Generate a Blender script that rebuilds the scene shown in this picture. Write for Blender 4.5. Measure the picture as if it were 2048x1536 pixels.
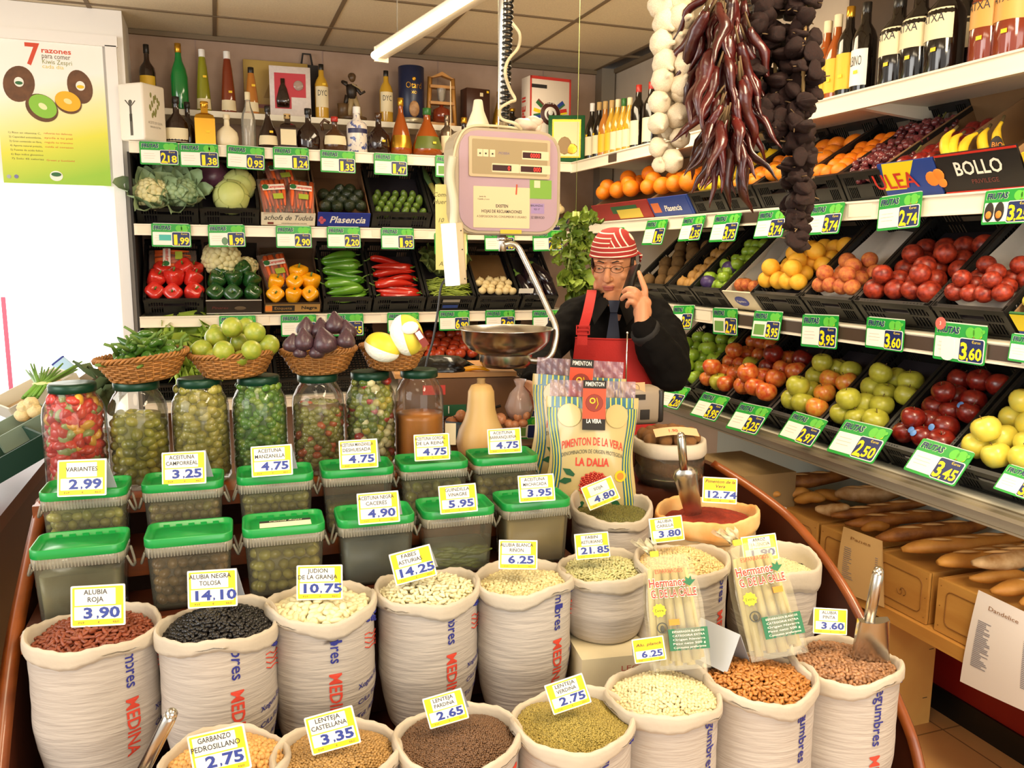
import bpy, bmesh, math, random
import numpy as np
from mathutils import Matrix, Vector
for o in list(bpy.data.objects): bpy.data.objects.remove(o)
scene = bpy.context.scene
COL = scene.collection
R = math.radians
random.seed(7)

# ------------------------------------------------------------------ camera
F, CX, CY, EYE = 1645.0,1024.0,768.0,1.62
def _n(v): return v / np.linalg.norm(v)
_dx = _n(np.array([5680 - CX, 546 - CY, F])); _dy = _n(np.array([430 - CX, 505 - CY, F]))
_dy = _n(_dy - _dx * (_dx @ _dy)); _dx = _n(_dx)
CM = np.stack([_dx, _dy, np.cross(_dx, _dy)],1)          # camera coords = CM @ world
cam_data = bpy.data.cameras.new('camera'); cam = bpy.data.objects.new('camera', cam_data); COL.objects.link(cam)
cam_data.sensor_fit = 'HORIZONTAL'; cam_data.sensor_width = 36.0; cam_data.lens = F / 2048 * 36.0
cam_data.clip_start = 0.05; cam_data.clip_end = 60
_r, _d, _f = CM
cam.matrix_world = Matrix(((_r[0],-_d[0],-_f[0],0),(_r[1],-_d[1],-_f[1],0),(_r[2],-_d[2],-_f[2], EYE),(0,0,0,1)))
scene.camera = cam
def ray(px, py): return CM.T @ np.array([(px - CX) / F, (py - CY) / F, 1.0])
EYEP = np.array([0,0, EYE])
def onx(px, py, x): r = ray(px, py); return EYEP + r * (x / r[0])
def ony(px, py, y): r = ray(px, py); return EYEP + r * (y / r[1])
def onz(px, py, z): r = ray(px, py); return EYEP + r * ((z - EYE) / r[2])
def ond(px, py, d): return EYEP + ray(px, py) * d

# ------------------------------------------------------------------ light and exposure
def hx(h):
    c = [int(h[i:i + 2],16) / 255 for i in (0,2,4)]
    return tuple((x / 12.92 if x <= .04045 else ((x + .055) / 1.055) ** 2.4) for x in c) + (1.0,)
scene.view_settings.view_transform = 'Standard'; scene.view_settings.look = 'None'
scene.view_settings.exposure = 0.2; scene.view_settings.gamma = 1.0; scene.view_settings.use_curve_mapping = False
cy = scene.cycles
cy.max_bounces = 7; cy.diffuse_bounces = 4; cy.glossy_bounces = 3; cy.transmission_bounces = 6; cy.transparent_max_bounces = 24
cy.caustics_reflective = False; cy.caustics_refractive = False; cy.sample_clamp_indirect = 4.0
world = bpy.data.worlds.new('daylight'); scene.world = world; world.use_nodes = True
wb = world.node_tree.nodes['Background']; wb.inputs[0].default_value = (1.0,.95,.86,1); wb.inputs[1].default_value = 0.95
def area(name, loc, target, sx, sy, power, color):
    l = bpy.data.lights.new(name, 'AREA'); l.shape = 'RECTANGLE'; l.size = sx; l.size_y = sy; l.energy = power; l.color = color
    o = bpy.data.objects.new(name, l); COL.objects.link(o); o.location = loc
    o.rotation_euler = (Vector(target) - Vector(loc)).to_track_quat('-Z', 'Y').to_euler(); return o
WARM = (1.0,.82,.56)
area('shop_window_light', (-3.4,.6,2.2),(.6,2.2,1.0),2.6,2.0,90,(1.0,.97,.92))
area('street_door_light', (1.3,-2.6,1.5),(1.7,2.5,.8),3.0,2.4,72,(1.0,.95,.86))
area('ceiling_tube_light', (1.3,.75,2.66),(1.7,1.5,.6),.4,1.5,62, WARM)
area('ceiling_tube_light', (-.3,.6,2.66),(-.3,.6,0),.5,1.6,22, WARM)
area('ceiling_tube_light', (1.35,3.3,2.70),(1.35,3.3,0),.5,1.4,26, WARM)

# ------------------------------------------------------------------ materials
MATS = {}
def mat(name, col, rough=.5, metal=0.0, spec=.5, var=0.0, vscale=14.0, bump=0.0, bscale=80.0, emit=0.0, alpha=1.0, island=0.0, col2=None, sss=0.0, coat=0.0, detail=4.0, stretch=None, thresh=None):
    if name in MATS: return MATS[name]
    m = bpy.data.materials.new(name); m.use_nodes = True; MATS[name] = m
    nt = m.node_tree; N = nt.nodes; L = nt.links; b = N['Principled BSDF']
    c = hx(col) if isinstance(col, str) else tuple(col)
    b.inputs['Base Color'].default_value = c; b.inputs['Roughness'].default_value = rough; b.inputs['Metallic'].default_value = metal
    b.inputs['Specular IOR Level'].default_value = spec; b.inputs['Alpha'].default_value = alpha
    if coat: b.inputs['Coat Weight'].default_value = coat; b.inputs['Coat Roughness'].default_value = .12
    if sss: b.inputs['Subsurface Weight'].default_value = sss; b.inputs['Subsurface Radius'].default_value = (.01,.005,.003); b.inputs['Subsurface Scale'].default_value = .5
    if emit: b.inputs['Emission Color'].default_value = c; b.inputs['Emission Strength'].default_value = emit
    vec = None
    if var or bump or col2:
        tc = N.new('ShaderNodeTexCoord'); vec = tc.outputs['Object']
        if stretch:
            mp = N.new('ShaderNodeMapping'); mp.inputs['Scale'].default_value = stretch; L.new(vec, mp.inputs['Vector']); vec = mp.outputs['Vector']
    out = None
    if var or col2:
        no = N.new('ShaderNodeTexNoise'); no.inputs['Scale'].default_value = vscale; no.inputs['Detail'].default_value = detail; L.new(vec, no.inputs['Vector'])
        oi = N.new('ShaderNodeObjectInfo'); va = N.new('ShaderNodeVectorMath'); va.operation = 'ADD'; L.new(vec, va.inputs[0])
        vm = N.new('ShaderNodeVectorMath'); vm.operation = 'SCALE'; vm.inputs[0].default_value = (7,3,5); L.new(oi.outputs['Random'], vm.inputs['Scale']); L.new(vm.outputs[0], va.inputs[1]); L.new(va.outputs[0], no.inputs['Vector'])
        rp = N.new('ShaderNodeValToRGB')
        lo, hi = thresh or (.32,.68)
        rp.color_ramp.elements[0].position = lo; rp.color_ramp.elements[1].position = hi
        if col2: a, z = c, (hx(col2) if isinstance(col2, str) else col2)
        else: a, z = tuple(x * (1 - var) for x in c[:3]) + (1,), tuple(min(1, x * (1 + var)) for x in c[:3]) + (1,)
        rp.color_ramp.elements[0].color = a; rp.color_ramp.elements[1].color = z
        L.new(no.outputs['Fac'], rp.inputs['Fac']); out = rp.outputs['Color']
    if island:
        ge = N.new('ShaderNodeNewGeometry'); hs = N.new('ShaderNodeHueSaturation')
        mr = N.new('ShaderNodeMapRange'); mr.inputs['To Min'].default_value = 1 - island; mr.inputs['To Max'].default_value = 1 + island
        L.new(ge.outputs['Random Per Island'], mr.inputs['Value']); L.new(mr.outputs[0], hs.inputs['Value'])
        if out: L.new(out, hs.inputs['Color'])
        else: hs.inputs['Color'].default_value = c
        out = hs.outputs['Color']
    if out: L.new(out, b.inputs['Base Color'])
    if bump:
        n2 = N.new('ShaderNodeTexNoise'); n2.inputs['Scale'].default_value = bscale; n2.inputs['Detail'].default_value = 3; L.new(vec, n2.inputs['Vector'])
        bp = N.new('ShaderNodeBump'); bp.inputs['Strength'].default_value = bump; bp.inputs['Distance'].default_value = .004; L.new(n2.outputs['Fac'], bp.inputs['Height']); L.new(bp.outputs['Normal'], b.inputs['Normal'])
    return m
def film(name, col, opacity, rough=.08, fres=1.0):
    """clear glass or plastic: mostly see-through, with a tint and sharp reflections"""
    if name in MATS: return MATS[name]
    m = bpy.data.materials.new(name); m.use_nodes = True; MATS[name] = m
    nt = m.node_tree; N = nt.nodes; L = nt.links; N.remove(N['Principled BSDF']); o = N['Material Output']
    tr = N.new('ShaderNodeBsdfTransparent'); di = N.new('ShaderNodeBsdfDiffuse'); gl = N.new('ShaderNodeBsdfGlossy'); fr = N.new('ShaderNodeFresnel')
    c = hx(col); di.inputs[0].default_value = c; gl.inputs['Roughness'].default_value = rough; fr.inputs[0].default_value = 1.45
    tr.inputs[0].default_value = tuple(1 - (1 - x) * .35 for x in c[:3]) + (1,)
    a = N.new('ShaderNodeMixShader'); a.inputs[0].default_value = opacity; L.new(tr.outputs[0], a.inputs[1]); L.new(di.outputs[0], a.inputs[2])
    b = N.new('ShaderNodeMixShader'); mu = N.new('ShaderNodeMath'); mu.operation = 'MULTIPLY'; mu.inputs[1].default_value = fres; L.new(fr.outputs[0], mu.inputs[0]); L.new(mu.outputs[0], b.inputs[0])
    L.new(a.outputs[0], b.inputs[1]); L.new(gl.outputs[0], b.inputs[2]); L.new(b.outputs[0], o.inputs[0]); return m

# ------------------------------------------------------------------ mesh collecting
def TR(x=0, y=0, z=0): return Matrix.Translation((x, y, z))
def RX(a): return Matrix.Rotation(R(a),4, 'X')
def RY(a): return Matrix.Rotation(R(a),4, 'Y')
def RZ(a): return Matrix.Rotation(R(a),4, 'Z')
def SC(x, y=None, z=None): return Matrix.Diagonal((x, x if y is None else y, x if z is None else z, 1))
_TX = {}
def text_geo(s, bold=0.0, res=2):
    k = (s, bold, res)
    if k not in _TX:
        cu = bpy.data.curves.new('t', 'FONT'); cu.body = s; cu.size = 1; cu.align_x = 'CENTER'; cu.resolution_u = res; cu.offset = bold
        ob = bpy.data.objects.new('t', cu); COL.objects.link(ob)
        me = bpy.data.meshes.new_from_object(ob)
        v = [tuple(x.co) for x in me.vertices]; f = [tuple(p.vertices) for p in me.polygons]
        bpy.data.objects.remove(ob); bpy.data.curves.remove(cu); bpy.data.meshes.remove(me)
        _TX[k] = (v, f)
    return _TX[k]
class MB:
    def __init__(s): s.v = []; s.f = []; s.m = []; s.s = []; s.T = Matrix.Identity(4)
    def add(s, v, f, mi=0, T=None, smooth=True):
        T = s.T @ T if T is not None else s.T; n = len(s.v); flip = T.determinant() < 0
        s.v += [tuple(T @ Vector(p)) for p in v]
        for q in f:
            q = tuple(i + n for i in q); s.f.append(q[::-1] if flip else q); s.m.append(mi); s.s.append(smooth)
        return s
    def box(s, c, d, mi=0, T=None, r=0.0, seg=2):
        x, y, z = d[0] / 2, d[1] / 2, d[2] / 2
        if r:
            bm = bmesh.new(); bmesh.ops.create_cube(bm, size=1); bmesh.ops.scale(bm, vec=d, verts=bm.verts)
            bmesh.ops.bevel(bm, geom=bm.edges[:] , offset=r, segments=seg, profile=.5, affect='EDGES')
            v = [(p.co.x + c[0], p.co.y + c[1], p.co.z + c[2]) for p in bm.verts]; bm.verts.index_update()
            f = [tuple(q.index for q in p.verts) for p in bm.faces]; bm.free(); return s.add(v, f, mi, T, True)
        v = [(c[0] + a * x, c[1] + b * y, c[2] + e * z) for a in (-1,1) for b in (-1,1) for e in (-1,1)]
        return s.add(v, [(0,1,3,2),(4,6,7,5),(0,4,5,1),(2,3,7,6),(0,2,6,4),(1,5,7,3)], mi, T, False)
    def lathe(s, prof, seg=24, mi=0, T=None, smooth=True, sx=1, sy=1, lobes=0, la=0.0, ph=0.0):
        v = []; f = []; idx = []
        for (r, z) in prof:
            if r < 1e-6: idx.append([len(v)]); v.append((0,0, z))
            else:
                idx.append(list(range(len(v), len(v) + seg)))
                for k in range(seg):
                    a = 2 * math.pi * k / seg; q = r * (1 + la * math.cos(lobes * a + ph)) if lobes else r
                    v.append((q * math.cos(a) * sx, q * math.sin(a) * sy, z))
        for a, b in zip(idx, idx[1:]):
            for k in range(seg):
                j = (k + 1) % seg
                if len(a) == 1 and len(b) == 1: continue
                if len(a) == 1: f.append((a[0], b[j], b[k]))
                elif len(b) == 1: f.append((a[k], a[j], b[0]))
                else: f.append((a[k], a[j], b[j], b[k]))
        return s.add(v, f, mi, T, smooth)
    def cyl(s, r, z0, z1, seg=20, mi=0, T=None, r2=None, smooth=True):
        r2 = r if r2 is None else r2; e = min(r, r2) * .03
        return s.lathe([(0, z0),(r - e, z0),(r, z0 + e if z1 > z0 else z0),(r2, z1 - e),(r2 - e, z1),(0, z1)], seg, mi, T, smooth)
    def ell(s, c, r, seg=16, rings=10, mi=0, T=None):
        if not hasattr(r, '__len__'): r = (r, r, r)
        M = TR(*c) @ SC(*r)
        if T is not None: M = T @ M
        return s.lathe([(math.sin(math.pi * i / rings) if 0 < i < rings else 0,-math.cos(math.pi * i / rings)) for i in range(rings + 1)], seg, mi, M)
    def tube(s, pts, rad, seg=8, mi=0, T=None, caps=True, flat=1.0, closed=False):
        pts = [Vector(p) for p in pts]; n = len(pts); rs = rad if hasattr(rad, '__len__') else [rad] * n
        v = []; f = []; up = Vector((0,0,1)); prev = None
        for i, p in enumerate(pts):
            if closed: t = (pts[(i + 1) % n] - pts[i - 1])
            else: t = pts[min(i + 1, n - 1)] - pts[max(i - 1,0)]
            if t.length < 1e-9: t = Vector((0,0,1))
            t.normalize()
            if prev is None:
                a = up.cross(t)
                if a.length < .1: a = Vector((1,0,0)).cross(t)
            else: a = prev - t * prev.dot(t)
            a.normalize(); prev = a; b = t.cross(a)
            for k in range(seg):
                w = 2 * math.pi * k / seg; q = p + a * (math.cos(w) * rs[i]) + b * (math.sin(w) * rs[i] * flat); v.append(tuple(q))
        m = n if closed else n - 1
        for i in range(m):
            for k in range(seg):
                j = (k + 1) % seg; i2 = (i + 1) % n; f.append((i * seg + k, i * seg + j, i2 * seg + j, i2 * seg + k))
        if caps and not closed: f.append(tuple(range(seg))[::-1]); f.append(tuple((n - 1) * seg + k for k in range(seg)))
        return s.add(v, f, mi, T)
    def prism(s, poly, z0, z1, mi=0, T=None, smooth=False):
        n = len(poly); v = [(x, y, z0) for x, y in poly] + [(x, y, z1) for x, y in poly]
        f = [tuple(range(n))[::-1], tuple(range(n, 2 * n))] + [(i, (i + 1) % n, n + (i + 1) % n, n + i) for i in range(n)]
        return s.add(v, f, mi, T, smooth)
    def rrect(s, w, h, r, z0, z1, mi=0, T=None, n=5, top=None):
        return s.prism(rr(w, h, r, n), z0, z1, mi, T)
    def text(s, t, h, mi=0, T=None, sx=1.0, bold=0.0, shear=0.0, align='c', fit=None):
        v, f = text_geo(t, bold)
        if not v: return s
        xs = [p[0] for p in v]; w = (max(xs) - min(xs)) or 1; k = h / .72
        if fit: sx = fit / (w * k)
        dx = {'c': -(max(xs) + min(xs)) / 2, 'l': -min(xs), 'r': -max(xs)}[align]
        return s.add([((p[0] + dx) * k * sx + shear * p[1] * k, p[1] * k, 0) for p in v], f, mi, T, False)
    def surf(s, fn, nu, nv, mi=0, cu=False, T=None):
        v = [fn(i / (nu if cu else nu - 1), j / (nv - 1)) for j in range(nv) for i in range(nu)]; f = []
        for j in range(nv - 1):
            for i in range(nu if cu else nu - 1):
                k = (i + 1) % nu; f.append((j * nu + i, j * nu + k, (j + 1) * nu + k, (j + 1) * nu + i))
        return s.add(v, f, mi, T)
    def mesh(s, name, mats):
        me = bpy.data.meshes.new(name); me.from_pydata(s.v, [], s.f)
        for m in (mats if isinstance(mats, (list, tuple)) else [mats]): me.materials.append(m)
        me.polygons.foreach_set('material_index', s.m); me.polygons.foreach_set('use_smooth', s.s); me.update(); return me
    def build(s, name, mats, parent=None, loc=None, rot=None):
        return link(name, s.mesh(name, mats), parent, loc, rot)
def rr(w, h, r, n=5):
    p = []
    for cx, cy_, a0 in ((w / 2 - r, h / 2 - r, 0),(-w / 2 + r, h / 2 - r, 90),(-w / 2 + r, -h / 2 + r, 180),(w / 2 - r, -h / 2 + r, 270)):
        for i in range(n): a = R(a0 + 90 * i / (n - 1)); p.append((cx + r * math.cos(a), cy_ + r * math.sin(a)))
    return p
def link(name, me, parent=None, loc=None, rot=None, scale=None):
    o = bpy.data.objects.new(name, me); COL.objects.link(o)
    if parent: o.parent = parent
    if loc is not None: o.location = loc
    if rot is not None:
        if isinstance(rot, Matrix): o.rotation_euler = rot.to_euler()
        else: o.rotation_euler = rot
    if scale is not None: o.scale = scale if hasattr(scale, '__len__') else (scale,) * 3
    return o
LABELS = set()
def tag(o, label, cat, group=None, kind=None):
    o['label'] = label; o['category'] = cat
    if group: o['group'] = group
    if kind: o['kind'] = kind
    return o
def thing(name, label, cat, loc=(0,0,0), rot=None, group=None, scale=None):
    o = link(name, None, None, loc, rot, scale); o.empty_display_size = .02; return tag(o, label, cat, group)
def struct(name, mb, m): o = mb.build(name, m); o['kind'] = 'structure'; return o
def clone(root, loc=None, rot=None, label=None, group=None, scale=None):
    r = root.copy(); COL.objects.link(r)
    if loc is not None: r.location = loc
    if rot is not None: r.rotation_euler = rot.to_euler() if isinstance(rot, Matrix) else rot
    if scale is not None: r.scale = scale if hasattr(scale, '__len__') else (scale,) * 3
    if label: r['label'] = label
    if group: r['group'] = group
    for ch in list(root.children):
        c = ch.copy(); COL.objects.link(c); c.parent = r
        for g in list(ch.children):
            d = g.copy(); COL.objects.link(d); d.parent = c
    return r
def frame(o, x, y, z):
    """4x4 from an origin and three axes"""
    return Matrix(((x[0], y[0], z[0], o[0]),(x[1], y[1], z[1], o[1]),(x[2], y[2], z[2], o[2]),(0,0,0,1)))
ORD = 'first second third fourth fifth sixth seventh eighth ninth tenth eleventh twelfth thirteenth fourteenth fifteenth sixteenth seventeenth eighteenth nineteenth twentieth'.split()
def rnd(a, b): return random.uniform(a, b)
# ------------------------------------------------------------------ the room
WX, WY, CZ = 2.42,4.95,2.77
m_wall = mat('marbled wall panel', 'b59a86', .75, col2='a38874', vscale=5, detail=8, spec=.2)
m_wallr = mat('beige wall', 'cbbba6', .8, col2='bfae9a', vscale=4, spec=.2)
m_white = mat('white paint', 'f4f0ea', .6)
m_shelf = mat('cream enamel', 'efe7d2', .4)
m_black = mat('black plastic', '1b1a18', .42, var=.25, vscale=30)
m_dark = mat('dark brown board', '2b2622', .8)  # one even dark brown, shared by side panel, slots, staples and print
m_steel_up = mat('grey upright steel', '8c8274', .5, metal=.2)
b = MB(); b.box((0.2,1,-.02),(5.2,8.2,.04)); 
def floor_mat():
    m = mat('floor tile', 'c99a62', .35, col2='b58856', vscale=3.2, detail=6)
    nt = m.node_tree; N = nt.nodes; L = nt.links; bs = N['Principled BSDF']; src = bs.inputs['Base Color'].links[0].from_socket
    br = N.new('ShaderNodeTexBrick'); br.offset = 0; br.inputs['Scale'].default_value = 1; br.inputs['Mortar Size'].default_value = .003; br.inputs['Brick Width'].default_value = .33; br.inputs['Row Height'].default_value = .33
    tc = N.new('ShaderNodeTexCoord'); L.new(tc.outputs['Object'], br.inputs['Vector']); L.new(src, br.inputs['Color1']); L.new(src, br.inputs['Color2']); br.inputs['Mortar'].default_value = hx('7a5a35'); L.new(br.outputs['Color'], bs.inputs['Base Color']); return m
struct('floor', b, floor_mat())
b = MB(); b.box((.4, WY + .05, CZ / 2),(4.6,.1, CZ))
for x in (-.05,.62,1.29,1.96): b.box((x, WY - .001, CZ / 2),(.006,.004, CZ),1)
struct('wall_back', b, [m_wall, mat('panel joint', '9c8478', .8)])
b = MB(); b.box((WX + .05,1.6, CZ / 2),(.1,6.9, CZ)); struct('wall_right', b, m_wallr)
b = MB(); b.box((-1.36,4.775, CZ / 2),(1.97,.35, CZ)); struct('wall_left', b, m_white)
b = MB(); b.box((WX - .06, WY - .05, CZ / 2),(.09,.09, CZ)); struct('trim_1', b, m_steel_up)
m_tile = mat('ceiling tile', 'ddd0b6', .95, var=.06, vscale=120, bump=.3, bscale=300, spec=.1); m_tbar = mat('ceiling grid bar', '76644c', .7)
b = MB()
for i in range(-4,5):
    for j in range(-4,9):
        x0 = .05 + .5633 * i; y0 = 4.53 - .5633 * j
        if x0 + .56 > WX + .2 or y0 + .5633 > WY + .3: continue
        b.box((x0 + .2816, y0 + .2816, CZ + .012),(.552,.552,.02),0)
for i in range(-4,5): b.box((.05 + .5633 * i, 1.6, CZ + .004),(.02,6.9,.012),1)
for j in range(-1,13): b.box((.1,4.53 - .5633 * j, CZ + .002),(4.7,.016,.012),1)
b.box((.3,1.8, CZ + .05),(4.6,7,.03),1)
struct('ceiling', b, [m_tile, m_tbar])
b = MB(); b.box((.35, WY - .012, CZ - .012),(4.1,.024,.024)); struct('trim_2', b, m_tbar)
b = MB(); b.box((WX - .012,1.7, CZ - .012),(.024,6.6,.024)); struct('trim_3', b, m_tbar)
# backlit frosted window below the poster
b = MB(); b.box((-1.4,4.592,1.33),(1.8,.012,1.2)); o = struct('window_1', b, mat('bright frosted pane', 'fffdf8', .4, emit=3.2))
b = MB()
for x in (-.43,-2.28): b.box((x, 4.585,1.3),(.05,.03,2.6))
b.box((-1.35,4.585,2.62),(1.9,.03,.05)); f = b.build('window_frame', m_white, o)
# lower right wall: pale blue back panel, red dado, black skirting
b = MB(); b.box((2.375,1.2,.74),(.02,4.6,.40)); struct('wall_panel_1', b, mat('pale blue panel', 'b9c9c2', .5, var=.05, vscale=3))
b = MB(); b.box((WX - .012,1.2,.27),(.02,4.6,.5)); struct('wall_panel_2', b, mat('red dado', '8e1710', .55, var=.08, vscale=5))
b = MB(); b.box((WX - .008,.85,2.46),(.014,3.9,.6)); struct('wall_panel_3', b, mat('dark brown panel', '4a3726', .6, col2='3a2a1c', vscale=5))
b = MB(); b.box((WX - .016,1.2,.045),(.03,4.6,.09)); struct('baseboard_right', b, mat('black skirting', '0c0b0a', .5))

# ------------------------------------------------------------------ shelves
VB = frame((0,0,0),(1,0,0),(0,0,1),(0,-1,0))        # facing the camera on the rear wall: x right, y up, z towards the viewer
VR = frame((0,0,0),(0,-1,0),(0,0,1),(-1,0,0))       # facing out of the right-hand wall
YF, XF = 4.5,1.97
m_ins = mat('brown rail insert', '4a3a2e', .35); m_rail = mat('price rail', 'f3e6cf', .35)
def shelf_back(z, lab, x0=-.37, x1=1.99, yf=YF, th=.02, rail=.055, inserts=()):
    t = thing('wall_shelf', lab, 'shelf', (0, yf, z))
    b = MB(); b.box(((x0 + x1) / 2,(WY - yf) / 2 + .005,-th / 2 - .002),(x1 - x0, WY - yf - .01, th)); b.build('board', m_shelf, t)
    if rail:
        b = MB(); b.box(((x0 + x1) / 2,0,-rail / 2),(x1 - x0,.012, rail)); b.box(((x0 + x1) / 2,-.008,-.003),(x1 - x0,.008,.006)); b.box(((x0 + x1) / 2,-.008,-rail + .003),(x1 - x0,.008,.006)); b.build('price_rail', m_rail, t)
        for xa, w, mi in inserts:
            b = MB(); b.box((xa, -.008,-rail / 2),(w, .004, rail - .02)); o = b.build('rail_insert', mi, t)
    return t
m_pap = mat('paper insert', 'efe2c8', .7)
shelf_back(2.15, 'cream metal shelf on the rear wall carrying the front row of liqueur bottles', inserts=((.10,.1, m_pap),(.98,.1, m_pap)))
shelf_back(1.757, 'cream metal shelf on the rear wall holding the cabbage, avocado and leek crates', inserts=((-.3,.11, m_pap),(.40,.11, m_pap),(.85,.1, m_pap),(1.05,.12, m_pap)))
shelf_back(1.30, 'cream metal shelf on the rear wall holding the pepper, bean and eggplant crates', inserts=((.02,.12, m_pap),(.2,.1, m_pap),(.9,.12, m_pap),(1.3,.08, m_pap),(1.55,.12, m_pap)))
shelf_back(.86, 'low cream shelf on the rear wall under the lettuce and tomatoes')
shelf_back(2.352, 'narrow cream upper shelf on the rear wall with the tall bottles and gift boxes', -.37,2.2,4.72,.03,0)
b = MB(); b.box((-.375,4.72,1.05),(.012,.44,2.1)); o = b.build('shelf_side_panel', m_dark); tag(o, 'dark upright side panel closing the left end of the rear shelves', 'panel')
t = thing('shelf_upright', 'slotted grey steel upright in the rear corner behind the eggplant crate', 'upright', (1.93,4.9,0))
b = MB(); b.box((0,0,1.35),(.05,.04,2.7)); b.build('post', m_steel_up, t)
b = MB()
for k in range(40): b.box((0,-.0205,1.0 + .03 * k),(.012,.002,.018))
b.build('slots', m_dark, t)
def shelf_right(z, lab, y0=.9, y1=YF, th=.02, rail=.06, xf=XF, ins=()):
    t = thing('wall_shelf', lab, 'shelf', (xf, 0, z)); L = y1 - y0; ym = (y0 + y1) / 2; d = WX - xf
    b = MB(); b.box((d / 2, ym, -th / 2 - .002),(d - .01, L, th)); b.build('board', m_shelf, t)
    b = MB(); b.box((0, ym, -rail / 2),(.012, L, rail)); b.box((-.008, ym, -.003),(.008, L, .006)); b.box((-.008, ym, -rail + .003),(.008, L, .006)); b.build('price_rail', m_rail, t)
    for ya, w, mi in ins:
        b = MB(); b.box((-.008, ya, -rail / 2),(.004, w, rail - .02)); b.build('rail_insert', mi, t)
    return t
def rail_y(px, py): return onx(px, py, XF)[1]
t = shelf_right(2.15, 'cream metal shelf high on the right-hand wall with wine and liqueur bottles', ins=((rail_y(1228,305),.09, m_ins),))
for ya in (3.2,2.28,1.42):
    b = MB(); b.prism([(.02,-.02),(.43,-.02),(.43,-.07),(.38,-.07),(.02,-.04)],-.012,.012,0, TR(0, ya, 0) @ RX(90)); b.build('bracket', m_shelf, t)
shelf_right(1.80, 'cream metal shelf on the right-hand wall carrying oranges, grapes and bananas', ins=((rail_y(1500,428),.13, m_ins),(rail_y(1725,410),.1, m_pap),(rail_y(1395,455),.1, m_pap)))
shelf_right(1.40, 'cream metal shelf on the right-hand wall carrying pears, peaches and nectarines', ins=((rail_y(1410,625),.12, m_pap),(rail_y(1492,630),.13, m_ins),(rail_y(1590,640),.15, m_ins),(rail_y(1708,650),.16, m_ins),(rail_y(1845,665),.12, m_ins),(rail_y(2015,690),.1, m_ins)))
t = shelf_right(.955, 'lowest cream shelf on the right-hand wall carrying the apple crates above the bread')
b = MB(); b.box((-.022,2.7,-.012),(.034,3.6,.012)); b.build('sign_rail', mat('greyish rail', 'a89a80', .5), t)
for ch in t.children:
    if ch.name.startswith('price_rail'): ch.data.materials[0] = MATS['greyish rail']

# ------------------------------------------------------------------ price signs
m_green = mat('sign green', '1d9a36', .35); m_navy = mat('sign navy', '14235c', .4); m_yel = mat('sign yellow', 'ffe211', .4); m_paper = mat('label paper', 'f6f0e2', .6)
m_halo = mat('sign pale halo', 'b8e0a0', .5); m_ink = mat('printed ink', '2a2a30', .6); m_or = mat('sign orange', 'f58a2c', .5); m_leaf = mat('sign leaf', '63c33f', .5); m_teal = mat('label teal', '4fb8ab', .6); m_lgreen = mat('label green', '6fa04a', .6)
SW, SH = .19,.118
b = MB(); b.rrect(SW, SH, .006,-.0025,0,0); ME_board = b.mesh('board', m_green)
b = MB(); b.rrect(.092,.066,.003,0,.0012,0, TR(-.043,-.017,0)); 
for k in range(3): b.box((-.05,-.002 - .012 * k, .0015),(.05 + .01 * (k % 2),.0012,.0006),1)
ME_paper = b.mesh('paper_label', [m_paper, mat('faint print', 'c9b9a0', .7)])
b = MB(); b.rrect(.090,.074,.008,0,.001,1, TR(.046,-.018,0)); b.rrect(.084,.068,.006,.001,.0016,0, TR(.046,-.018,0)); b.text('€uros', .009,2, TR(.062,.004,.0018)); ME_panel = b.mesh('price_panel', [m_navy, m_paper, m_yel])
b = MB(); b.text('FRUTAS', .021,1, TR(-.044,.0285,.0006), bold=.06, shear=.12, fit=.086); b.text('FRUTAS', .0195,0, TR(-.044,.0293,.0014), bold=.035, shear=.12, fit=.081); ME_title = b.mesh('title_lettering', [m_navy, m_halo])
b = MB()
for x, y, r, mi in ((.038,.036,.017,3),(.064,.037,.018,3),(.034,.040,.008,1),(.041,.032,.007,1),(.052,.034,.0125,0),(.068,.038,.011,2),(.071,.03,.009,2),(.083,.042,.006,3)):
    b.cyl(r, 0,.0008 + .0003 * mi, 14, mi, TR(x, y, .0004), smooth=False)
ME_fruit = b.mesh('fruit_picture', [m_or, mat('sign grape', '5a3a4a', .5), m_yel, m_leaf])
b = MB(); b.box((0, SH / 2 - .003,-.006),(SW * .9,.012,.008)); ME_clip = b.mesh('clip', mat('clear clip', 'd8dccb', .3))
_PM = {}
def price_mesh(p):
    if p not in _PM:
        b = MB(); a, c = p.split(',') if ',' in p else (p, '')
        b.text(a, .052,0, TR(.020,-.047,.0022), bold=.03, fit=.026 if a != '1' else .017); b.box((.036,-.046,.0022),(.005,.009,.0008),0)
        if c: b.text(c, .036,0, TR(.063,-.045,.0022), bold=.03, fit=.045)
        _PM[p] = b.mesh('price_digits', m_yel)
    return _PM[p]
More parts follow.
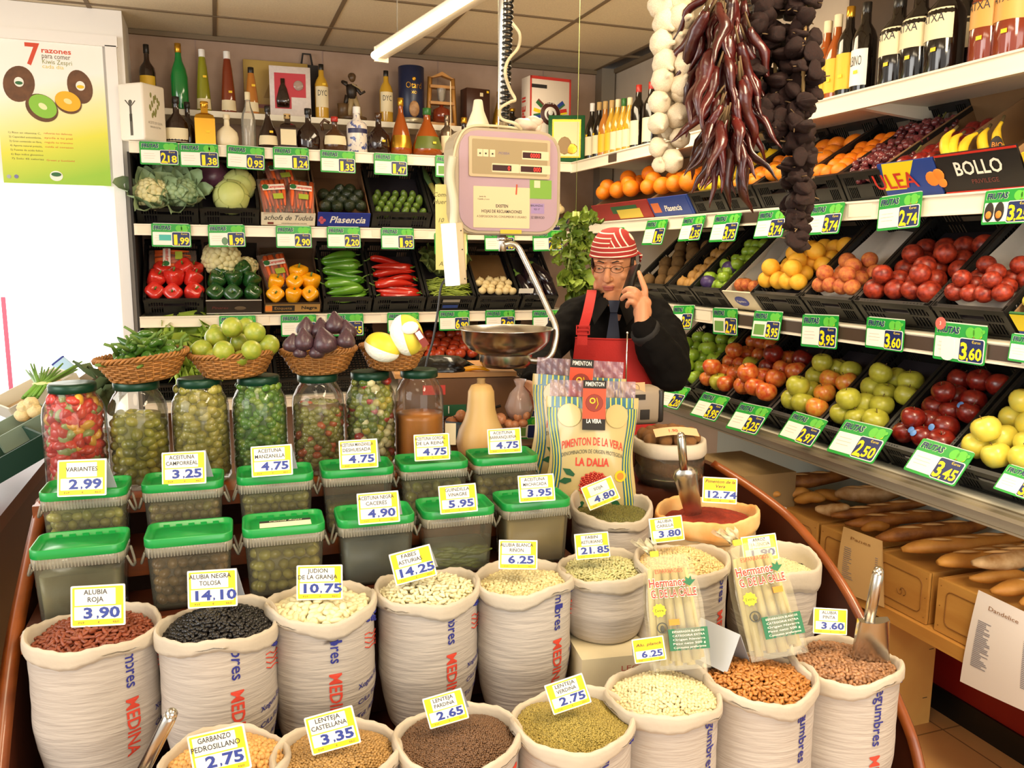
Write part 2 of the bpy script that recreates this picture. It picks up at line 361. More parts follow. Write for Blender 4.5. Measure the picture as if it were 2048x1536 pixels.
def sign(TL, TRp, plane, price, where, extra=None, lean=0, grp=None):
    fn, c, V = plane; a = fn(*TL, c); e = fn(*TRp, c); w = np.linalg.norm(e - a); s = max(.6, min(1.35, w / SW))
    p = (a + e) / 2; roll = math.degrees(math.atan2(e[2] - a[2], w))
    M = Matrix.Translation(p) @ V @ RZ(roll) @ RX(-lean) @ TR(0,-SH / 2 * s, .006) @ SC(s)
    t = thing('price_sign', where, 'sign', group=grp); t.matrix_world = M
    link('board', ME_board, t); link('paper_label', ME_paper, t); link('price_panel', ME_panel, t); link('title_lettering', ME_title, t); link('fruit_picture', ME_fruit, t); link('clip', ME_clip, t)
    if price: link('price_digits', price_mesh(price), t)
    if extra == 'teal': b = MB(); b.box((-.03,-.012,.0018),(.058,.03,.0008)); b.build('label_picture', m_teal, t)
    if extra == 'green': b = MB(); b.box((-.043,-.02,.0018),(.07,.045,.0008)); b.build('label_picture', m_lgreen, t)
    if extra == 'artichoke': b = MB(); b.ell((-.012,-.028,.001),(.017,.022,.002),12,6); b.build('label_picture', mat('label artichoke', '6d8f6c', .6), t)
    if extra == 'heart':
        b = MB(); b.cyl(.02,.0,.0022,20,0, TR(-.075,.055,0), smooth=False); b.text('3', .012,1, TR(-.075,.05,.0024)); b.build('sticker', [mat('sticker coral', 'd8695c', .5), m_paper], t)
        b = MB(); b.rrect(.05,.075,.02,.002,.0035,0, TR(-.038,-.02,0)); b.build('leaflet', mat('leaflet white', 'f5efe6', .5), t)
    if extra == 'plates':
        b = MB()
        for x in (-.068,-.028): b.ell((x, -.016,.0015),(.019,.034,.002),16,6,0); b.ell((x, -.026,.003),(.012,.014,.002),12,6,1)
        b.build('label_picture', [m_dark, m_or], t)
    return t
PB, PR = (ony, YF - .012, VB),(onx, XF - .012, VR)
for TL, TRp, pr, wh, ex in (
    ((278,283),(356,286), '2,18', 'green price sign 2,18 under the white oil tin on the bottle shelf', None),
    ((358,287),(436,290), '1,38', 'green price sign 1,38 under the two dark wide bottles and the gold decanter', None),
    ((453,290),(529,296), '0,95', 'green price sign 0,95 under the cream round bottle, above the white cabbage', None),
    ((545,294),(617,297), '1,24', 'green price sign 1,24 under the square cream-label bottle, above the carrot bags', None),
    ((640,300),(710,304), '1,35', 'green price sign 1,35 under the brown jug bottle, above the avocados', None),
    ((747,306),(814,310), '1,47', 'green price sign 1,47 under the teardrop bottle, above the small cucumbers', None),
    ((870,311),(935,315), '1,60', 'green price sign half hidden behind the hanging scale, above the leeks', 'green'),
    ((302,447),(381,449), '1,99', 'green price sign 1,99 with teal picture above the red bell peppers', 'teal'),
    ((415,450),(489,450), '1,99', 'green price sign 1,99 with artichoke picture above the green bell peppers', 'artichoke'),
    ((551,452),(622,453), '2,90', 'green price sign 2,90 above the yellow bell peppers', None),
    ((653,454),(720,455), '2,20', 'green price sign 2,20 above the long green peppers', None),
    ((761,456),(827,457), '1,95', 'green price sign 1,95 above the long red peppers', None),
    ((868,466),(934,467), '3,10', 'green price sign mostly hidden behind the lantern lamp, above the green beans', None),
    ((968,462),(1028,462), '2,40', 'green price sign behind the chrome scale hook, above the mushrooms', None),
    ((1064,462),(1124,461), '2,15', 'green price sign behind the celery leaves, above the eggplants', None),
    ((438,632),(511,631), '1,10', 'green price sign behind the pile of limes', None),
    ((561,630),(632,629), '1,75', 'green price sign behind the leftmost figs, left of the 2,65 sign', None),
    ((654,628),(726,627), '2,65', 'green price sign 2,65 behind the right-hand figs', None),
    ((774,626),(837,625), '1,85', 'green price sign behind the upright wrapped melon', None),
    ((877,622),(938,621), '6,90', 'green price sign 6,90 beside the chrome scale pan, above the tomatoes', None),
    ((970,621),(1029,620), '3,90', 'green price sign rising behind the middle of the chrome scale pan', None),
    ((1064,621),(1122,620), '1,30', 'green price sign behind the bent chrome scale arm', None)):
    sign(TL, TRp, PB, pr, wh, ex, lean=4)
for TL, TRp, pr, wh, ex, ln in (
    ((1184,462),(1276,452), '2,10', 'green price sign half hidden behind the striped headscarf', None, 8),
    ((1297,442),(1338,439), '1,95', 'green price sign 1,95 under the blue-trimmed citrus tray, just right of the headscarf', None, 14),
    ((1370,436),(1414,431), '2,35', 'green price sign 2,35 under the lemons', None, 16),
    ((1433,431),(1486,426), '3,75', 'green price sign 3,75 under the hanging chilli tips, above the wrapped green apples', None, 14),
    ((1522,424),(1580,418), '3,74', 'green price sign 3,74 touching the dark dried pepper string', None, 14),
    ((1624,412),(1693,405), '3,74', 'green price sign 3,74 under the loose oranges, right of the dark pepper string', None, 12),
    ((1762,396),(1848,383), '2,74', 'green price sign 2,74 under the grapes and red plums', None, 4),
    ((1975,383),(2075,374), '3,25', 'green price sign with two dark plates pictured, under the banana box', 'plates', 5),
    ((1350,612),(1391,611), '2,25', 'green price sign 2,25 beside the raised black sleeve, above green apples', None, 10),
    ((1428,616),(1477,618), '2,74', 'green price sign 2,74 with green picture, under the white peach carton', 'green', -2),
    ((1512,622),(1568,625), '3,95', 'green price sign 3,95 with full green label, under the yellow peaches', 'green', 8),
    ((1608,629),(1680,632), '3,95', 'green price sign 3,95 with white printed label, under the blushed peaches', None, 2),
    ((1737,634),(1813,641), '3,60', 'green price sign 3,60 without stickers, under the dark nectarines', None, 0),
    ((1875,643),(1979,654), '3,60', 'green price sign 3,60 with a round coral sticker and white leaflet', 'heart', 0),
    ((2036,668),(2100,676), '3,15', 'green price sign cut by the photo edge on the nectarine shelf', None, 4)):
    sign(TL, TRp, PR, pr, wh, ex, lean=ln)
PR4 = (onx, 1.935, VR)
for TL, TRp, pr, wh, ex in (
    ((1282,757),(1318,763), '1,90', 'green price sign peeking out beside the grey radio'  , None),
    ((1340,770),(1383,778), '2,20', 'green price sign 2,20 just right of the grey radio, under the green apples', None),
    ((1410,785),(1462,797), '3,95', 'green price sign 3,95 on the lowest shelf under the orange-red apples', None),
    ((1484,806),(1546,819), '3,25', 'green price sign 3,25 on the lowest shelf under the red apples', None),
    ((1590,824),(1658,844), '2,97', 'green price sign 2,97 on the lowest shelf under the blushed yellow apples', None),
    ((1694,840),(1788,862), '2,50', 'green price sign 2,50 on the lowest shelf under the green-yellow apples', None),
    ((1849,878),(1953,909), '3,45', 'green price sign 3,45 on the lowest shelf under the large yellow apples', None),
    ((2020,930),(2110,958), '3,20', 'green price sign cut by the photo edge on the lowest shelf', None)):
    sign(TL, TRp, PR4, pr, wh, ex, lean=36)
# ------------------------------------------------------------------ crates
CW, CL, CH = .28,.42,.105
def slot_panel(w, h, gaps, mid=True):
    """a crate wall in the xz plane, w wide and h high, with groups of slots"""
    b = MB(); t = .006
    b.box((0,0, h - .008),(w, .014,.016)); b.box((0,0,.006),(w, t, .012))
    for s in (-1,1): b.box((s * (w / 2 - .01),0, h / 2),(.02, t * 1.6, h))
    b.box((0,0, h * .52),(w, t, .008))
    for a, z in gaps:
        n = max(2, int((z - a) / .011))
        for k in range(n + 1): b.box((a + (z - a) * k / n, 0, h / 2),(.0035, t * .8, h))
    edges = [-w / 2] + [x for g in gaps for x in g] + [w / 2]
    for a, z in zip(edges[::2], edges[1::2]):
        if z - a > .012: b.box(((a + z) / 2,0, h * .26),(z - a, t * .7, h * .5)); b.box(((a + z) / 2,0, h * .8),(z - a, t * .7, h * .16))
    return b
def lattice(w, l, nx, ny):
    b = MB(); t = .006
    for i in range(nx + 1): b.box((-w / 2 + w * i / nx, l / 2, t / 2),(.007, l, t))
    for j in range(ny + 1): b.box((0, l * j / ny, t / 2),(w, .007, t * .9))
    return b
FG = [(-.11,-.05),(.05,.11)]
ME_front = slot_panel(CW, CH, FG).mesh('front_panel', m_black)
ME_side = slot_panel(CL, CH, [(-.17,-.10),(-.03,.03),(.10,.17)]).mesh('side_panel', m_black)
ME_back = slot_panel(CW, CH + .03, FG).mesh('back_panel', m_black)
ME_base = lattice(CW, CL, 14,20).mesh('base', m_black)
b = MB(); b.box((0, CL / 2,.0),(CW - .016, CL - .016,.006)); ME_tray = b.mesh('fruit_tray', mat('dark fruit tray', '231d24', .7))
def crate_frame(side, a, z, ang, pos=None):
    """the frame of a tipped crate whose front wall stands at A along the shelf; side B: rear wall, R: right wall"""
    s, c = math.sin(R(ang)), math.cos(R(ang))
    if side == 'B': return frame((a, YF + CH * s, z + .004),(1,0,0),(0, c, s),(0,-s, c))
    return frame((XF + CH * s, a, z + .004),(0,-1,0),(c, 0, s),(-s, 0, c))
def crate(M, w, label, group=None, tray=None, tmat=None):
    t = thing('plastic_crate', label, 'crate', group=group); t.matrix_world = M @ SC(w / CW, 1,1)
    link('front_panel', ME_front, t, (0,.004,0)); link('back_panel', ME_back, t, (0, CL - .004,0)); link('base', ME_base, t)
    for s in (-1,1): link('side_panel', ME_side, t, (s * (CW / 2 - .004), CL / 2,0),(0,0, R(90)))
    if tray is not None: o = link('fruit_tray', ME_tray, t, (0,0, tray))
    return t
def carton(M, w, label, col, front=None, name='carton_tray', inner='8d6b45', h=.1, L=CL):
    t = thing(name, label, 'tray'); t.matrix_world = M; mo = mat('carton ' + col, col, .6, var=.04); mi = mat('carton inside ' + inner, inner, .8, var=.06)
    b = MB(); b.box((0,.003, h / 2),(w, .006, h)); b.build('front_panel', mo, t)
    b = MB(); b.box((0, L / 2,.003),(w, L, .006)); b.build('base', mi, t)
    for s in (-1,1): b = MB(); b.box((s * (w / 2 - .003), L / 2, h * .45),(.006, L - .012, h * .9)); b.build('side_panel', mi, t)
    b = MB(); b.box((0, L - .003, h * .6),(w, .006, h * 1.2)); b.build('back_panel', mi, t)
    if front: front(t, w, h)
    return t
FT = RX(90)      # text lying on a front panel (xy plane turned to face -y)
def lettering(t, s, h, m, z, x=0, y=-.0012, **k):
    b = MB(); b.text(s, h, 0, TR(x, y, z) @ FT, **k); return b.build('lettering', m, t)
def patch(t, w, h, m, x, z, y=-.0008, name='printed_panel'):
    b = MB(); b.box((x, y, z),(w, .0012, h)); return b.build(name, m, t)

# ------------------------------------------------------------------ produce shapes
def apple_mesh(name, m, r=1, seg=18):
    b = MB(); pr = [(0,-.72),(.12,-.80),(.30,-.86),(.55,-.80),(.80,-.55),(.96,-.2),(1.0,.12),(.93,.45),(.75,.72),(.5,.86),(.28,.86),(.12,.74),(0,.58)]
    b.lathe([(x, z * .95) for x, z in pr], seg, 0, lobes=5, la=.018); return b.mesh(name, m)
b = MB(); b.tube([(0,0,.5),(.03,.02,.8),(.1,.05,1.02)],[.035,.03,.05],5); ME_stem = b.mesh('stem', mat('brown stem', '5a4220', .8))
def round_mesh(name, m, sq=.95, seg=16, lobes=0, la=0.0, nip=0.0, seam=0):
    b = MB(); n = 11
    pr = [(math.sin(math.pi * i / n),-math.cos(math.pi * i / n) * sq) for i in range(n + 1)]; pr[0] = (0,-sq); pr[-1] = (0, sq * .93)
    if nip: pr = pr[:-2] + [(.2, sq * 1.0),(.08, sq * (1 + nip)),(0, sq * (1 + nip))]
    b.lathe(pr, seg, 0, lobes=lobes, la=la)
    if seam: b.v = [(x, y * (1 - .10 * max(0,1 - abs(x) * 6) * (y > 0)), z) for x, y, z in b.v]
    return b.mesh(name, m)
def pepper_mesh(name, m, mstem, long=1.05):
    b = MB(); pr = [(0,-.80 * long),(.25,-.92 * long),(.5,-.9 * long),(.78,-.55 * long),(.93,0),(1,.45),(.92,.75),(.6,.9),(.3,.82),(0,.72)]
    b.lathe(pr, 20,0, lobes=4, la=.09); b.tube([(0,0,.7),(.03,0,1.0),(.12,.05,1.2)],[.12,.09,.1],6,1)
    return b.mesh(name, [m, mstem])
def col_fruit(n, c1, c2, rough=.32, vs=2.2, **k): return mat(n, c1, rough, col2=c2, vscale=vs, coat=k.pop('coat', 0), **k)
m_orange = mat('orange peel', 'f58413', .42, var=.08, vscale=2, bump=.25, bscale=14); m_lemon = mat('lemon peel', 'f4cf22', .4, var=.06, vscale=2, bump=.2, bscale=12)
m_ared = col_fruit('red apple skin', '5e100e', '8c2416', coat=.3); m_aor = col_fruit('orange red apple skin', 'c23a1c', 'dd8a3a', coat=.3)
m_aor2 = col_fruit('blushed yellow apple skin', 'd9a23a', 'd06428', coat=.3); m_agr = col_fruit('green apple skin', '8fb32e', 'a4c23e', coat=.3); m_agy = col_fruit('green yellow apple skin', 'a3a032', 'b9b640')
m_ayl = col_fruit('yellow apple skin', 'e3cd45', 'd7cf5c', coat=.2); m_peach = col_fruit('peach skin', 'b0482e', 'd8863c', .65); m_nect = col_fruit('nectarine skin', '64160f', 'b03c20', .4)
m_ypeach = col_fruit('yellow peach skin', 'f0a91f', 'f2b93a', .6); m_plum = col_fruit('red plum skin', '6a1412', '8c2018', .25, coat=.3); m_pear = col_fruit('russet pear skin', 'b98a45', 'a87a3a', .6)
m_kiwi = mat('kiwi skin', '7a5a30', .8, var=.15, vscale=3, bump=.3, bscale=40)
PROTO = {'orange': round_mesh('orange', m_orange, .96), 'lemon': round_mesh('lemon', m_lemon, 1.12, nip=.12), 'red_apple': apple_mesh('apple', m_ared), 'orange_red_apple': apple_mesh('apple', m_aor),
    'blushed_apple': apple_mesh('apple', m_aor2), 'green_apple': apple_mesh('apple', m_agr), 'green_yellow_apple': apple_mesh('apple', m_agy), 'yellow_apple': apple_mesh('apple', m_ayl),
    'peach': round_mesh('peach', m_peach, .95, seam=1), 'nectarine': round_mesh('nectarine', m_nect, .95, seam=1), 'yellow_peach': round_mesh('peach', m_ypeach, .97, seam=1),
    'plum': round_mesh('plum', m_plum, .98, seam=1), 'kiwi': round_mesh('kiwi', m_kiwi, 1.2), 'pear': round_mesh('pear', m_pear, 1.0, nip=.2), 'mandarin': round_mesh('mandarin', mat('mandarin peel', 'f08a1a', .4, var=.07, vscale=2, bump=.3, bscale=12),.84, lobes=9, la=.012)}
STEMMED = ('apple',)
def heap(M, w, kind, r, rows, cols, lvl, what, where, name, cat, v0=.03, stem=False, pile=0, jit=.2, up=None, vstep=None, skip=(), mix=None, extra=False):
    """fruit lying in rows in a tipped crate; each one its own object"""
    r = min(r, (w - .022) / (2 * cols)); rows = min(rows, int((CL - .05 - v0) / (vstep or 1.78 * r)))
    dx = (w - .03 - 2 * r) / max(cols - 1,1); vs = vstep or 1.78 * r
    tops = []
    for j in range(rows):
        nc = cols - (j % 2 if cols > 2 else 0)
        for i in range(nc):
            if (j, i) in skip: continue
            x = -(w - .03) / 2 + r + dx * (i + (.5 if nc < cols else 0)) + rnd(-jit, jit) * r
            p = Vector((x, v0 + r + vs * j + rnd(-jit, jit) * r, lvl + r * rnd(.95,1.2) + (pile * max(0,1 - j / 3.0))))
            k, wh = kind, what
            if mix and random.random() < mix[2]: k, wh = mix[0], mix[1]
            W = M @ TR(*p); s = r * rnd(.97,1.1)
            rot = Matrix.Rotation(rnd(0,6.28),4, 'Z') @ RX(rnd(-35,35)) if up is None else up @ RX(rnd(-22,22)) @ RY(rnd(-22,22)) @ RZ(rnd(0,360))
            lab = f'{wh} {where}, {ORD[j]} row up, {ORD[i]} from left' if nc > 1 else f'{wh} {where}, {ORD[j]} row up'
            nm = k if k not in ('orange_red_apple', 'red_apple', 'blushed_apple', 'green_apple', 'green_yellow_apple', 'yellow_apple') else 'apple'
            o = link(nm, PROTO[k], None, W.to_translation(), rot, s); tag(o, lab, cat, f'{name}')
            if stem: link('stem', ME_stem, o)
            if extra and j < 3 and i < nc - 1 and (i + j) % 2 == 0: tops.append((p.x + dx * .5, p.y + vs * .45, p.z + r * 1.25, k, wh))
    for n, (x, y, z, k, wh) in enumerate(tops):
        o = link('apple' if k.endswith('apple') else k, PROTO[k], None, (M @ TR(x, y, z)).to_translation(), RZ(rnd(0,360)) @ RX(rnd(-30,30)), r * rnd(.95,1.08)); tag(o, f'{wh} {where}, upper layer, {ORD[n]} from front left', cat, name)
        if stem: link('stem', ME_stem, o)

# ------------------------------------------------------------------ right-hand wall: three tiers of fruit
def rspan(pa, pb, py, z): return onx(pa, py, XF)[1], onx(pb, py, XF)[1]
def rcrate(pa, pb, py, z, ang):
    a, e = rspan(pa, pb, py, z); return crate_frame('R', (a + e) / 2, z, ang), abs(a - e) - .006
A2, A3, A4 = 31,42,42
UP = Matrix.Identity(4)
# apples, lowest shelf
for pa, pb, py, lab, kind, r, rows, cols, what, where, pile, mix in (
    (1290,1381,775, 'black crate of green apples on the lowest shelf, behind the black sleeve', 'green_apple', .036,6,4, 'green apple', 'in the crate nearest the shopkeeper', .02, None),
    (1383,1450,790, 'black crate of orange-red apples on the lowest shelf, next to the green apples', 'orange_red_apple', .039,6,3, 'orange-red apple', 'in the crate beside the green apples', .03,('green_yellow_apple', 'yellowish apple', .12)),
    (1452,1535,800, 'black crate of red apples on the lowest shelf, above the sign 3,25', 'orange_red_apple', .041,6,3, 'red apple', 'in the crate above sign 3,25', .05,('red_apple', 'dark red apple', .25)),
    (1537,1634,820, 'black crate of blushed yellow apples on the lowest shelf', 'blushed_apple', .04,6,3, 'blushed yellow apple', 'in the crate above the loaves', .03,('green_yellow_apple', 'greenish apple', .3)),
    (1636,1752,845, 'black crate of green-yellow apples on the lowest shelf above the sign 2,50', 'green_yellow_apple', .042,5,3, 'green-yellow apple', 'in the crate above sign 2,50', .03, None),
    (1754,1885,875, 'black crate of dark red stickered apples on the lowest shelf', 'red_apple', .041,6,3, 'dark red apple', 'in the stickered apple crate', .02, None),
    (1888,2060,920, 'black crate of large yellow apples on the lowest shelf at the photo edge', 'yellow_apple', .046,4,3, 'large yellow apple', 'in the crate at the photo edge', .03, None)):
    M, w = rcrate(pa, pb, py, .955, A4); crate(M, w, lab, tray=.03)
    heap(M, w, kind, r, rows, cols, .035, what, where, what + 's ' + where, 'apple', stem=True, pile=pile, up=UP, mix=mix, extra=True)
    if kind == 'red_apple':
        ms = mat('blue fruit sticker', '5f8fd0', .4)
        for q, (x, y) in enumerate(((-.07,.08),(-.02,.06),(.04,.09),(-.05,.13),(.06,.2),(.0,.05))):
            b = MB(); b.cyl(.011,0,.0015,12); o = b.build('fruit_sticker', ms); o.matrix_world = M @ TR(x * w / .28, y, .118 + .02 * max(0,1 - y * 6)) @ RX(rnd(10,40)); tag(o, f'small blue oval sticker on a dark red apple, {ORD[q]} of the lowest shelf', 'sticker', 'blue apple stickers')
# black liner edge and red pepper at the photo's lower right
# pears, peaches, nectarines: middle shelf
MID = (
    (1262,1330,585, 'black crate of brown kiwis behind the raised hand', 'kiwi', .034,6,3, 'brown kiwi', 'in the crate behind the raised hand', 'kiwi', 0,.03),
    (1332,1378,580, 'black crate of russet pears beside the raised hand', 'pear', .034,6,3, 'russet pear', 'in the narrow crate by the raised hand', 'pear', .01,.03),
    (1380,1440,590, 'black crate of pale green apples with purple wraps', 'green_apple', .033,7,4, 'pale green apple', 'in the crate with purple wraps', 'apple', .01,.035),
    (1500,1598,590, 'black crate of yellow peaches in the middle of the right-hand wall', 'yellow_peach', .036,7,4, 'yellow peach', 'in the tall yellow peach heap', 'peach', .04,.04),
    (1600,1704,600, 'black crate of blushed peaches with a white paper liner', 'peach', .033,3,4, 'blushed peach', 'lying below the white liner', 'peach', .04,.035),
    (1706,1860,605, 'black crate of dark red nectarines filled to the back', 'nectarine', .033,7,4, 'dark nectarine', 'in the crate filled to the back', 'nectarine', .03,.035),
    (1862,2010,612, 'black crate with a few red nectarines on grey paper', 'nectarine', .035,3,4, 'red nectarine', 'lying before the grey paper', 'nectarine', .05,.035))
for pa, pb, py, lab, kind, r, rows, cols, what, where, cat, pile, lvl in MID:
    M, w = rcrate(pa, pb, py, 1.40, A3); t = crate(M, w, lab, tray=.03)
    heap(M, w, kind, r, rows, cols, lvl, what, where, what + 's ' + where, cat, pile=pile, extra=cat in ('peach', 'nectarine', 'apple'), stem=(kind == 'green_apple'), up=UP if kind == 'green_apple' else None)
    if rows == 3:
        b = MB(); b.surf(lambda u, v: ((u - .5) * .255,.06 + v * .355,.042 + .006 * math.sin(9 * u + 5 * v) + .05 * max(0, abs(u - .5) - .42) * 10),14,14); b.build('paper_liner', mat('liner paper', 'cfc9bd', .5, var=.06, bump=.3, bscale=20), t)
    if kind == 'green_apple':
        mw = mat('purple wrap', '4a3868', .35, var=.3, vscale=30)
        for q, (x, y) in enumerate(((-.05,.05),(.02,.14))):
            o = link('wrapped_apple', round_mesh('wrapped_apple', mw, .95, lobes=7, la=.05), None, (M @ TR(x * w / .28, y, .098)).to_translation(), None, .033); tag(o, ['purple wrapped apple at the crate front among pale green apples', 'purple wrapped apple higher up among pale green apples'][q], 'apple')
M, w = rcrate(1442,1498,590,1.40, A3)
def oval_logo(t, w, h):
    b = MB(); b.ell((0,-.001, h * .5),(.045,.0015,.026),20,8); b.build('oval_logo', mat('blue logo', '34409a', .5), t); lettering(t, 'Pagadero', .012, m_paper, h * .46, y=-.003, shear=.2)
carton(M, w + .01, 'white fruit carton with a blue oval logo and clear film, above the 2,74 sign', 'd8cdb2', oval_logo, inner='cfc3ad')
heap(M, w, 'peach', .03,1,3,.035, 'small peach', 'in the blue-logo carton', 'peaches in the logo carton', 'peach', pile=.02)
b = MB(); b.surf(lambda u, v: ((u - .5) * (w - .02),.10 + v * .31,.075 + .012 * math.sin(11 * u + 7 * v) * math.cos(5 * v)),18,18); o = b.build('plastic_film', film('crinkled film', 'd9d4cc', .5,.2)); o.matrix_world = M; tag(o, 'crinkled clear film lying in the blue-logo carton beside the yellow peaches', 'film')
M, w = rcrate(2012,2110,640,1.40, A3)
def yb(t, w, h):
    patch(t, w, .06, mat('print yellow', 'efd51d', .5),0, h * .65); patch(t, w, .035, mat('print blue', '22408f', .5),0, h * .2); patch(t, .02,.05, mat('print red', 'c62d20', .5),-.01, h * .65,-.0016)
carton(M, w, 'yellow and blue printed carton at the photo edge with green leafy produce', '2f6a36', yb)
heap(M, w, 'yellow_apple', .036,2,3,.05, 'yellow fruit', 'in the yellow and blue carton', 'yellow fruit at the edge', 'apple', pile=.03)
# citrus, grapes, plums, bananas: upper shelf
TOP = (
    (1292,1372,410, None, 'orange', .042,3,3, 'pale orange', 'in the long blue Plasencia tray', 'orange', .05,.03),
    (1374,1440,405, 'black crate of lemons under the hanging chilli tips', 'lemon', .036,6,3, 'yellow lemon', 'in the crate under the chilli tips', 'lemon', .03,.04),
    (1442,1502,400, 'black crate of netted mandarins behind the chilli string', 'mandarin', .033,6,3, 'bright mandarin', 'in the crate behind the chilli string', 'mandarin', .02,.04),
    (1504,1590,392, 'black crate of oranges left of the dark pepper string', 'mandarin', .036,6,3, 'orange mandarin', 'in the crate left of the dark string', 'mandarin', .03,.04),
    (1592,1672,380, 'black crate of oranges with bright liner, right of the dark pepper string', 'orange', .036,6,3, 'bright orange', 'in the crate right of the dark string', 'orange', .02,.04),
    (1760,1860,352, None, 'plum', .033,7,3, 'glossy red plum', 'behind the yellow-blue tray front', 'plum', .02,.035))
for pa, pb, py, lab, kind, r, rows, cols, what, where, cat, pile, lvl in TOP:
    M, w = rcrate(pa, pb, py, 1.80, A2)
    if lab: crate(M, w, lab, tray=.03)
    heap(M, w, kind, r, rows, cols, lvl, what, where, what + 's ' + where, cat, pile=pile)
M, w = rcrate(1372 - 80,1372,410,1.80, A2)
def plas(t, w, h):
    patch(t, w * .9, h * .9, mat('print blue', '22408f', .5),0, h * .5); lettering(t, 'Plasencia', .03, m_paper, h * .3, x=.02, y=-.003, bold=.02, shear=.2)
    patch(t, w * .2, h * .5, mat('print orange fruit', 'd8713a', .5),-w * .36, h * .5,-.0015)
carton(M, w, 'long blue fruit tray lettered Plasencia on the upper right-hand shelf', '22408f', plas)
M, w = rcrate(1180,1290,430,1.80, A2)
def redbox(t, w, h): patch(t, w * .45,.04, mat('print green', '23613a', .5),.05, h * .6); patch(t, w * .4,.05, mat('print pale yellow', 'd8c14a', .5),.09, h * .35,-.0014)
carton(M, w, 'red and green printed carton of oranges in the rear corner above the headscarf', '9c2a28', redbox)
heap(M, w, 'orange', .041,3,4,.04, 'orange', 'in the red corner carton', 'oranges in the red corner carton', 'orange', pile=.05, jit=.2)
heap(M @ TR(0,.04,.06), w, 'orange', .041,2,3,.05, 'orange', 'heaped on top in the red corner carton', 'oranges heaped in the corner carton', 'orange', jit=.2)
M, w = rcrate(1674,1758,368,1.80, A2); crate(M, w, 'black crate of dark red grapes beside the plums', tray=.03)
m_grape = mat('grape skin', '5d2026', .28, island=.4, coat=.3, col2='7a3a3a', vscale=20)
def grapes():
    b = MB()
    for k in range(70):
        t = k / 70; rr_ = .045 * math.sin(math.pi * (.15 + .8 * t)) * random.random() ** .4; a = rnd(0,6.28)
        b.ell((rr_ * math.cos(a),-.07 + .14 * t, .02 + rr_ * math.sin(a) * .8 + .012),.0115,8,6)
    b.tube([(0,.07,.03),(.01,.1,.05)],.003,5,1); return b.mesh('grape_bunch', [m_grape, mat('grape stalk', '7c7a3a', .7)])
GB = [grapes(), grapes()]
for j in range(3):
    for i in range(3):
        o = link('grape_bunch', GB[(i + j) % 2], None, (M @ TR(-w * .3 + w * .3 * i, .08 + .11 * j, .045 + rnd(0,.012))).to_translation(),(M @ RZ(rnd(-25,25))),1.0); tag(o, f'dark red grape bunch in the crate by the plums, {ORD[j]} row up, {ORD[i]} from left', 'grapes', 'grape bunches')
M, w = rcrate(1754,1866,352,1.80, A2)
def ulea(t, w, h):
    patch(t, w, h * .95, mat('print blue', '22408f', .5),0, h * .5)
    b = MB(); b.prism([(-w / 2,.03),(-w / 2 + .02, h),(w * .18, h),(-w * .1,.03)],-.001,.0,0, TR(0,-.0016,0) @ FT); b.build('printed_panel', mat('print yellow', 'efd51d', .5), t)
    lettering(t, 'ULEA', .052, mat('print red', 'c62d20', .5), h * .3, x=-.05, y=-.004, shear=-.15, bold=.01)
    b = MB()
    for x, z, r in ((.085,.055,.024),(.11,.065,.02),(.115,.04,.016)): b.ell((x, -.002, z),(r, .002, r),14,6)
    b.build('fruit_picture', m_or, t)
carton(M, w, 'yellow and blue fruit tray lettered ULEA holding the red plums', '22408f', ulea, h=.12)
M, w = rcrate(1868,2034,345,1.80, A2)
def bollo(t, w, h):
    for z in (.004, h - .004): patch(t, w, .006, mat('print red', 'c62d20', .5),0, z)
    lettering(t, 'BOLLO', .042, m_paper, h * .45, bold=.02, fit=.15); lettering(t, 'PRIVILEGE', .014, mat('print dull red', '7a3a34', .5), h * .22, x=.01)
carton(M, w, 'black carton lettered BOLLO with red piping, holding bananas', '15110f', bollo, h=.125)
m_ban = mat('banana peel', 'e2bd2a', .45, col2='b98a1f', vscale=9, thresh=(.55,.8)); m_btip = mat('banana tip', '4a3a18', .8)
def banana_mesh():
    b = MB(); P = []; n = 14
    for i in range(n):
        a = R(-55 + 110 * i / (n - 1)); P.append((0,.11 * math.sin(a),-.11 * math.cos(a) + .11))
    b.tube(P, [.006,.011,.016,.0185,.0195,.02,.02,.02,.0195,.0185,.0165,.012,.008,.007],7,0); b.tube([P[0],(0, P[0][1] - .006, P[0][2] + .003)],[.006,.005],6,1); b.tube([P[-1],(0, P[-1][1] + .02, P[-1][2] + .018)],[.007,.006],6,1); return b.mesh('banana', [m_ban, m_btip])
MEB = banana_mesh()
YAW = math.degrees(math.atan2(-_f[0], _f[1]))
for q, (px, py, roll, sp) in enumerate(((1890,294,-2,90),(1904,296,-8,105),(1925,298,-14,80),(1966,292,4,95),(1998,290,14,60))):
    o = link('banana', MEB, None); o.matrix_world = Matrix.Translation(ond(px, py + 4,2.36 - .012 * q)) @ RZ(YAW) @ RX(-30) @ RY(-roll) @ RZ(sp) @ RX(90) @ SC(.74); tag(o, f'yellow freckled banana in the BOLLO box, {ORD[q]} from left', 'banana', 'bananas')
b = MB(); b.ell((0,0,0),(.02,.035,.003),14,6,0); b.text('BIO', .014,1, TR(0,.004,.004)); b.text('BANANA', .008,1, TR(0,-.014,.004), fit=.03)
o = b.build('banana_label', [m_dark, m_or]); o.matrix_world = Matrix.Translation(ond(1992,298,2.24)) @ RZ(YAW) @ RX(90); tag(o, 'black and orange oval label stuck on the right-hand bananas', 'label')
M, w = rcrate(2036,2150,330,1.80, A2); carton(M, w, 'yellow printed carton at the photo edge beside the banana box', 'e3c526', None)

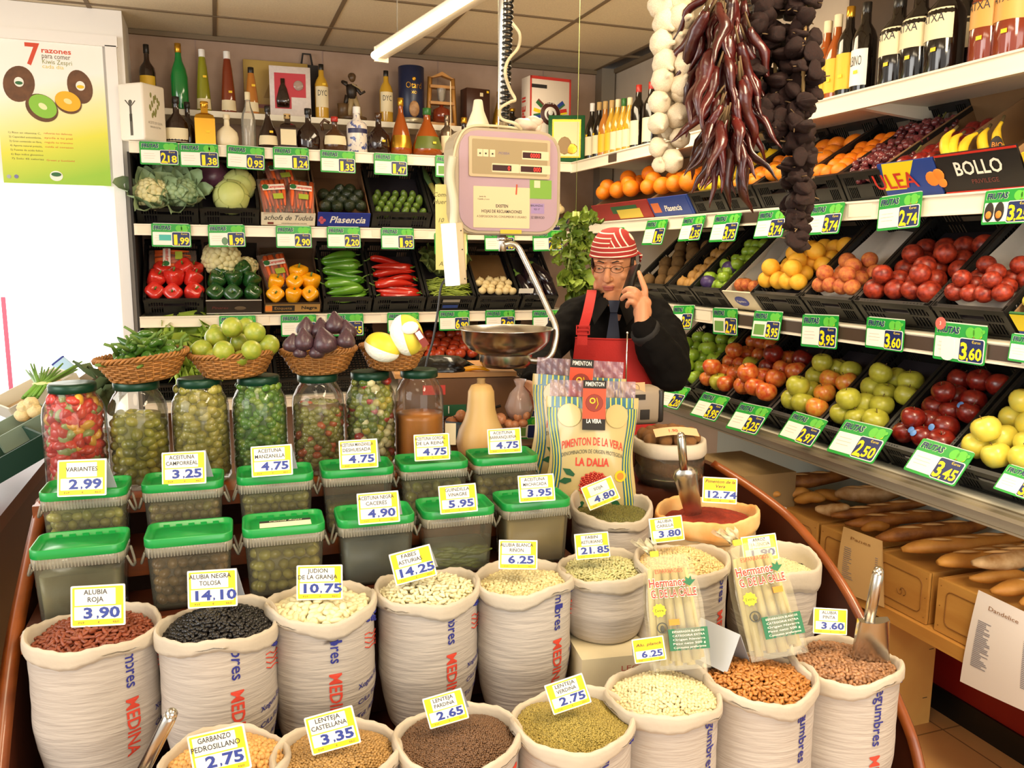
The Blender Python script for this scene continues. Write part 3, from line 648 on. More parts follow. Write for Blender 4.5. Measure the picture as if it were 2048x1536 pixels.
# ------------------------------------------------------------------ rear wall: vegetables
def bcrate(x0, x1, z, ang=42): return crate_frame('B', (x0 + x1) / 2, z, ang), x1 - x0 - .008
m_leafg = mat('cauliflower leaf', '8fa47a', .6, var=.25, vscale=12); m_cauli = mat('cauliflower curd', 'd9cf9a', .8, var=.08, vscale=30, bump=.5, bscale=50)
def leaf(b, mi, base, d, up, L, W, curl=.4, ruff=.1, n=7):
    """a broad leaf as a curved sheet with some thickness, growing from base along d"""
    d = Vector(d).normalized(); up = Vector(up); s = d.cross(up).normalized(); up = s.cross(d).normalized(); ph = rnd(0,6)
    def f(u, v, o=0):
        w = W * math.sin(math.pi * min(.98,.12 + .86 * v)) ** .7; x = (u - .5) * w
        return tuple(Vector(base) + d * (L * v) + s * x + up * (curl * L * v * v + 2.2 * x * x / max(W, .01) + ruff * W * abs(u - .5) * 2 * math.sin(9 * v + ph + 4 * u) + o))
    b.surf(lambda u, v: f(u, v), n, n, mi); b.surf(lambda u, v: f(1 - u, v, -.0012), n, n, mi)
def cauliflower(size, leafy=True):
    b = MB()
    for k in range(60):
        z = 1 - (k + .5) / 60 * 1.15; a = k * 2.4; rr_ = math.sqrt(max(0,1 - z * z)); b.ell((rr_ * math.cos(a) * .075, rr_ * math.sin(a) * .075, z * .06),.02 * rnd(.8,1.15),8,6)
    b.ell((0,0,-.005),(.075,.075,.06),12,8)
    return b
def place_veg(nm, parts, M, lab, cat, grp=None, s=1.0):
    t = thing(nm, lab, cat, group=grp); t.matrix_world = M @ SC(s)
    for pn, b, m in parts: b.build(pn, m, t)
    return t
def cauli_parts(nl=9, L=.15, mc=None, spread=1.0):
    bl = MB()
    for k in range(nl):
        a = 2 * math.pi * k / nl + rnd(-.2,.2); leaf(bl, 0,(.035 * math.cos(a),.035 * math.sin(a),-.05),(math.cos(a) * spread, math.sin(a) * spread, rnd(.5,1.1)),(-math.cos(a),-math.sin(a),.6), L * rnd(.85,1.15),.1,.25,.15)
    return [('curd', cauliflower(1), mc or m_cauli),('leaves', bl, m_leafg)]
M, w = bcrate(-.36,-.068,1.757); crate(M, w, 'black crate of leafy cauliflowers at the left end of the cabbage shelf', tray=.01)
place_veg('cauliflower', cauli_parts(10,.17), M @ TR(-.068,.10,.10) @ RX(20) @ RZ(20), 'leafy cauliflower with pale curd at the far left of the crate', 'cauliflower')
place_veg('cauliflower', cauli_parts(11,.16, m_leafg), M @ TR(.066,.11,.10) @ RX(15), 'leaf-wrapped green cauliflower beside the pale one', 'cauliflower')
place_veg('cauliflower', cauli_parts(8,.16, m_leafg), M @ TR(-.0,.26,.10) @ RX(10) @ RZ(70), 'cauliflower at the back of the leafy cauliflower crate', 'cauliflower')
def cabbage(m, nl=7, r=.078):
    b = MB(); b.lathe([(r * math.sin(math.pi * i / 12) if 0 < i < 12 else 0,-r * .92 * math.cos(math.pi * i / 12)) for i in range(13)],24,0, lobes=3, la=.02)
    bl = MB()
    for k in range(nl):
        a0 = 2 * math.pi * k / nl
        def f(u, v, a0=a0):
            th = a0 + (u - .5) * 1.7; ph = .25 + 2.1 * v; q = r * (1.02 + .035 * abs(u - .5) * 2 + .012 * math.sin(20 * u)); return (q * math.sin(ph) * math.cos(th), q * math.sin(ph) * math.sin(th),-q * .92 * math.cos(ph))
        bl.surf(f, 9,9,0)
    return [('head', b, m),('outer_leaves', bl, m)]
m_wcab = mat('white cabbage leaf', 'c9cf86', .45, col2='b7c06a', vscale=6, stretch=(1,1,.3), bump=.3, bscale=30); m_rcab = mat('red cabbage leaf', '4e2a3c', .3, col2='6e4258', vscale=8, bump=.2, bscale=30)
M, w = bcrate(-.066,.226,1.757); crate(M, w, 'black crate with one red and two white cabbages', tray=.01)
place_veg('cabbage', cabbage(m_wcab), M @ TR(.01,.095,.105) @ RX(35), 'pale white cabbage at the front of the cabbage crate', 'cabbage', s=1.12)
place_veg('cabbage', cabbage(m_wcab), M @ TR(.055,.20,.10) @ RX(60), 'pale white cabbage leaning behind another white cabbage', 'cabbage', s=1.05)
place_veg('cabbage', cabbage(m_rcab), M @ TR(-.075,.27,.10) @ RX(20), 'dark red cabbage at the back of the cabbage crate', 'cabbage', s=1.05)
# carrot bags
m_carrot = mat('carrot skin', 'e2632a', .5, var=.12, vscale=8); m_bagfilm = film('carrot bag film', 'f0d8c8', .12,.1); m_logo_g = mat('bag logo green', '2f6b3a', .5); m_logo_r = mat('bag lettering red', 'd6402e', .5)
def carrot_bag():
    b = MB()
    for k in range(16):
        x = -.055 + .0075 * (k % 16) + rnd(-.004,.004); z = .012 + .02 * (k % 3) + rnd(0,.004); a = rnd(-.12,.12)
        b.tube([(x - a * .08,-.085 + rnd(-.01,.01), z),(x, 0, z + .004),(x + a * .08,.085, z)],[.004,.011,.014],7)
    f = MB(); f.surf(lambda u, v: ((u - .5) * .145,(v - .5) * .23,.036 + .036 * math.cos((u - .5) * 2.9) * math.cos((v - .5) * 2.7) + .003 * math.sin(31 * u) * math.sin(27 * v)),16,18); f.surf(lambda u, v: ((.5 - u) * .145,(v - .5) * .23,.002),2,2)
    p = MB(); p.box((0,.028,.0755),(.112,.036,.001),0); p.text('Camposana', .018,1, TR(.012,.022,.0765), bold=.03, fit=.085); p.cyl(.017,0,.0012,16,2, TR(-.04,.032,.0755), smooth=False); p.box((.015,-.03,.073),(.05,.035,.001),3)
    return [('carrots', b, m_carrot),('film', f, m_bagfilm),('printed_label', p, [mat('bag print pale', 'f0e2d2', .5), m_logo_r, m_logo_g, mat('bag picture green', 'a6b23a', .5)])]
def put_bag(M, lab): place_veg('carrot_bag', carrot_bag(), M, lab, 'bag')
M, w = bcrate(.229,.512,1.757)
def alca(t, w, h):
    lettering(t, 'achofa de Tudela', .034, m_ink, h * .48, shear=.25, fit=w * .9); patch(t, .03,.014, mat('print dull red', '7a3a34', .5),-.09, h * .22); lettering(t, 'DENOMINACION DE ORIGEN', .007, m_ink, h * .18, x=.03)
carton(M, w, 'white carton lettered achofa de Tudela holding bags of carrots', 'e4dac2', alca, h=.085)
put_bag(M @ TR(-.066,.12,.07) @ RX(12) @ RZ(6), 'orange carrot bag lying front left in the Tudela carton'); put_bag(M @ TR(.068,.11,.075) @ RX(8) @ RZ(-6), 'orange carrot bag lying front right in the Tudela carton'); put_bag(M @ TR(-.02,.27,.08) @ RX(5) @ RZ(12), 'orange carrot bag at the back of the Tudela carton')
M, w = bcrate(.516,.802,1.757)
def plas2(t, w, h):
    lettering(t, 'Plasencia', .045, m_paper, h * .32, x=.02, bold=.02, shear=.2, fit=w * .68)
    b = MB()
    for x, z in ((-.12,.06),(-.105,.045),(-.115,.03),(-.125,.045)): b.ell((x, -.001, z),(.01,.002,.011),10,6)
    b.build('fruit_picture', mat('print pink', 'c6566a', .5), t)
carton(M, w, 'blue carton lettered Plasencia full of dark avocados', '1b2f8e', plas2, inner='7a5636', h=.095)
m_avo = mat('avocado skin', '26301c', .25, var=.3, vscale=8, bump=.35, bscale=60, coat=.4)
PROTO['avocado'] = round_mesh('avocado', m_avo, 1.25, nip=.12); PROTO['cucumber'] = round_mesh('cucumber', mat('cucumber skin', '4f6a26', .35, col2='6d8432', vscale=3, coat=.2),1.7,12); PROTO['mushroom'] = round_mesh('garlic_bulb', mat('pale bulb skin', 'dfc893', .6, var=.12, vscale=5),.85, lobes=6, la=.05, nip=.3)
PROTO['tomato'] = round_mesh('tomato', mat('tomato skin', '9a2414', .35, col2='b84a20', vscale=2, coat=.3),.85, lobes=5, la=.03)
FACE = RX(-25)
heap(M, w, 'avocado', .035,4,4,.03, 'dark avocado', 'in the blue Plasencia carton', 'avocados', 'avocado', pile=.03, up=FACE @ RX(90), jit=.1, skip=((3,0),))
M, w = bcrate(.806,1.136,1.757); crate(M, w, 'black crate of small cucumbers beside the avocado carton', tray=.02)
heap(M, w, 'cucumber', .02,4,6,.035, 'small green cucumber', 'beside the avocados', 'small cucumbers', 'cucumber', up=FACE @ RX(70), jit=.1, vstep=.055, pile=.015)
M, w = bcrate(1.14,1.44,1.757); crate(M, w, 'black crate of leeks behind the yellow paper note', tray=.02)
m_leek = mat('leek', 'd9cd74', .5, col2='c4bb5a', vscale=4, stretch=(8,8,.5)); m_leekg = mat('leek leaf', '4d6a38', .6, var=.3, vscale=9)
for k in range(6):
    t = thing('leek', f'pale leek leaning in the crate behind the yellow note, {ORD[k]} from left', 'leek', group='leeks'); t.matrix_world = M @ TR(-.07 + .04 * k, .05,.10) @ RX(2) @ RZ(14 - 3 * k)
    b = MB(); b.tube([(0,0,0),(0,.1,0),(.0,.2,.01)],[.012,.014,.016],8); b.build('white_shaft', m_leek, t)
    b = MB(); b.tube([(0,.19,.008),(0,.25,.015),(.01,.34,.03)],[.016,.02,.008],8, flat=.5); b.build('green_leaves', m_leekg, t)
M, w = bcrate(1.7,1.96,1.757); 
def ia(t, w, h): lettering(t, 'Plasencia', .045, m_paper, h * .32, x=0, shear=.2, fit=w * .8)
carton(M, w, 'dark blue carton end seen between the hanging scale and the celery', '1a1f4f', ia, h=.095)
heap(M, w, 'mushroom', .028,2,4,.05, 'pale bulb', 'in the dark blue carton end', 'pale bulbs in the dark blue carton', 'garlic', pile=.03)
# pepper row
m_redp = mat('red pepper skin', 'cc2c22', .22, var=.12, vscale=3, coat=.5); m_grnp = mat('green pepper skin', '1f4a1e', .22, var=.25, vscale=3, coat=.5); m_yelp = mat('yellow pepper skin', 'efa312', .22, var=.06, vscale=3, coat=.5); m_pst = mat('pepper stalk', '5c7a2e', .6)
PROTO['red_pepper'] = pepper_mesh('bell_pepper', m_redp, m_pst); PROTO['green_pepper'] = pepper_mesh('bell_pepper', m_grnp, m_pst); PROTO['yellow_pepper'] = pepper_mesh('bell_pepper', m_yelp, m_pst)
def peppers(M, w, kind, what, where, spots):
    for q, (x, y, z, tilt, rz) in enumerate(spots):
        o = link('bell_pepper', PROTO[kind], None, (M @ TR(x * w, y, z)).to_translation(), RZ(rz) @ RX(tilt), rnd(.043,.049)); tag(o, f'{what} {where}, {ORD[q]} counting from the front left', 'pepper', what + 's')
SP3 = [(-.33,.075,.085,60,10),(0,.07,.085,75,-10),(.33,.075,.085,60,30),(-.3,.14,.115,40,50),(.02,.135,.13,15,0),(.33,.14,.12,30,80),(-.2,.21,.11,40,20),(.22,.205,.13,50,-30),(.36,.22,.1,20,0)]
M, w = bcrate(-.352,-.066,1.30); crate(M, w, 'black crate of red bell peppers at the left end of the pepper shelf', tray=.035); peppers(M, w, 'red_pepper', 'red bell pepper', 'in the left end crate', SP3)
put_bag(M @ TR(0,.27,.085) @ RX(10) @ RZ(90), 'carrot bag lying behind the red bell peppers')
M, w = bcrate(-.06,.222,1.30)
def dk(t, w, h):
    for z in (h - .003,.003): patch(t, w, .004, m_paper, 0, z)
    lettering(t, 'Pinares', .02, mat('print dull red', '7a3a34', .5), h * .35, x=-.07, shear=.2); b = MB(); b.ell((.03,-.001, h * .4),(.03,.0015,.014),14,6); b.build('printed_panel', mat('print tan', '6d5a44', .6), t)
carton(M, w, 'dark printed carton of green bell peppers and a cauliflower', '2c211b', dk, inner='2c231d', h=.1)
peppers(M, w, 'green_pepper', 'dark green bell pepper', 'in the printed carton', [(x, y - .005, z - .005, t_, r_) for x, y, z, t_, r_ in SP3[:8]])
place_veg('cauliflower', cauli_parts(5,.09, None, 1.2)[:1], M @ TR(-.05,.27,.14) @ RX(30), 'bare cream cauliflower behind the green bell peppers', 'cauliflower', s=1.1)
place_veg('cauliflower', cauli_parts(9,.10, m_cauli, .8), M @ TR(.07,.245,.10) @ RX(-20), 'small leafy cauliflower beside the bare cream one', 'cauliflower', s=.75)
M, w = bcrate(.228,.53,1.30)
def etq(t, w, h):
    patch(t, w * .96, h * .8, mat('print gold', 'b58a4a', .5),0, h * .5); patch(t, w * .4, h * .6, m_dark, -.05, h * .5,-.0014); lettering(t, 'Etiqueta', .02, mat('print gold', 'b58a4a', .5), h * .4, x=-.05, y=-.003); lettering(t, 'Negra', .024, m_dark, h * .4, x=.085, y=-.003, bold=.02); patch(t, .035, h * .5, m_or, -.125, h * .5,-.0016)
carton(M, w, 'gold and black carton lettered Etiqueta Negra holding yellow bell peppers', '3a2a18', etq, inner='5a4028', h=.07)
peppers(M, w, 'yellow_pepper', 'yellow bell pepper', 'in the gold and black carton', [(-.3,.06,.075,70,0),(.02,.055,.075,20,20),(.33,.06,.075,65,-20),(-.28,.125,.10,30,40),(.05,.12,.105,50,10),(.35,.125,.105,25,0),(.15,.185,.11,20,0)])
put_bag(M @ TR(-.075,.23,.06) @ RX(10) @ RZ(12), 'carrot bag propped left of the yellow bell peppers')
def horn_mesh(m, L=.17, r=.022, seed=1):
    rs = random.Random(seed); b = MB(); P = []; n = 10
    for i in range(n): t = i / (n - 1); P.append((L * (t - .5),.012 * math.sin(3 * t + seed),.010 * math.sin(4 * t + seed * 2)))
    b.tube(P, [r * .55, r * .95, r, r * .98, r * .95, r * .88, r * .78, r * .62, r * .42, r * .12],9,0, flat=.8); b.tube([P[0],(P[0][0] - .02,.006,.008),(P[0][0] - .035,.014,.014)],[.006,.004,.0035],5,1); return b.mesh('long_pepper', [m, m_pst])
m_lgp = mat('long green pepper skin', '3f7a1c', .25, col2='6da02c', vscale=4, coat=.4); m_lrp = mat('long red pepper skin', 'a3140f', .22, col2='cf2c18', vscale=4, coat=.5)
for (x0, x1, m, lab, what, n) in ((.536,.80, m_lgp, 'black crate stacked with long green peppers', 'long green pepper', 7),(.806,1.10, m_lrp, 'black crate stacked with long red peppers', 'long red pepper', 6)):
    M, w = bcrate(x0, x1,1.30); crate(M, w, lab, tray=.03); H3 = [horn_mesh(m, w * .78,.026, k) for k in range(3)]
    for j in range(n):
        for i in range(2):
            o = link('long_pepper', H3[(i + 2 * j) % 3]); o.matrix_world = M @ TR((-.06 if i else .05) * w * .8,.045 + .047 * j + .012 * i, .07 + .022 * i + rnd(0,.01)) @ RZ(rnd(-9,9) + (180 if (i + j) % 2 else 0)) @ RX(rnd(0,360)); tag(o, f'{what} in its stacked crate, {ORD[j]} layer up, {"front" if i else "back"} one', 'pepper', what + 's')
M, w = bcrate(1.106,1.392,1.30); t = crate(M, w, 'black crate of green beans and savoy leaves under the lantern lamp', tray=.05)
patch(t, .09,.022, mat('print blue', '22408f', .5),0,.03); patch(t, .1,.02, mat('grey paper', 'a9a294', .6),0,.075)
b = MB()
for k in range(110): x = rnd(-.1,.1); y = rnd(.02,.15); a = rnd(-.25,.25); b.tube([(x - .06, y - a * .06,.07 + rnd(0,.035)),(x, y, .08 + rnd(0,.035)),(x + .06, y + a * .06,.07 + rnd(0,.03))],[.002,.004,.002],5)
b.v = [(max(-w / 2 + .01, min(w / 2 - .01, x)), y, z) for x, y, z in b.v]
o = b.build('green_beans', mat('green bean', '8a9a35', .5, island=.3)); o.matrix_world = M; tag(o, 'heap of thin green beans in the crate under the lantern lamp', 'beans', kind='stuff')
bl = MB()
for k in range(12): a = k * .55; leaf(bl, 0,(.05 * math.cos(a),.27 + .03 * math.sin(a),.05),(math.cos(a), math.sin(a),.7),(-math.cos(a),-math.sin(a),.5),.15,.12,.3,.3)
place_veg('savoy_cabbage', [('leaves', bl, mat('savoy leaf', '6b7a3c', .6, var=.3, vscale=20, bump=.8, bscale=60))], M, 'crinkled savoy cabbage behind the green beans', 'cabbage')
M, w = bcrate(1.40,1.665,1.30); t = crate(M, w, 'black crate of pale garlic-like bulbs before a brown cardboard', tray=.035)
b = MB(); b.box((0,.30,.05),(w * .9,.22,.004)); b.build('cardboard', mat('brown cardboard', '7d5a30', .8, var=.08), t)
heap(M, w, 'mushroom', .024,4,5,.045, 'pale round bulb', 'in the cardboard-backed crate', 'pale bulbs in the crate', 'garlic', pile=.03, jit=.25, vstep=.038)
M, w = bcrate(1.675,1.90,1.30); crate(M, w, 'black crate of glossy eggplants behind the chrome scale arm', tray=.03)
b = MB(); b.lathe([(0,-.1),(.02,-.098),(.038,-.075),(.042,-.03),(.034,.03),(.022,.07),(.012,.085)],14,0); b.lathe([(.02,.072),(.016,.09),(.006,.1),(.006,.125),(0,.125)],7,1); ME_egg = b.mesh('eggplant', [mat('eggplant skin', '170c14', .15, coat=.6), m_pst])
for q, (x, y, z, rz) in enumerate(((-.07,.09,.085,20),(0,.08,.09,-10),(.07,.09,.085,15),(-.035,.15,.12,0),(.04,.16,.115,30))):
    o = link('eggplant', ME_egg); o.matrix_world = M @ TR(x, y + .02, z) @ RZ(rz) @ RX(-80); tag(o, f'glossy dark eggplant in the corner crate, {ORD[q]} from the front left', 'eggplant', 'eggplants')
o = patch(None, .09,.03, m_paper, 0,0); o.name = 'paper_label'; o.matrix_world = M @ TR(-.09,.03,.12) @ RX(-20); tag(o, 'small printed paper label standing left of the eggplants', 'label')
# lowest rear shelf: lettuce, tomatoes, black crates
m_lett = mat('lettuce leaf', '8fae3c', .5, col2='aec552', vscale=14)
def lettuce(n=22, L=.17):
    b = MB()
    for k in range(n):
        a = k * 2.4; e = .3 + 1.3 * k / n; leaf(b, 0,(.02 * math.cos(a),.02 * math.sin(a),0),(math.cos(a), math.sin(a),1.8 - e),(-math.cos(a),-math.sin(a),.7), L * rnd(.8,1.1),.13,.15,.5,8)
    return b
for q, (px, py, d, s, lab) in enumerate(((372,688,4.3,1.4, 'large frilly lettuce behind the basket of small green peppers'),(425,668,4.4,1.1, 'frilly lettuce half hidden behind the left-hand limes'),(395,735,4.25,.9, 'lettuce leaves showing between the pepper basket and the lime basket'))):
    t = thing('lettuce', lab, 'lettuce', ond(px, py, d) - np.array([0,0,.07]), RX(35), scale=s); lettuce().build('leaves', m_lett, t)
for x0, lab in ((-.33, 'black crate under the lettuces at the left end of the lowest shelf'),(-.03, 'black crate behind the lime basket on the lowest shelf'),(.27, 'black crate behind the fig basket on the lowest shelf'),(.57, 'black crate behind the melon basket on the lowest shelf'),(1.5, 'black crate behind the scale pan on the lowest shelf')):
    M, w = bcrate(x0, x0 + .285,.86,35); crate(M, w, lab)
M, w = bcrate(1.0,1.42,.90,35); crate(M, w, 'black crate of tomatoes on the lowest rear shelf', tray=.04)
heap(M, w, 'tomato', .033,6,6,.05, 'red tomato', 'on the lowest rear shelf', 'tomatoes', 'tomato', pile=.06, jit=.25, stem=False)
# ------------------------------------------------------------------ bottles and gift boxes
def glassy(n, c, rough=.08, coat=.6): return mat(n, c, rough, coat=coat)
m_gdark = glassy('dark brown bottle glass', '241009'); m_gblack = glassy('black bottle glass', '120c08'); m_gamber = glassy('amber liqueur glass', '9a4a14'); m_gamb2 = glassy('light amber glass', 'b8742c'); m_ggreen = glassy('green liqueur glass', '0c7a34')
m_golive = glassy('yellow green liqueur glass', '8a8a1c'); m_gred = glassy('red brown liqueur glass', '7a2f16'); m_gold = mat('gold foil', 'c9962e', .25, metal=.8); m_gyel = glassy('pale gold whisky glass', 'c79a2c'); m_cream = mat('cream ceramic', 'e9d9b4', .35)
m_clear = film('clear glass', 'f2ead8', .25,.05); m_white = MATS['white paint']; m_cork = mat('cork stopper', 'c4a064', .7); m_cap = mat('black cap', '17130f', .35); m_redcap = mat('red foil cap', 'b5281c', .35); m_lab = mat('cream bottle label', 'e6d7b0', .6); m_laby = mat('yellow bottle label', 'e0b52c', .5); m_stick = mat('yellow price sticker', 'f2c516', .5); m_brn = mat('brown ceramic', '4a2c16', .2, coat=.5)
SHOULDER = {'round': [(0,0),(.92,0),(1,.02),(1,.56),(.9,.64),(.45,.72),(.34,.76),(.3,.92),(.34,.93),(.34,.96)],
    'cone': [(0,0),(.95,0),(1,.02),(.85,.35),(.6,.72),(.48,.82),(.4,.9),(.36,.96)], 'flask': [(0,0),(.75,0),(.95,.08),(1,.28),(.9,.46),(.55,.58),(.26,.66),(.22,.92),(.28,.93),(.28,.96)],
    'pear': [(0,0),(.8,0),(1,.06),(.98,.2),(.75,.42),(.42,.62),(.24,.74),(.2,.9),(.26,.92),(.26,.96)], 'tall': [(0,0),(.95,0),(1,.02),(1,.62),(.8,.7),(.42,.78),(.36,.94),(.36,.96)],
    'square': [(0,0),(.98,0),(1,.02),(1,.6),(.85,.68),(.36,.74),(.3,.92),(.36,.93),(.36,.96)], 'slim': [(0,0),(.95,0),(1,.02),(1,.5),(.82,.62),(.45,.74),(.36,.82),(.36,.96)]}
def bottle(loc, h, w, shape, glass, cap, label, lab=None, cat='bottle', lz=(.18,.5), text=None, rot=0, sy=1.0, sticker=None, tm=None, tfit=.7, capz=.86, group=None):
    t = thing('bottle', label, cat, loc, RZ(rot), group); r = w / 2; pr = [(a * r, z * h) for a, z in SHOULDER[shape]]
    b = MB(); b.lathe(pr, 4 if shape == 'square' else 22,0, RZ(45) if shape == 'square' else None, sy=sy, smooth=shape != 'square')
    if shape == 'square': b.v = [(x * .98 * 1.35, y * 1.35, z) for x, y, z in b.v]
    b.build('glass_body', glass, t)
    rc = [p for p in pr if p[1] >= capz * h - 1e-6]; rm = max(p[0] for p in rc) * 1.06
    b = MB(); b.cyl(rm, capz * h, h, 16); b.build('cap', cap, t)
    if lab:
        b = MB(); n = 14
        def rad(z):
            for (r1, z1),(r2, z2) in zip(pr[1:], pr[2:]):
                if z1 <= z <= z2: return r1 + (r2 - r1) * (z - z1) / max(z2 - z1,1e-6)
            return r
        if shape == 'square': b.box((0,-r * .97,(lz[0] + lz[1]) / 2 * h),(r * 1.7,.0015,(lz[1] - lz[0]) * h))
        else:
            def f(u, v): a = R(-90 + 130 * (u - .5)); z = h * (lz[0] + (lz[1] - lz[0]) * v); q = rad(z) + .0008; return (q * math.cos(a), q * math.sin(a) * sy, z)
            b.surf(f, n, 5)
        b.build('label', lab, t)
        if text:
            b = MB(); b.text(text, (lz[1] - lz[0]) * h * .28,0, fit=w * tfit); zt = h * (lz[0] + (lz[1] - lz[0]) * .55); q = (r if shape != 'square' else r) + .0018
            b.v = [((q * math.sin(x / q)),-(q * math.cos(x / q)) * sy, zt + y) if shape != 'square' else (x, -r * .985, zt + y) for x, y, z in b.v]; b.build('lettering', tm or m_ink, t)
    if sticker is not None:
        z = sticker * h; b = MB(); b.box((r * .25,-r * sy * 1.0 - .001, z),(.018,.0015,.011)); b.build('price_sticker', m_stick, t)
    return t
def at_back(px0, px1, ytop, ybot, Y):
    a = ony(px0, ybot, Y); e = ony(px1, ybot, Y); tp = ony((px0 + px1) / 2, ytop, Y); return (a[0] + e[0]) / 2, abs(e[0] - a[0]), tp[2] - (a[2] + e[2]) / 2
ZU, ZL = 2.354,2.152
def ub(px0, px1, yt, yb, *a, **k): x, w, h = at_back(px0, px1, yt, yb, 4.80); return bottle((x, 4.80, ZU), h, w, *a, **k)
def lb(px0, px1, yt, yb, *a, **k): y = k.pop('Y', 4.58); x, w, h = at_back(px0, px1, yt, yb, y); return bottle((x, y, ZL), h, w, *a, **k)
ub(282,315,85,212, 'round', m_gdark, m_cap, 'dark bottle with yellow and grey label behind the white oil tin', m_laby, lz=(.2,.5))
ub(344,379,83,216, 'slim', m_ggreen, m_gold, 'tall bright green liqueur bottle with a golden stopper', None)
ub(393,424,93,217, 'cone', m_golive, m_white, 'tapering yellow-green liqueur bottle with a white cap', m_lab, lz=(.03,.2), sticker=.55)
ub(442,474,97,220, 'cone', m_gred, m_white, 'tapering red-brown liqueur bottle with a white cap', m_lab, lz=(.03,.2), sticker=.33)
ub(490,519,128,222, 'cone', m_gamb2, m_cap, 'small amber bottle in front of the gold pine-tree box', m_lab, lz=(.05,.25), sticker=.6)
ub(631,658,125,234, 'tall', m_gyel, m_cap, 'pale whisky bottle lettered DYC left of the statuette', m_lab, text='DYC', lz=(.2,.58), sticker=.62)
ub(760,786,137,241, 'tall', m_gyel, m_cap, 'pale whisky bottle lettered DYC between statuette and blue tube', m_lab, text='DYC', lz=(.2,.58))
ub(985,1008,180,256, 'pear', m_gold, m_gold, 'small gold bottle behind the scale pole on the upper shelf', None)
ub(1006,1042,213,257, 'flask', m_gblack, m_gold, 'round black bottle between the scale pole and the big red-edged box', None)
lb(330,380,188,284, 'flask', m_gdark, m_cap, 'wide dark bottle with a white label, nearest the oil tin', m_lab, lz=(.06,.34), sy=.6)
lb(357,398,192,284, 'flask', m_gdark, m_cap, 'wide dark bottle half behind another, left of the gold decanter', None, Y=4.70, sy=.6)
lb(390,433,195,284, 'square', m_gold, m_gold, 'square golden decanter with a ball stopper', None, sticker=.3)
lb(432,478,224,289, 'flask', m_cream, m_cream, 'round cream-white bottle beside the gold decanter', None, sy=.55)
lb(484,513,178,290, 'slim', m_clear, m_lab, 'tall ornate clear bottle beside the round cream bottle', None)
lb(516,558,206,292, 'pear', m_gdark, m_cap, 'dark cognac bottle with a slanted cream label', m_lab, lz=(.08,.3), sticker=.38)
lb(558,594,221,293, 'square', m_gdark, m_cork, 'square bottle with cream label and cork stopper', m_lab, lz=(.12,.55), text='KIO', tfit=.5)
lb(594,641,211,296, 'flask', m_gdark, m_cap, 'flat oval dark red bottle with an oval frame', None, sy=.5)
x, w, h = at_back(646,694,229,300,4.58)
t = bottle((x, 4.58, ZL), h, w, 'flask', m_brn, m_redcap, 'brown ceramic jug bottle with a looped handle', m_lab, lz=(.2,.45), sy=.8)
b = MB(); b.tube([(-w * .2,0, h * .82),(-w * .42,0, h * .9),(-w * .56,0, h * .78),(-w * .48,0, h * .6)],.008,8); b.build('handle', m_brn, t)
lb(694,735,210,303, 'round', mat('white blue ceramic', 'e6dcd0', .25, col2='4a5a9a', vscale=40, thresh=(.55,.62)), m_white, 'white ceramic bottle with blue painting', mat('navy band', '2b2b52', .4), lz=(.42,.52))
lb(734,781,222,305, 'flask', m_gdark, m_brn, 'dark globe bottle with a long neck and gold beads', None, sticker=.3)
lb(780,824,192,307, 'pear', m_gamber, m_gold, 'amber teardrop bottle with a gold round seal', m_gold, lz=(.12,.34))
lb(824,884,212,309, 'pear', m_gamber, mat('green foil', '2f6a2a', .4), 'broad triangular amber bottle with a green neck and label', mat('green bottle label', '5f6a24', .5), lz=(.14,.4), sticker=.26)
lb(880,908,226,311, 'round', mat('pewter', '8c7a66', .25, metal=.8), mat('pewter', '8c7a66', .25, metal=.8), 'silver-topped bottle with a printed paper face band', m_lab, lz=(.1,.5))
lb(908,948,230,312, 'flask', m_gdark, m_gold, 'round dark bottle left of the white cone on the scale', None)
# gift boxes on the upper shelf
def boxed(name, label, cat, x, Y, z, w, d, h, m, rot=0, fn=None):
    t = thing(name, label, cat, (x, Y, z), RZ(rot)); b = MB(); b.box((0,0, h / 2),(w, d, h), r=.002, seg=1); b.build('carton', m, t)
    if fn: fn(t, w, d, h)
    return t
x, w, h = at_back(490,618,112,226,4.88)
def pine(t, w, d, h):
    b = MB(); b.prism([(-.05,0),(.05,0),(.0,.12)],0,.002,0, TR(-.02,-d / 2 - .001, h * .35) @ FT); b.build('tree_picture', mat('faint gold print', '9c7a34', .5), t); patch(t, w * .6,.02, mat('print dull red', '7a3a34', .5),0, h * .2,-d / 2 - .001)
boxed('gift_box', 'wide gold box with a pine tree print, behind the small amber bottle', 'box', x, 4.90, ZU, w, .04, h, mat('gold board', 'b99a52', .5),0, pine)
x, w, h = at_back(541,622,129,227,4.80)
def window_gift(t, w, d, h):
    y = -d / 2
    b = MB(); b.box((-w * .18, y - .001, h * .5),(w * .4,.002, h * .72)); b.box((w * .2, y - .001, h * .62),(w * .36,.002, h * .48)); b.build('window_recess', mat('gift red lining', 'c2303c', .5), t)
    b = MB(); b.lathe([(0,0),(.032,0),(.036,.04),(.02,.1),(.011,.12),(.011,.15),(0,.15)],14,0, TR(-w * .18, y - .006, h * .16) @ SC(1,.25,1)); b.build('bottle', m_gdark, t)
    b = MB(); b.cyl(.026,0,.003,18,0, TR(w * .2, y - .003, h * .62) @ FT); b.build('glass', m_clear, t)
boxed('gift_box', 'white gift box with a red-lined window showing a small bottle', 'box', x, 4.80, ZU, w, .08, h, mat('patterned white board', 'ded2cc', .5, var=.06, vscale=60),-4, window_gift)
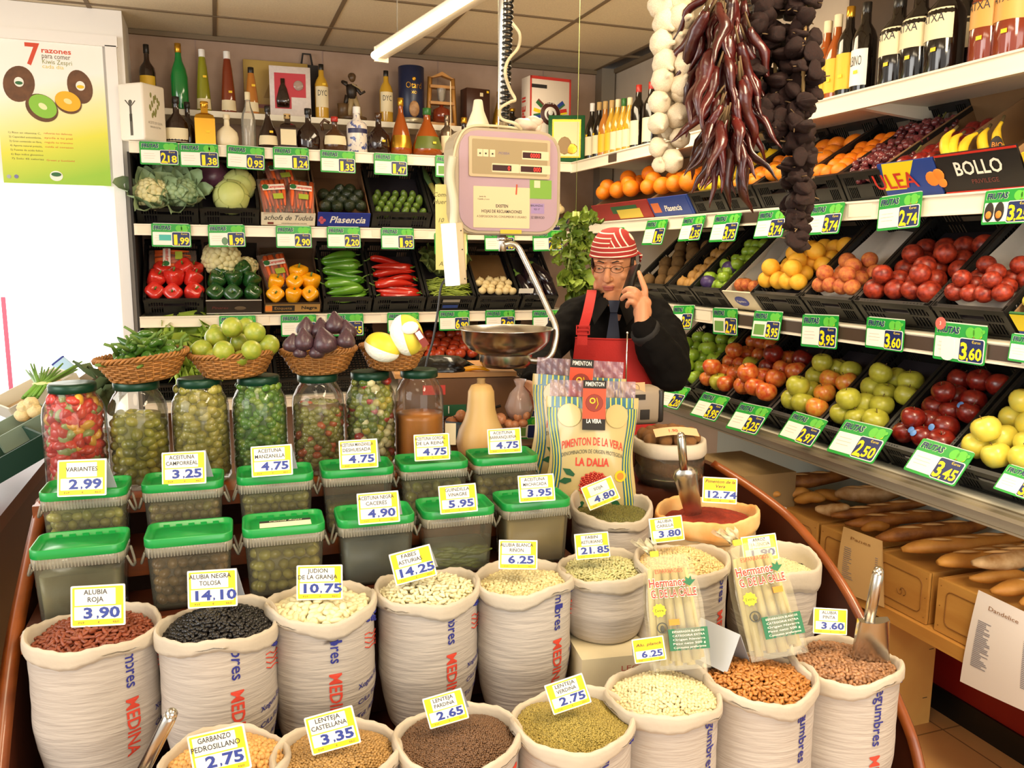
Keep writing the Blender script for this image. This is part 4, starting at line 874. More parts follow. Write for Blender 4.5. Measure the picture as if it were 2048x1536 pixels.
x, w, h = at_back(606,622,101,130,4.9); t = thing('carry_bag', 'dark handled bag top sticking up behind the white gift box', 'bag', (x, 4.91, ZU)); b = MB(); b.box((0,0,.15),(.12,.03,.3)); b.build('paper_bag', m_dark, t); b = MB(); b.tube([(-.03,0,.3),(-.02,0,.36),(.02,0,.36),(.03,0,.3)],.006,6); b.build('handle', m_dark, t)
# statuette of a man in a tail coat leaning on a stump
x, w, h = at_back(668,740,135,236,4.80)
t = thing('statuette', 'bronze-coloured statuette of a man in a tailcoat on a round base', 'statuette', (x, 4.80, ZU), None, None, h / .28)
mb_ = mat('statuette bronze', '5a4228', .4, var=.3, vscale=30); mc_ = mat('statuette dark coat', '2a2018', .45); mk_ = mat('statuette pale cloth', 'a08a62', .5)
b = MB(); b.cyl(.085,0,.018,24); b.build('base', mb_, t)
b = MB(); b.lathe([(0,.015),(.035,.015),(.03,.06),(.034,.09),(0,.095)],12,0, TR(-.05,0,0)); b.build('stump', mb_, t)
b = MB(); b.tube([(-.02,-.01,.02),(-.012,-.012,.07),(0,0,.13)],[.014,.014,.02],8,0); b.tube([(.045,-.01,.02),(.035,-.01,.07),(.012,0,.13)],[.014,.014,.02],8,0); b.build('trousers', mk_, t)
b = MB(); b.tube([(.004,0,.12),(.0,0,.16),(-.006,0,.2)],[.024,.03,.026],10); b.tube([(-.02,.012,.14),(-.04,.02,.08)],[.018,.008],6); b.tube([(-.028,0,.205),(-.05,-.01,.21),(-.03,-.03,.19)],[.012,.011,.009],7); b.tube([(.02,0,.195),(.05,-.015,.15),(.075,-.02,.165)],[.012,.010,.007],7); b.build('coat', mc_, t)
b = MB(); b.ell((.004,-.006,.238),(.02,.021,.025),12,8); b.ell((.004,.002,.247),(.024,.022,.02),10,6); b.build('head', mb_, t)
b = MB(); b.tube([(.0,-.03,.2),(.06,-.035,.165)],[.006,.003],6); b.build('flute', mk_, t)
x, w, h = at_back(798,848,129,243,4.80)
t = thing('drink_tube', 'dark blue cylindrical cognac tube lettered Otard', 'box', (x, 4.80, ZU)); b = MB(); b.cyl(w / 2,0, h, 30); b.build('tube', mat('dark blue tube', '17203f', .35), t)
b = MB(); b.cyl(w / 2 + .001,0,.03,30); b.build('base_ring', mat('silver ring', 'b5a98c', .35, metal=.6), t)
b = MB(); b.text('Otard', .035,0, fit=w * .62); b.text('XO', .015,0, TR(0,-.03,0)); b.ell((0,.05,0),(.012,.012,.002),10,5); b.v = [((w / 2 + .002) * math.sin(x_ / (w / 2)),-(w / 2 + .002) * math.cos(x_ / (w / 2)), h * .6 + y) for x_, y, z in b.v]; b.build('lettering', m_gold, t)
b = MB(); b.ell((0,-w / 2, h * .24),(.03,.012,.045),16,8); b.build('oval_portrait', mat('oval portrait', '8a5a34', .5, col2='c49a6a', vscale=30), t)
# wooden stand with glass
x, w, h = at_back(855,911,138,246,4.80); mw_ = mat('honey wood', 'b9813a', .45, var=.15, vscale=6, stretch=(3,3,.6)); t = thing('bottle_stand', 'honey wood gift frame holding an upside-down glass above a bottle', 'frame', (x, 4.80, ZU))
b = MB()
for s in (-1,1): b.tube([(s * w * .48,0,0),(s * w * .4,0, h * .9)],.014,4)
for z in (.01, h * .42, h * .72): b.box((0,0, z),(w * .86,.05,.016))
b.prism([(-w * .42, h * .88),(0, h),(w * .42, h * .88),(w * .3, h * .88),(0, h * .93),(-w * .3, h * .88)],-.02,.02,0, FT); b.build('frame', mw_, t)
b = MB(); b.lathe([(.012, h * .45),(.02, h * .5),(.028, h * .7)],16); b.build('glass', m_clear, t)
b = MB(); b.lathe([(0,.02),(w * .32,.02),(w * .3, h * .3),(.012, h * .36),(.012, h * .41),(0, h * .41)],16); b.build('bottle', m_gred, t)
x, w, h = at_back(923,977,172,249,4.80)
def brown(t, w, d, h): patch(t, .02,.02, m_lab, .02, h * .85,-d / 2 - .001); patch(t, .014,.012, m_stick, w * .4, h * .93,-d / 2 - .001); b = MB(); b.prism([(-.03,0),(.03,0),(.015,.04),(0,.06),(-.02,.04)],0,.001,0, TR(0,-d / 2 - .001, h * .3) @ FT); b.build('printed_panel', mat('print tan brown', '8a5a30', .5), t)
boxed('gift_box', 'plain brown rum box with a small emblem near the ceiling lamp', 'box', x, 4.80, ZU, w * .9,.09, h, mat('brown board', '3f2113', .45),8, brown)
x, w, h = at_back(1040,1139,121,262,4.62)
def felipe(t, w, d, h):
    y = -d / 2 - .001; mr = mat('box red', 'c8342a', .5)
    for a, q, s1, s2 in ((0, h - .008, w, .016),(0,.008, w, .016),(-w / 2 + .005, h / 2,.01, h),(w / 2 - .005, h / 2,.01, h)): patch(t, s1, s2, mr, a, q, y - .0005, 'red_border')
    b = MB(); b.cyl(w * .24,0,.0016,30,0, TR(0, y, h * .48) @ FT); b.cyl(w * .15,0,.0022,26,1, TR(0, y, h * .48) @ FT); b.cyl(w * .1,0,.003,20,0, TR(0, y, h * .47) @ FT); b.cyl(w * .06,0,.0036,16,1, TR(0, y, h * .5) @ FT)
    b.text('FELIPE II', .018,1, TR(0, y - .003, h * .62) @ FT, fit=w * .3); b.build('round_emblem', [mat('emblem brown', '4a2018', .5), m_paper], t)
    cs = ['c62d20', '22408f', 'efd51d', '2f6a36', 'f4f0ea', '7a3a34']; k = 0
    for s in (-1,1):
        for a in (-35,-12,12,38):
            b = MB(); M2 = TR(0, y - .0005, h * .48) @ RY(s * (90 - a)); b.box((0,0, w * .33),(.03,.0012,.045),0, M2); b.box((.01,-.0004, w * .33),(.01,.0012,.045),1, M2); b.build('flag_picture', [mat('flag ' + cs[k % 6], cs[k % 6],.5), mat('flag ' + cs[(k + 2) % 6], cs[(k + 2) % 6],.5)], t); k += 1
    b = MB(); b.text('FELIPE II', .045,0, TR(-w / 2 - .0012,0, h * .42) @ RZ(-90) @ FT @ RZ(90), bold=.03, fit=h * .6); b.build('side_lettering', mr, t)
    b = MB(); b.box((-w / 2 - .0008,0,.03),(.001, d, .06)); b.build('side_band', mr, t); patch(t, .05,.008, m_ink, w * .1, h * .12, y); b = MB(); b.box((-w * .28, y, h * .86),(.1,.001,.02),0, TR(0,0,0)); b.build('printed_panel', m_dark, t)
boxed('brandy_box', 'large white box with red edges lettered FELIPE II and flags', 'box', x + .02,4.66, ZL + .09, w * .86,.11, h, mat('box white', 'eee0cd', .5),6, felipe)
b = MB(); b.box((x + .02,4.66, ZL + .044),(.26,.14,.086)); o = b.build('red_carton', mat('dark red carton', '7a241c', .5)); tag(o, 'low dark red carton under the big white FELIPE II box', 'box')
x, w, h = at_back(1098,1168,229,322,4.52)
def pic(t, w, d, h):
    y = -d / 2; b = MB()
    b.box((0, y - .001, h * .5),(w * .78,.001, h * .82),0); b.box((0, y - .0015, h * .49),(w * .70,.001, h * .74),1); b.ell((-.01, y - .002, h * .35),(.04,.001,.05),14,6,2); b.ell((.03, y - .002, h * .28),(.035,.001,.03),12,6,0); b.build('picture', [m_gold, mat('picture parchment', 'e8d9a0', .4), mat('picture brown', '9a7a4a', .5)], t)
boxed('gift_box', 'green-edged box with a parchment picture in the rear corner beside the wines', 'box', x, 4.53, ZL, w * .95,.07, h, mat('box green', '1f5a30', .4),-22, pic)
# white oil tin
x, w, h = at_back(228,325,165,280,4.45)
t = thing('oil_tin', 'large white olive oil tin at the left end of the bottle shelf', 'tin', (x + .02,4.53, ZL), RZ(-40))
b = MB(); b.box((0,0, h / 2),(.15,.15, h), r=.012, seg=3); b.build('body', mat('white tin', 'efe6d6', .35), t)
b = MB(); rs = random.Random(3)
for k in range(16): a = rs.uniform(-.03,.03); z = h * .45 + .1 * k / 16; b.ell((.0755, a, z),(.001,.006,.013),8,5,0, None)
b.build('olive_branch_print', mat('olive print', '8a8a4a', .5), t)
b = MB(); b.text('ACEITE DE OLIVA', .012,0, TR(.0757,0, h * .3) @ RZ(90) @ FT, fit=.09); b.text('VIRGEN EXTRA', .009,0, TR(.0757,0, h * .23) @ RZ(90) @ FT, fit=.07); b.build('lettering', mat('grey print', '8a8070', .6), t)
b = MB(); b.ell((-.0,-.0755, h * .66),(.012,.001,.012),10,5); b.box((0,-.0755, h * .48),(.012,.001,.08)); b.box((0,-.0755, h * .27),(.016,.001,.1)); b.tube([(-.03,-.0755, h * .7),(0,-.0755, h * .58),(.03,-.0755, h * .68)],.003,4); b.build('figure_print', mat('dark print', '5a5448', .6), t)
# wines and other bottles on the right-hand top shelf
def rb(px, yb, yt, w, shape, g, cap, label, X=2.06, **k):
    p = onx(px, yb, X); tp = onx(px, yt, X); return bottle((X, p[1], ZL), tp[2] - p[2], w, shape, g, cap, label, rot=-90, **k)
COLS = [(1183, m_gblack, m_white),(1197, m_gblack, m_cork),(1209, m_gamb2, m_cork),(1222, m_gyel, m_cork),(1234, m_gyel, m_lab),(1246, m_gyel, mat('green foil', '2f6a2a', .4)),(1258, m_gyel, m_lab)]
NMS = ['slim dark wine bottle with white cap nearest the rear corner', 'slim dark wine bottle with a cork cap beside the corner', 'slim amber wine bottle with yellow label, corner row', 'slim golden wine bottle with cork, middle of the corner row', 'golden wine bottle with cream cap in the corner row', 'golden wine bottle with green foil in the corner row', 'golden wine bottle beside the red-capped wine']
for k, ((px, g, c), nm) in enumerate(zip(COLS, NMS)): rb(px, 304 - (px - 1183) * .29,188 - (px - 1183) * .2,.075, 'slim', g, c, nm, lab=m_laby if 1 < k < 4 else m_lab, lz=(.1,.42), sticker=.44)
rb(1275,282,152,.08, 'tall', m_gblack, m_redcap, 'dark wine bottle with orange-red cap, left one of the pair', lab=m_lab, lz=(.08,.45)); rb(1300,276,146,.08, 'tall', m_gblack, m_redcap, 'dark wine bottle with red cap beside the garlic string', lab=m_lab, lz=(.08,.45))
for px, yb, yt, w, sh, g, c, lb_, nm, tx in ((1648,190,22,.075, 'slim', m_gamber, m_lab, m_laby, 'amber bottle with cream cap half behind the dark peppers', None),(1668,184,8,.075, 'slim', m_gamber, m_lab, m_laby, 'amber bottle with white cap and bright yellow label', None),(1692,176,-10,.075, 'tall', m_gblack, m_gold, m_laby, 'dark bottle with gold foil and yellow label', None),(1724,167,-20,.08, 'tall', m_gblack, m_cap, m_paper, 'dark wine bottle with a square white label', 'ALBINO'),
    (1790,146,-35,.105, 'tall', m_gblack, m_cap, m_lab, 'black liqueur bottle with cream leaf-shaped label, first of three', 'ATXA'),(1833,133,-60,.105, 'tall', m_gblack, m_cap, m_lab, 'black liqueur bottle with cream leaf-shaped label, middle of three', 'ATXA'),(1886,118,-85,.11, 'tall', m_gblack, m_cap, m_lab, 'black liqueur bottle with cream leaf-shaped label, nearest of three', 'ATXA'),(1975,100,-110,.10, 'tall', m_gred, m_cap, mat('tan label', 'd49a4a', .5), 'reddish liqueur bottle with a tan label near the photo edge', 'ATXA'),(2025,88,-130,.10, 'tall', m_gred, m_cap, mat('tan label', 'd49a4a', .5), 'reddish liqueur bottle with a tan label at the photo edge', 'ATXA')):
    rb(px, yb, yt, w, sh, g, c, nm, X=2.08, lab=lb_, lz=(.36,.66) if tx == 'ATXA' else (.12,.5), text=tx, sticker=.26)
rb(1925,108,-95,.10, 'tall', m_gblack, m_cap, 'black liqueur bottle standing further back behind two others', X=2.24, lab=m_lab, lz=(.36,.66))

# ------------------------------------------------------------------ poster on the white wall
t = thing('kiwi_poster', 'yellow-green kiwi poster taped on the white wall by the shelves', 'poster', (0,4.586,0))
PX0, PX1, PZ0, PZ1 = -.93,-.468,1.94,2.60; pw = PX1 - PX0; phh = PZ1 - PZ0
def poster_mat():
    m = mat('poster print', 'ffffff', .5); nt = m.node_tree; N = nt.nodes; L = nt.links; tc = N.new('ShaderNodeTexCoord'); sp = N.new('ShaderNodeSeparateXYZ'); L.new(tc.outputs['Object'], sp.inputs[0])
    mx = N.new('ShaderNodeMath'); mx.operation = 'MULTIPLY_ADD'; mx.inputs[1].default_value = -.25; L.new(sp.outputs['X'], mx.inputs[0]); L.new(sp.outputs['Z'], mx.inputs[2])
    mr = N.new('ShaderNodeMapRange'); mr.inputs['From Min'].default_value = 2.1; mr.inputs['From Max'].default_value = 2.62; L.new(mx.outputs[0], mr.inputs['Value'])
    rp = N.new('ShaderNodeValToRGB'); e = rp.color_ramp.elements; e[0].position = .05; e[0].color = hx('9cc93a'); e[1].position = .95; e[1].color = hx('fbf7ee'); k = e.new(.4); k.color = hx('e4e04a'); k = e.new(.68); k.color = hx('f4edb0'); L.new(mr.outputs[0], rp.inputs[0]); L.new(rp.outputs[0], N['Principled BSDF'].inputs['Base Color']); return m
b = MB(); b.box(((PX0 + PX1) / 2,0,(PZ0 + PZ1) / 2),(pw, .002, phh)); b.build('sheet', poster_mat(), t)
def pp(px, py): q = ony(px, py, 4.586); return q[0], q[2]
def ptext(s, px, py, h, m, fit=None, al='l', bold=0): x, z = pp(px, py); b = MB(); b.text(s, h, 0, TR(x, -.0015, z) @ FT, align=al, fit=fit, bold=bold); return b.build('lettering', m, t)
m_pr = mat('poster red', 'd64a2a', .5); m_po = mat('poster olive', '8a8f3a', .5); m_pbr = mat('poster brown', '5f4a2c', .5)
ptext('7', 52,128,.1, m_pr, bold=.02, fit=.062); ptext('razones', 83,105,.024, m_pr, fit=.125, bold=.02); ptext('para comer', 84,116,.024, m_pbr, fit=.12); ptext('Kiwis Zespri', 85,127,.021, m_po, fit=.125); ptext('cada dia', 85,136,.018, mat('poster yellow', 'e0c84a', .5), fit=.09)
for k, (s, s2) in enumerate((('1) Rico en vitamina C,', 'refuerza tus defensas'),('2) Capacidad antioxidante,', 'ayuda a tu piel'),('3) Gran contenido en fibra,', 'regula tu transito'),('4) Aporta natural potasio,', 'cuida el corazon'),('5) Fuente de acido folico', ''),('6) Bajo indice glucemico', ''),('7) Solo 45 calorias', 'Green y SunGold'))):
    ptext(s, 17 + k * 1.1,266 + k * 8.7,.0085, m_pbr, fit=.135); 
    if s2: ptext(s2,88 + k * .9,268 + k * 9,.0085, m_pr, fit=.12)
m_kw = mat('kiwi skin print', '6b4526', .6, var=.2, vscale=30)
def pell(px, py, rx, rz, m, y, name, rot=0): x, z = pp(px, py); b = MB(); b.cyl(1,0,1,28,0, TR(x, y, z) @ RY(rot) @ FT @ SC(rx, rz, .0008), smooth=False); b.build(name, m, t)
pell(38,168,.065,.083, m_kw, -.001, 'kiwi_picture', 15); pell(160,174,.054,.078, m_kw, -.001, 'kiwi_picture', -10)
for px, py in ((38,164),(161,172)): pell(px, py, .02,.022, m_paper, -.002, 'oval_logo'); pell(px, py + 2,.016,.008, m_logo_g if px < 99 else m_stick, -.003, 'oval_logo')
pell(84,216,.072,.06, m_kw, -.002, 'kiwi_picture', 35); pell(86,213,.062,.05, mat('kiwi flesh green', '8cc43a', .5),-.003, 'kiwi_picture', 35); pell(86,213,.02,.013, mat('kiwi core', 'e6ecb0', .5),-.004, 'kiwi_picture', 35)
pell(137,206,.058,.05, m_kw, -.0025, 'kiwi_picture', 20); pell(136,203,.056,.045, mat('kiwi flesh gold', 'f0b51c', .5),-.0035, 'kiwi_picture', 20); pell(136,203,.018,.012, mat('kiwi core gold', 'f4e29a', .5),-.0045, 'kiwi_picture', 20)
pell(113,352,.028,.024, m_paper, -.002, 'oval_logo'); pell(113,349,.022,.01, m_logo_g, -.003, 'oval_logo'); pell(18,353,.009,.009, mat('icon grey', 'aab0b0', .5),-.002, 'round_icon'); pell(33,353,.009,.009, mat('icon violet', '7a78a8', .5),-.002, 'round_icon')
b = MB(); b.box((-.975,4.585,1.15),(.02,.004,.5)); o = b.build('pink_strip', mat('pink strip', 'e87a9c', .5)); tag(o, 'narrow pink hanging strip at the left photo edge beside the bright window', 'banner')

# ------------------------------------------------------------------ ceiling lamp
p0 = ond(762,115,3.5); p1 = ond(935,-12,2.75); p1[2] = p0[2]; dv = p1 - p0; L_ = 1.45; ang = math.degrees(math.atan2(dv[1], dv[0]))
t = thing('tube_lamp', 'white fluorescent tube lamp hanging under the tiled ceiling', 'lamp', p0, RZ(ang))
b = MB(); b.box((L_ / 2,0,.02),(L_, .055,.05), r=.008); b.box((.004,0,.01),(.012,.06,.06)); b.build('housing', mat('lamp housing', 'efe4cf', .4), t)
b = MB(); b.cyl(.016,.02, L_ - .02,14,0, TR(0,-.036,.0) @ RY(90)); b.build('tube', mat('lit tube', 'ffeec2', .4, emit=9), t)
b = MB()
for x in (.2, L_ - .1): b.tube([(x, 0,.04),(x, 0, CZ - p0[2])],.0025,5)
b.build('wire', m_steel_up, t)

# ------------------------------------------------------------------ hanging scale
SD = 2.5; sc0 = ond(1015,365, SD); th_ = math.degrees(math.atan2(-_f[0], _f[1]))
SM = Matrix.Translation(sc0) @ RZ(th_ + 22) @ RX(90)          # face frame: x right, y up, z to the viewer
t = thing('hanging_scale', 'lilac-faced electronic hanging scale with red digits and chrome pan', 'scale'); t.matrix_world = SM
m_sbody = mat('scale beige plastic', 'c9b48e', .45); m_slil = mat('scale lilac face', 'b89aa6', .45, var=.04, vscale=6)
k = SD / F; W2, H2, ch = 114 * k, 103 * k, 42 * k
def octa(w, h, c, n=5): return rr(2 * w, 2 * h, c, n)
b = MB(); b.prism(octa(W2, H2, ch),-.09,0,0); b.prism(octa(W2 * .985, H2 * .98, ch),0,.012,0); b.build('casing', mat('scale grey rim', 'b9a98c', .4), t)
b = MB(); b.prism(octa(W2 * .92, H2 * .93, ch * .9),.012,.0155,0); b.build('face', m_slil, t)
b = MB(); b.rrect(172 * k, 76 * k, .006,.0155,.022,0, TR(0,46 * k, 0)); b.rrect(160 * k, 66 * k, .004,.022,.0225,1, TR(0,46 * k, 0)); b.build('display_panel', [m_sbody, mat('scale panel', 'a8946c', .5)], t)
m_led = mat('red digits', 'ff2a1c', .4, emit=2.2); m_ledbg = mat('display window', '3a120e', .25)
for x, y, w, s in ((46,53,40, '0000'),(-18,26,40, '0'),(45,26,46, '000')):
    o = MB().rrect(w * k * 1.45,17 * k, .002,.0225,.0235,0, TR((x + 8) * k, y * k, 0)).build('display_surround', m_lab, t); MB().rrect(w * k, 11 * k, .001,.0235,.024,0, TR(x * k, y * k, 0)).build('display_window', m_ledbg, t)
    b = MB(); b.text(s, 8.5 * k, 0, TR((x + w / 2 - 3) * k, (y - 4.2) * k, .0245), align='r', sx=.9); b.build('red_digits', m_led, t)
for x in (-64,-52,-38): b = MB(); b.rrect(11 * k, 14 * k, .001,.0225,.0235,0, TR(x * k, 53 * k, 0)); b.box((x * k, 52 * k, .024),(3 * k, 3 * k, .001),1); b.build('button', [m_lab, m_dark], t)
b = MB(); b.text('MOBBA', 5 * k, 0, TR(-14 * k, 52 * k, .0227), shear=.3); b.build('lettering', mat('print violet', '6a5a8a', .5), t)
o = MB().rrect(120 * k, 80 * k, .002,.0155,.0168,0, TR(-16 * k, -50 * k, 0)).build('paper_notice', mat('notice paper', 'e8d2a6', .6), t)
b = MB(); b.text('EXISTEN', 6 * k, 0, TR(-16 * k, -50 * k, .0172), bold=.02, fit=26 * k); b.text('HOJAS DE RECLAMACIONES', 6 * k, 0, TR(-16 * k, -60.5 * k, .0172), bold=.015, fit=86 * k); b.text('A DISPOSICION DEL CONSUMIDOR O USUARIO', 4.4 * k, 0, TR(-16 * k, -70 * k, .0172), fit=106 * k); b.text('Junta de', 3 * k, 0, TR(-57 * k, -31 * k, .0172)); b.text('Castilla y Leon', 3 * k, 0, TR(-55 * k, -36 * k, .0172)); b.build('notice_lettering', m_ink, t, None).parent = o
b = MB(); b.rrect(48 * k, 37 * k, .001,.0155,.0165,0, TR(68 * k, -12 * k, 0)); b.box((60 * k, -2 * k, .0168),(13 * k, 14 * k, .0008),1); b.build('green_label', [mat('label bright green', '7fae3c', .5), m_lab], t)
b = MB(); b.rrect(29 * k, 20 * k, .001,.0155,.016,0, TR(62 * k, -50 * k, 0)); b.text('BALANZAS', 4 * k, 1, TR(60 * k, -46 * k, .0165)); b.text('923 17', 3.4 * k, 1, TR(60 * k, -53 * k, .0165)); b.text('3Z SERVICIO', 5 * k, 1, TR(62 * k, -70 * k, .0165), fit=30 * k); b.build('service_label', [mat('label violet', 'a78cba', .5), m_ink], t)
b = MB(); b.box((16 * k, -13 * k, .017),(3 * k, 20 * k, .001),0, RZ(-4)); b.build('red_tape', mat('red tape', 'c4502e', .5), t)
b = MB(); b.rrect(46 * k, 8 * k, .001,.0155,.0162,0, TR(4 * k, -97 * k, 0)); b.build('yellow_seal', mat('seal yellow', 'e0c23a', .5), t)
# pole, coiled lead and pale cable
chrome = mat('chrome steel', 'dedad2', .24, metal=1.0)
b = MB(); b.cyl(.016, H2, H2 + .75,16,0, TR(2 * k, 0,-.05) @ RX(-90)); b.build('pole', chrome, t)
b = MB(); n = 420; b.tube([(-2 * k + .10 * k * (i / n) * 130 + .013 * math.cos(i * .62), H2 + .02 + .66 * i / n, -.02 + .013 * math.sin(i * .62)) for i in range(n)],.0042,5); b.build('coiled_lead', m_cap, t)
b = MB(); Q = [(26,103),(10,112),(-14,122),(-18,140),(-2,152),(14,160),(2,180),(-12,205),(-2,232),(20,258),(18,280),(6,300)]
def smooth(P, n=6):
    out = []; P = [Vector(p) for p in P]
    for i in range(len(P) - 1):
        a, b_, c, d = P[max(i - 1,0)], P[i], P[i + 1], P[min(i + 2, len(P) - 1)]
        for j in range(n): u = j / n; out.append(.5 * ((2 * b_) + (c - a) * u + (2 * a - 5 * b_ + 4 * c - d) * u * u + (3 * b_ - a - 3 * c + d) * u ** 3))
    return out + [P[-1]]
b.tube(smooth([(x * k, y * k, .01 + .012 * math.sin(i * 2)) for i, (x, y) in enumerate(Q)]),.005,6); b.tube(smooth([(26 * k, 104 * k, .01),(-30 * k, 106 * k, .012),(-85 * k, 100 * k, .012),(-108 * k, 70 * k, .012),(-117 * k, 20 * k, .01),(-116 * k, -60 * k, .0)]),.004,6); b.build('pale_cable', mat('pale cable', 'dccfa8', .5), t)
# hook, arm and pan
b = MB(); b.cyl(.012,-H2 - .05,-H2 + .004,16,0, TR(0,0,-.04) @ RX(-90)); b.cyl(.017,-H2 - .018,-H2 - .004,18,0, TR(0,0,-.04) @ RX(-90)); b.build('hook_joint', chrome, t)
arm = [(1010,489),(1022,487),(1036,494),(1050,520),(1075,572),(1098,622),(1110,648),(1113,668),(1108,695),(1098,715),(1080,722),(1058,720),(1046,716)]
SI = SM.inverted()
b = MB(); b.tube(smooth([SI @ Vector(ond(x, y, SD + .02)) for x, y in arm],5),.0095,12); b.build('arm', chrome, t)
pc = SI @ Vector(ond(1012,658, SD + .02)); rp_ = 94 * k
PM = TR(pc.x, pc.y, pc.z) @ RX(-90)
b = MB(); b.lathe([(0,-.085),(rp_ * .3,-.085),(rp_ * .55,-.078),(rp_ * .8,-.06),(rp_ * .93,-.035),(rp_ * .97,-.002),(rp_ * 1.02,0),(rp_ * 1.02,.003),(rp_ * .955,.002),(rp_ * .9,-.035),(rp_ * .78,-.056),(rp_ * .5,-.074),(0,-.08)],48,0, PM); b.build('pan', chrome, t)
b = MB(); b.lathe([(rp_ * .58,-.072),(rp_ * .56,-.10),(rp_ * .5,-.115),(0,-.118)],36,0, PM); b.build('pan_support', chrome, t)
# things lying on the scale
o = MB(); o.lathe([(0,0),(.033,0),(.036,.006),(.03,.02),(.018,.05),(.013,.08),(.011,.082),(0,.083)],20); o = o.build('white_cone', mat('white cone plastic', 'efe2c4', .4)); o.location = (SM @ Vector((-52 * k, H2 + .004,-.045))); tag(o, 'white plastic cone standing on top of the hanging scale', 'cone')
t2 = thing('knotted_bag', 'crumpled white and pink plastic bag lying on the hanging scale', 'bag', SM @ Vector((52 * k, H2 + .003,-.04)), RZ(15)); b = MB(); b.ell((0,0,.02),(.045,.03,.02),18,10); b.ell((.02,-.01,.03),(.03,.022,.016),14,8); b.ell((.035,-.01,.018),(.014,.014,.02),10,8); b.v = [(x + .003 * math.sin(140 * y + 90 * z), y, z + .002 * math.sin(150 * x)) for x, y, z in b.v]; b.build('bag', mat('bag white pink', 'ead9c6', .45, col2='d09a92', vscale=18, thresh=(.5,.7)), t2)
# emergency lantern hung beside the scale, with a yellow note behind
LM = Matrix.Translation(ond(910,508,2.42)) @ RZ(th_ + 5) @ RX(90) @ RZ(4); k2 = 2.42 / F
t = thing('lantern_lamp', 'slim white lantern lamp hanging beside the scale', 'lamp'); t.matrix_world = LM
b = MB(); b.cyl(.022,-62 * k2,60 * k2,18,0, TR(-9 * k2,0,.012) @ RX(-90)); b.build('white_diffuser', mat('lantern diffuser', 'fdfaf2', .35, emit=.6), t)
b = MB(); b.box((8 * k2,0,-.005),(.035,122 * k2,.035), r=.004); b.build('housing', m_sbody, t)
b = MB()
for x, y in ((2,44),(15,45),(3,6),(15,8),(3,-50),(16,-50)): b.cyl(.002,.012,.0145,8,0, TR(x * k2, y * k2,0))
b.build('screw', m_dark, t)
b = MB(); b.tube(smooth([(2 * k2,60 * k2,0),(6 * k2,100 * k2,.0),(2 * k2,150 * k2,-.01),(10 * k2,190 * k2,-.01)]),.013,10); b.build('pipe', mat('pale cable pipe', 'c9c6ac', .4), t)
b = MB(); b.tube(smooth([LM.inverted() @ Vector(ond(x, y, 2.42)) for x, y in ((893,556),(882,575),(876,620),(866,680),(856,715),(850,745))]),.0035,6); b.build('black_cord', m_cap, t)
NM = Matrix.Translation(ond(902,455,2.52)) @ RZ(th_) @ RX(90); k3 = 2.52 / F
t = thing('yellow_note', 'long pale yellow handwritten note hanging behind the lantern lamp', 'note'); t.matrix_world = NM
MB().box((0,0,0),(62 * k3,168 * k3,.001)).build('sheet', mat('yellow note paper', 'efe08a', .6), t)
b = MB(); b.text('Comer', 9 * k3,0, TR(-18 * k3,60 * k3,.001), shear=.3); b.text('Huerta', 9 * k3,0, TR(-18 * k3,46 * k3,.001), shear=.3); b.text('10', 9 * k3,0, TR(-20 * k3,10 * k3,.001), shear=.3); b.text('Anis', 9 * k3,0, TR(-14 * k3,-76 * k3,.001), shear=.3); b.build('handwriting', mat('pencil grey', '6a6440', .7), t)
MB().tube([(0,84 * k3,-.002),(0,84 * k3 + .3,-.002)],.0015,5).build('string', m_sbody, t)

# ------------------------------------------------------------------ garlic, chillies and dried peppers on strings
def garlic_bulb():
    b = MB(); b.lathe([(0,-.62),(.25,-.64),(.62,-.55),(.92,-.22),(1,.08),(.88,.42),(.6,.68),(.32,.86),(.18,1.02),(.15,1.25),(0,1.27)],20,0, lobes=7, la=.045)
    b.lathe([(0,-.66),(.2,-.66),(.22,-.6)],10,1); return b.mesh('garlic_bulb', [mat('garlic skin', 'd6c8ac', .65, col2='c0ab8c', vscale=3, stretch=(6,6,.6), thresh=(.4,.75)), mat('garlic root', 'b09a78', .9)])
MEG = garlic_bulb()
GD = 1.62
t = thing('garlic_string', 'long hanging string of white garlic bulbs in a net, beside the chillies', 'garlic', ond(1343,340, GD))
gi = Vector(ond(1343,340, GD))
for px, py, r in ((1322,12,30),(1362,38,32),(1330,45,31),(1322,88,31),(1366,84,30),(1330,125,30),(1370,130,30),(1325,162,27),(1364,172,27),(1318,206,26),(1362,188,24),(1356,232,27),(1316,246,25),(1360,276,22),(1315,296,24),(1344,322,27),(1320,330,18),(1342,60,26),(1345,106,25),(1344,148,24),(1340,190,22),(1338,222,22),(1336,262,22),(1335,300,20),(1356,2,30),(1335,-30,30),(1368,-45,30)):
    back = r < 27 and 1334 <= px <= 1346 and py < 310
    o = link('garlic_bulb', MEG, t, Vector(ond(px, py, GD + (.03 if back else rnd(-.006,.006)))) - gi, RX(rnd(60,125)) @ RY(rnd(-40,40)) @ RZ(rnd(0,60)), r * GD / F * rnd(.88,.96))
b = MB(); b.tube([Vector(ond(1345,300, GD + .03)) - gi, Vector(ond(1346,-60, GD + .03)) - gi, Vector((0,0, CZ)) + Vector((Vector(ond(1346,-60, GD + .03)) - gi).to_tuple()[:2] + (-gi.z,))],.004,6); b.build('string', mat('jute string', '9a7a4a', .9), t)
m_chil = mat('dried chilli skin', '521410', .3, col2='280907', vscale=9, coat=.25, bump=.5, bscale=40); m_chst = mat('dried stalk', '5a4426', .8)
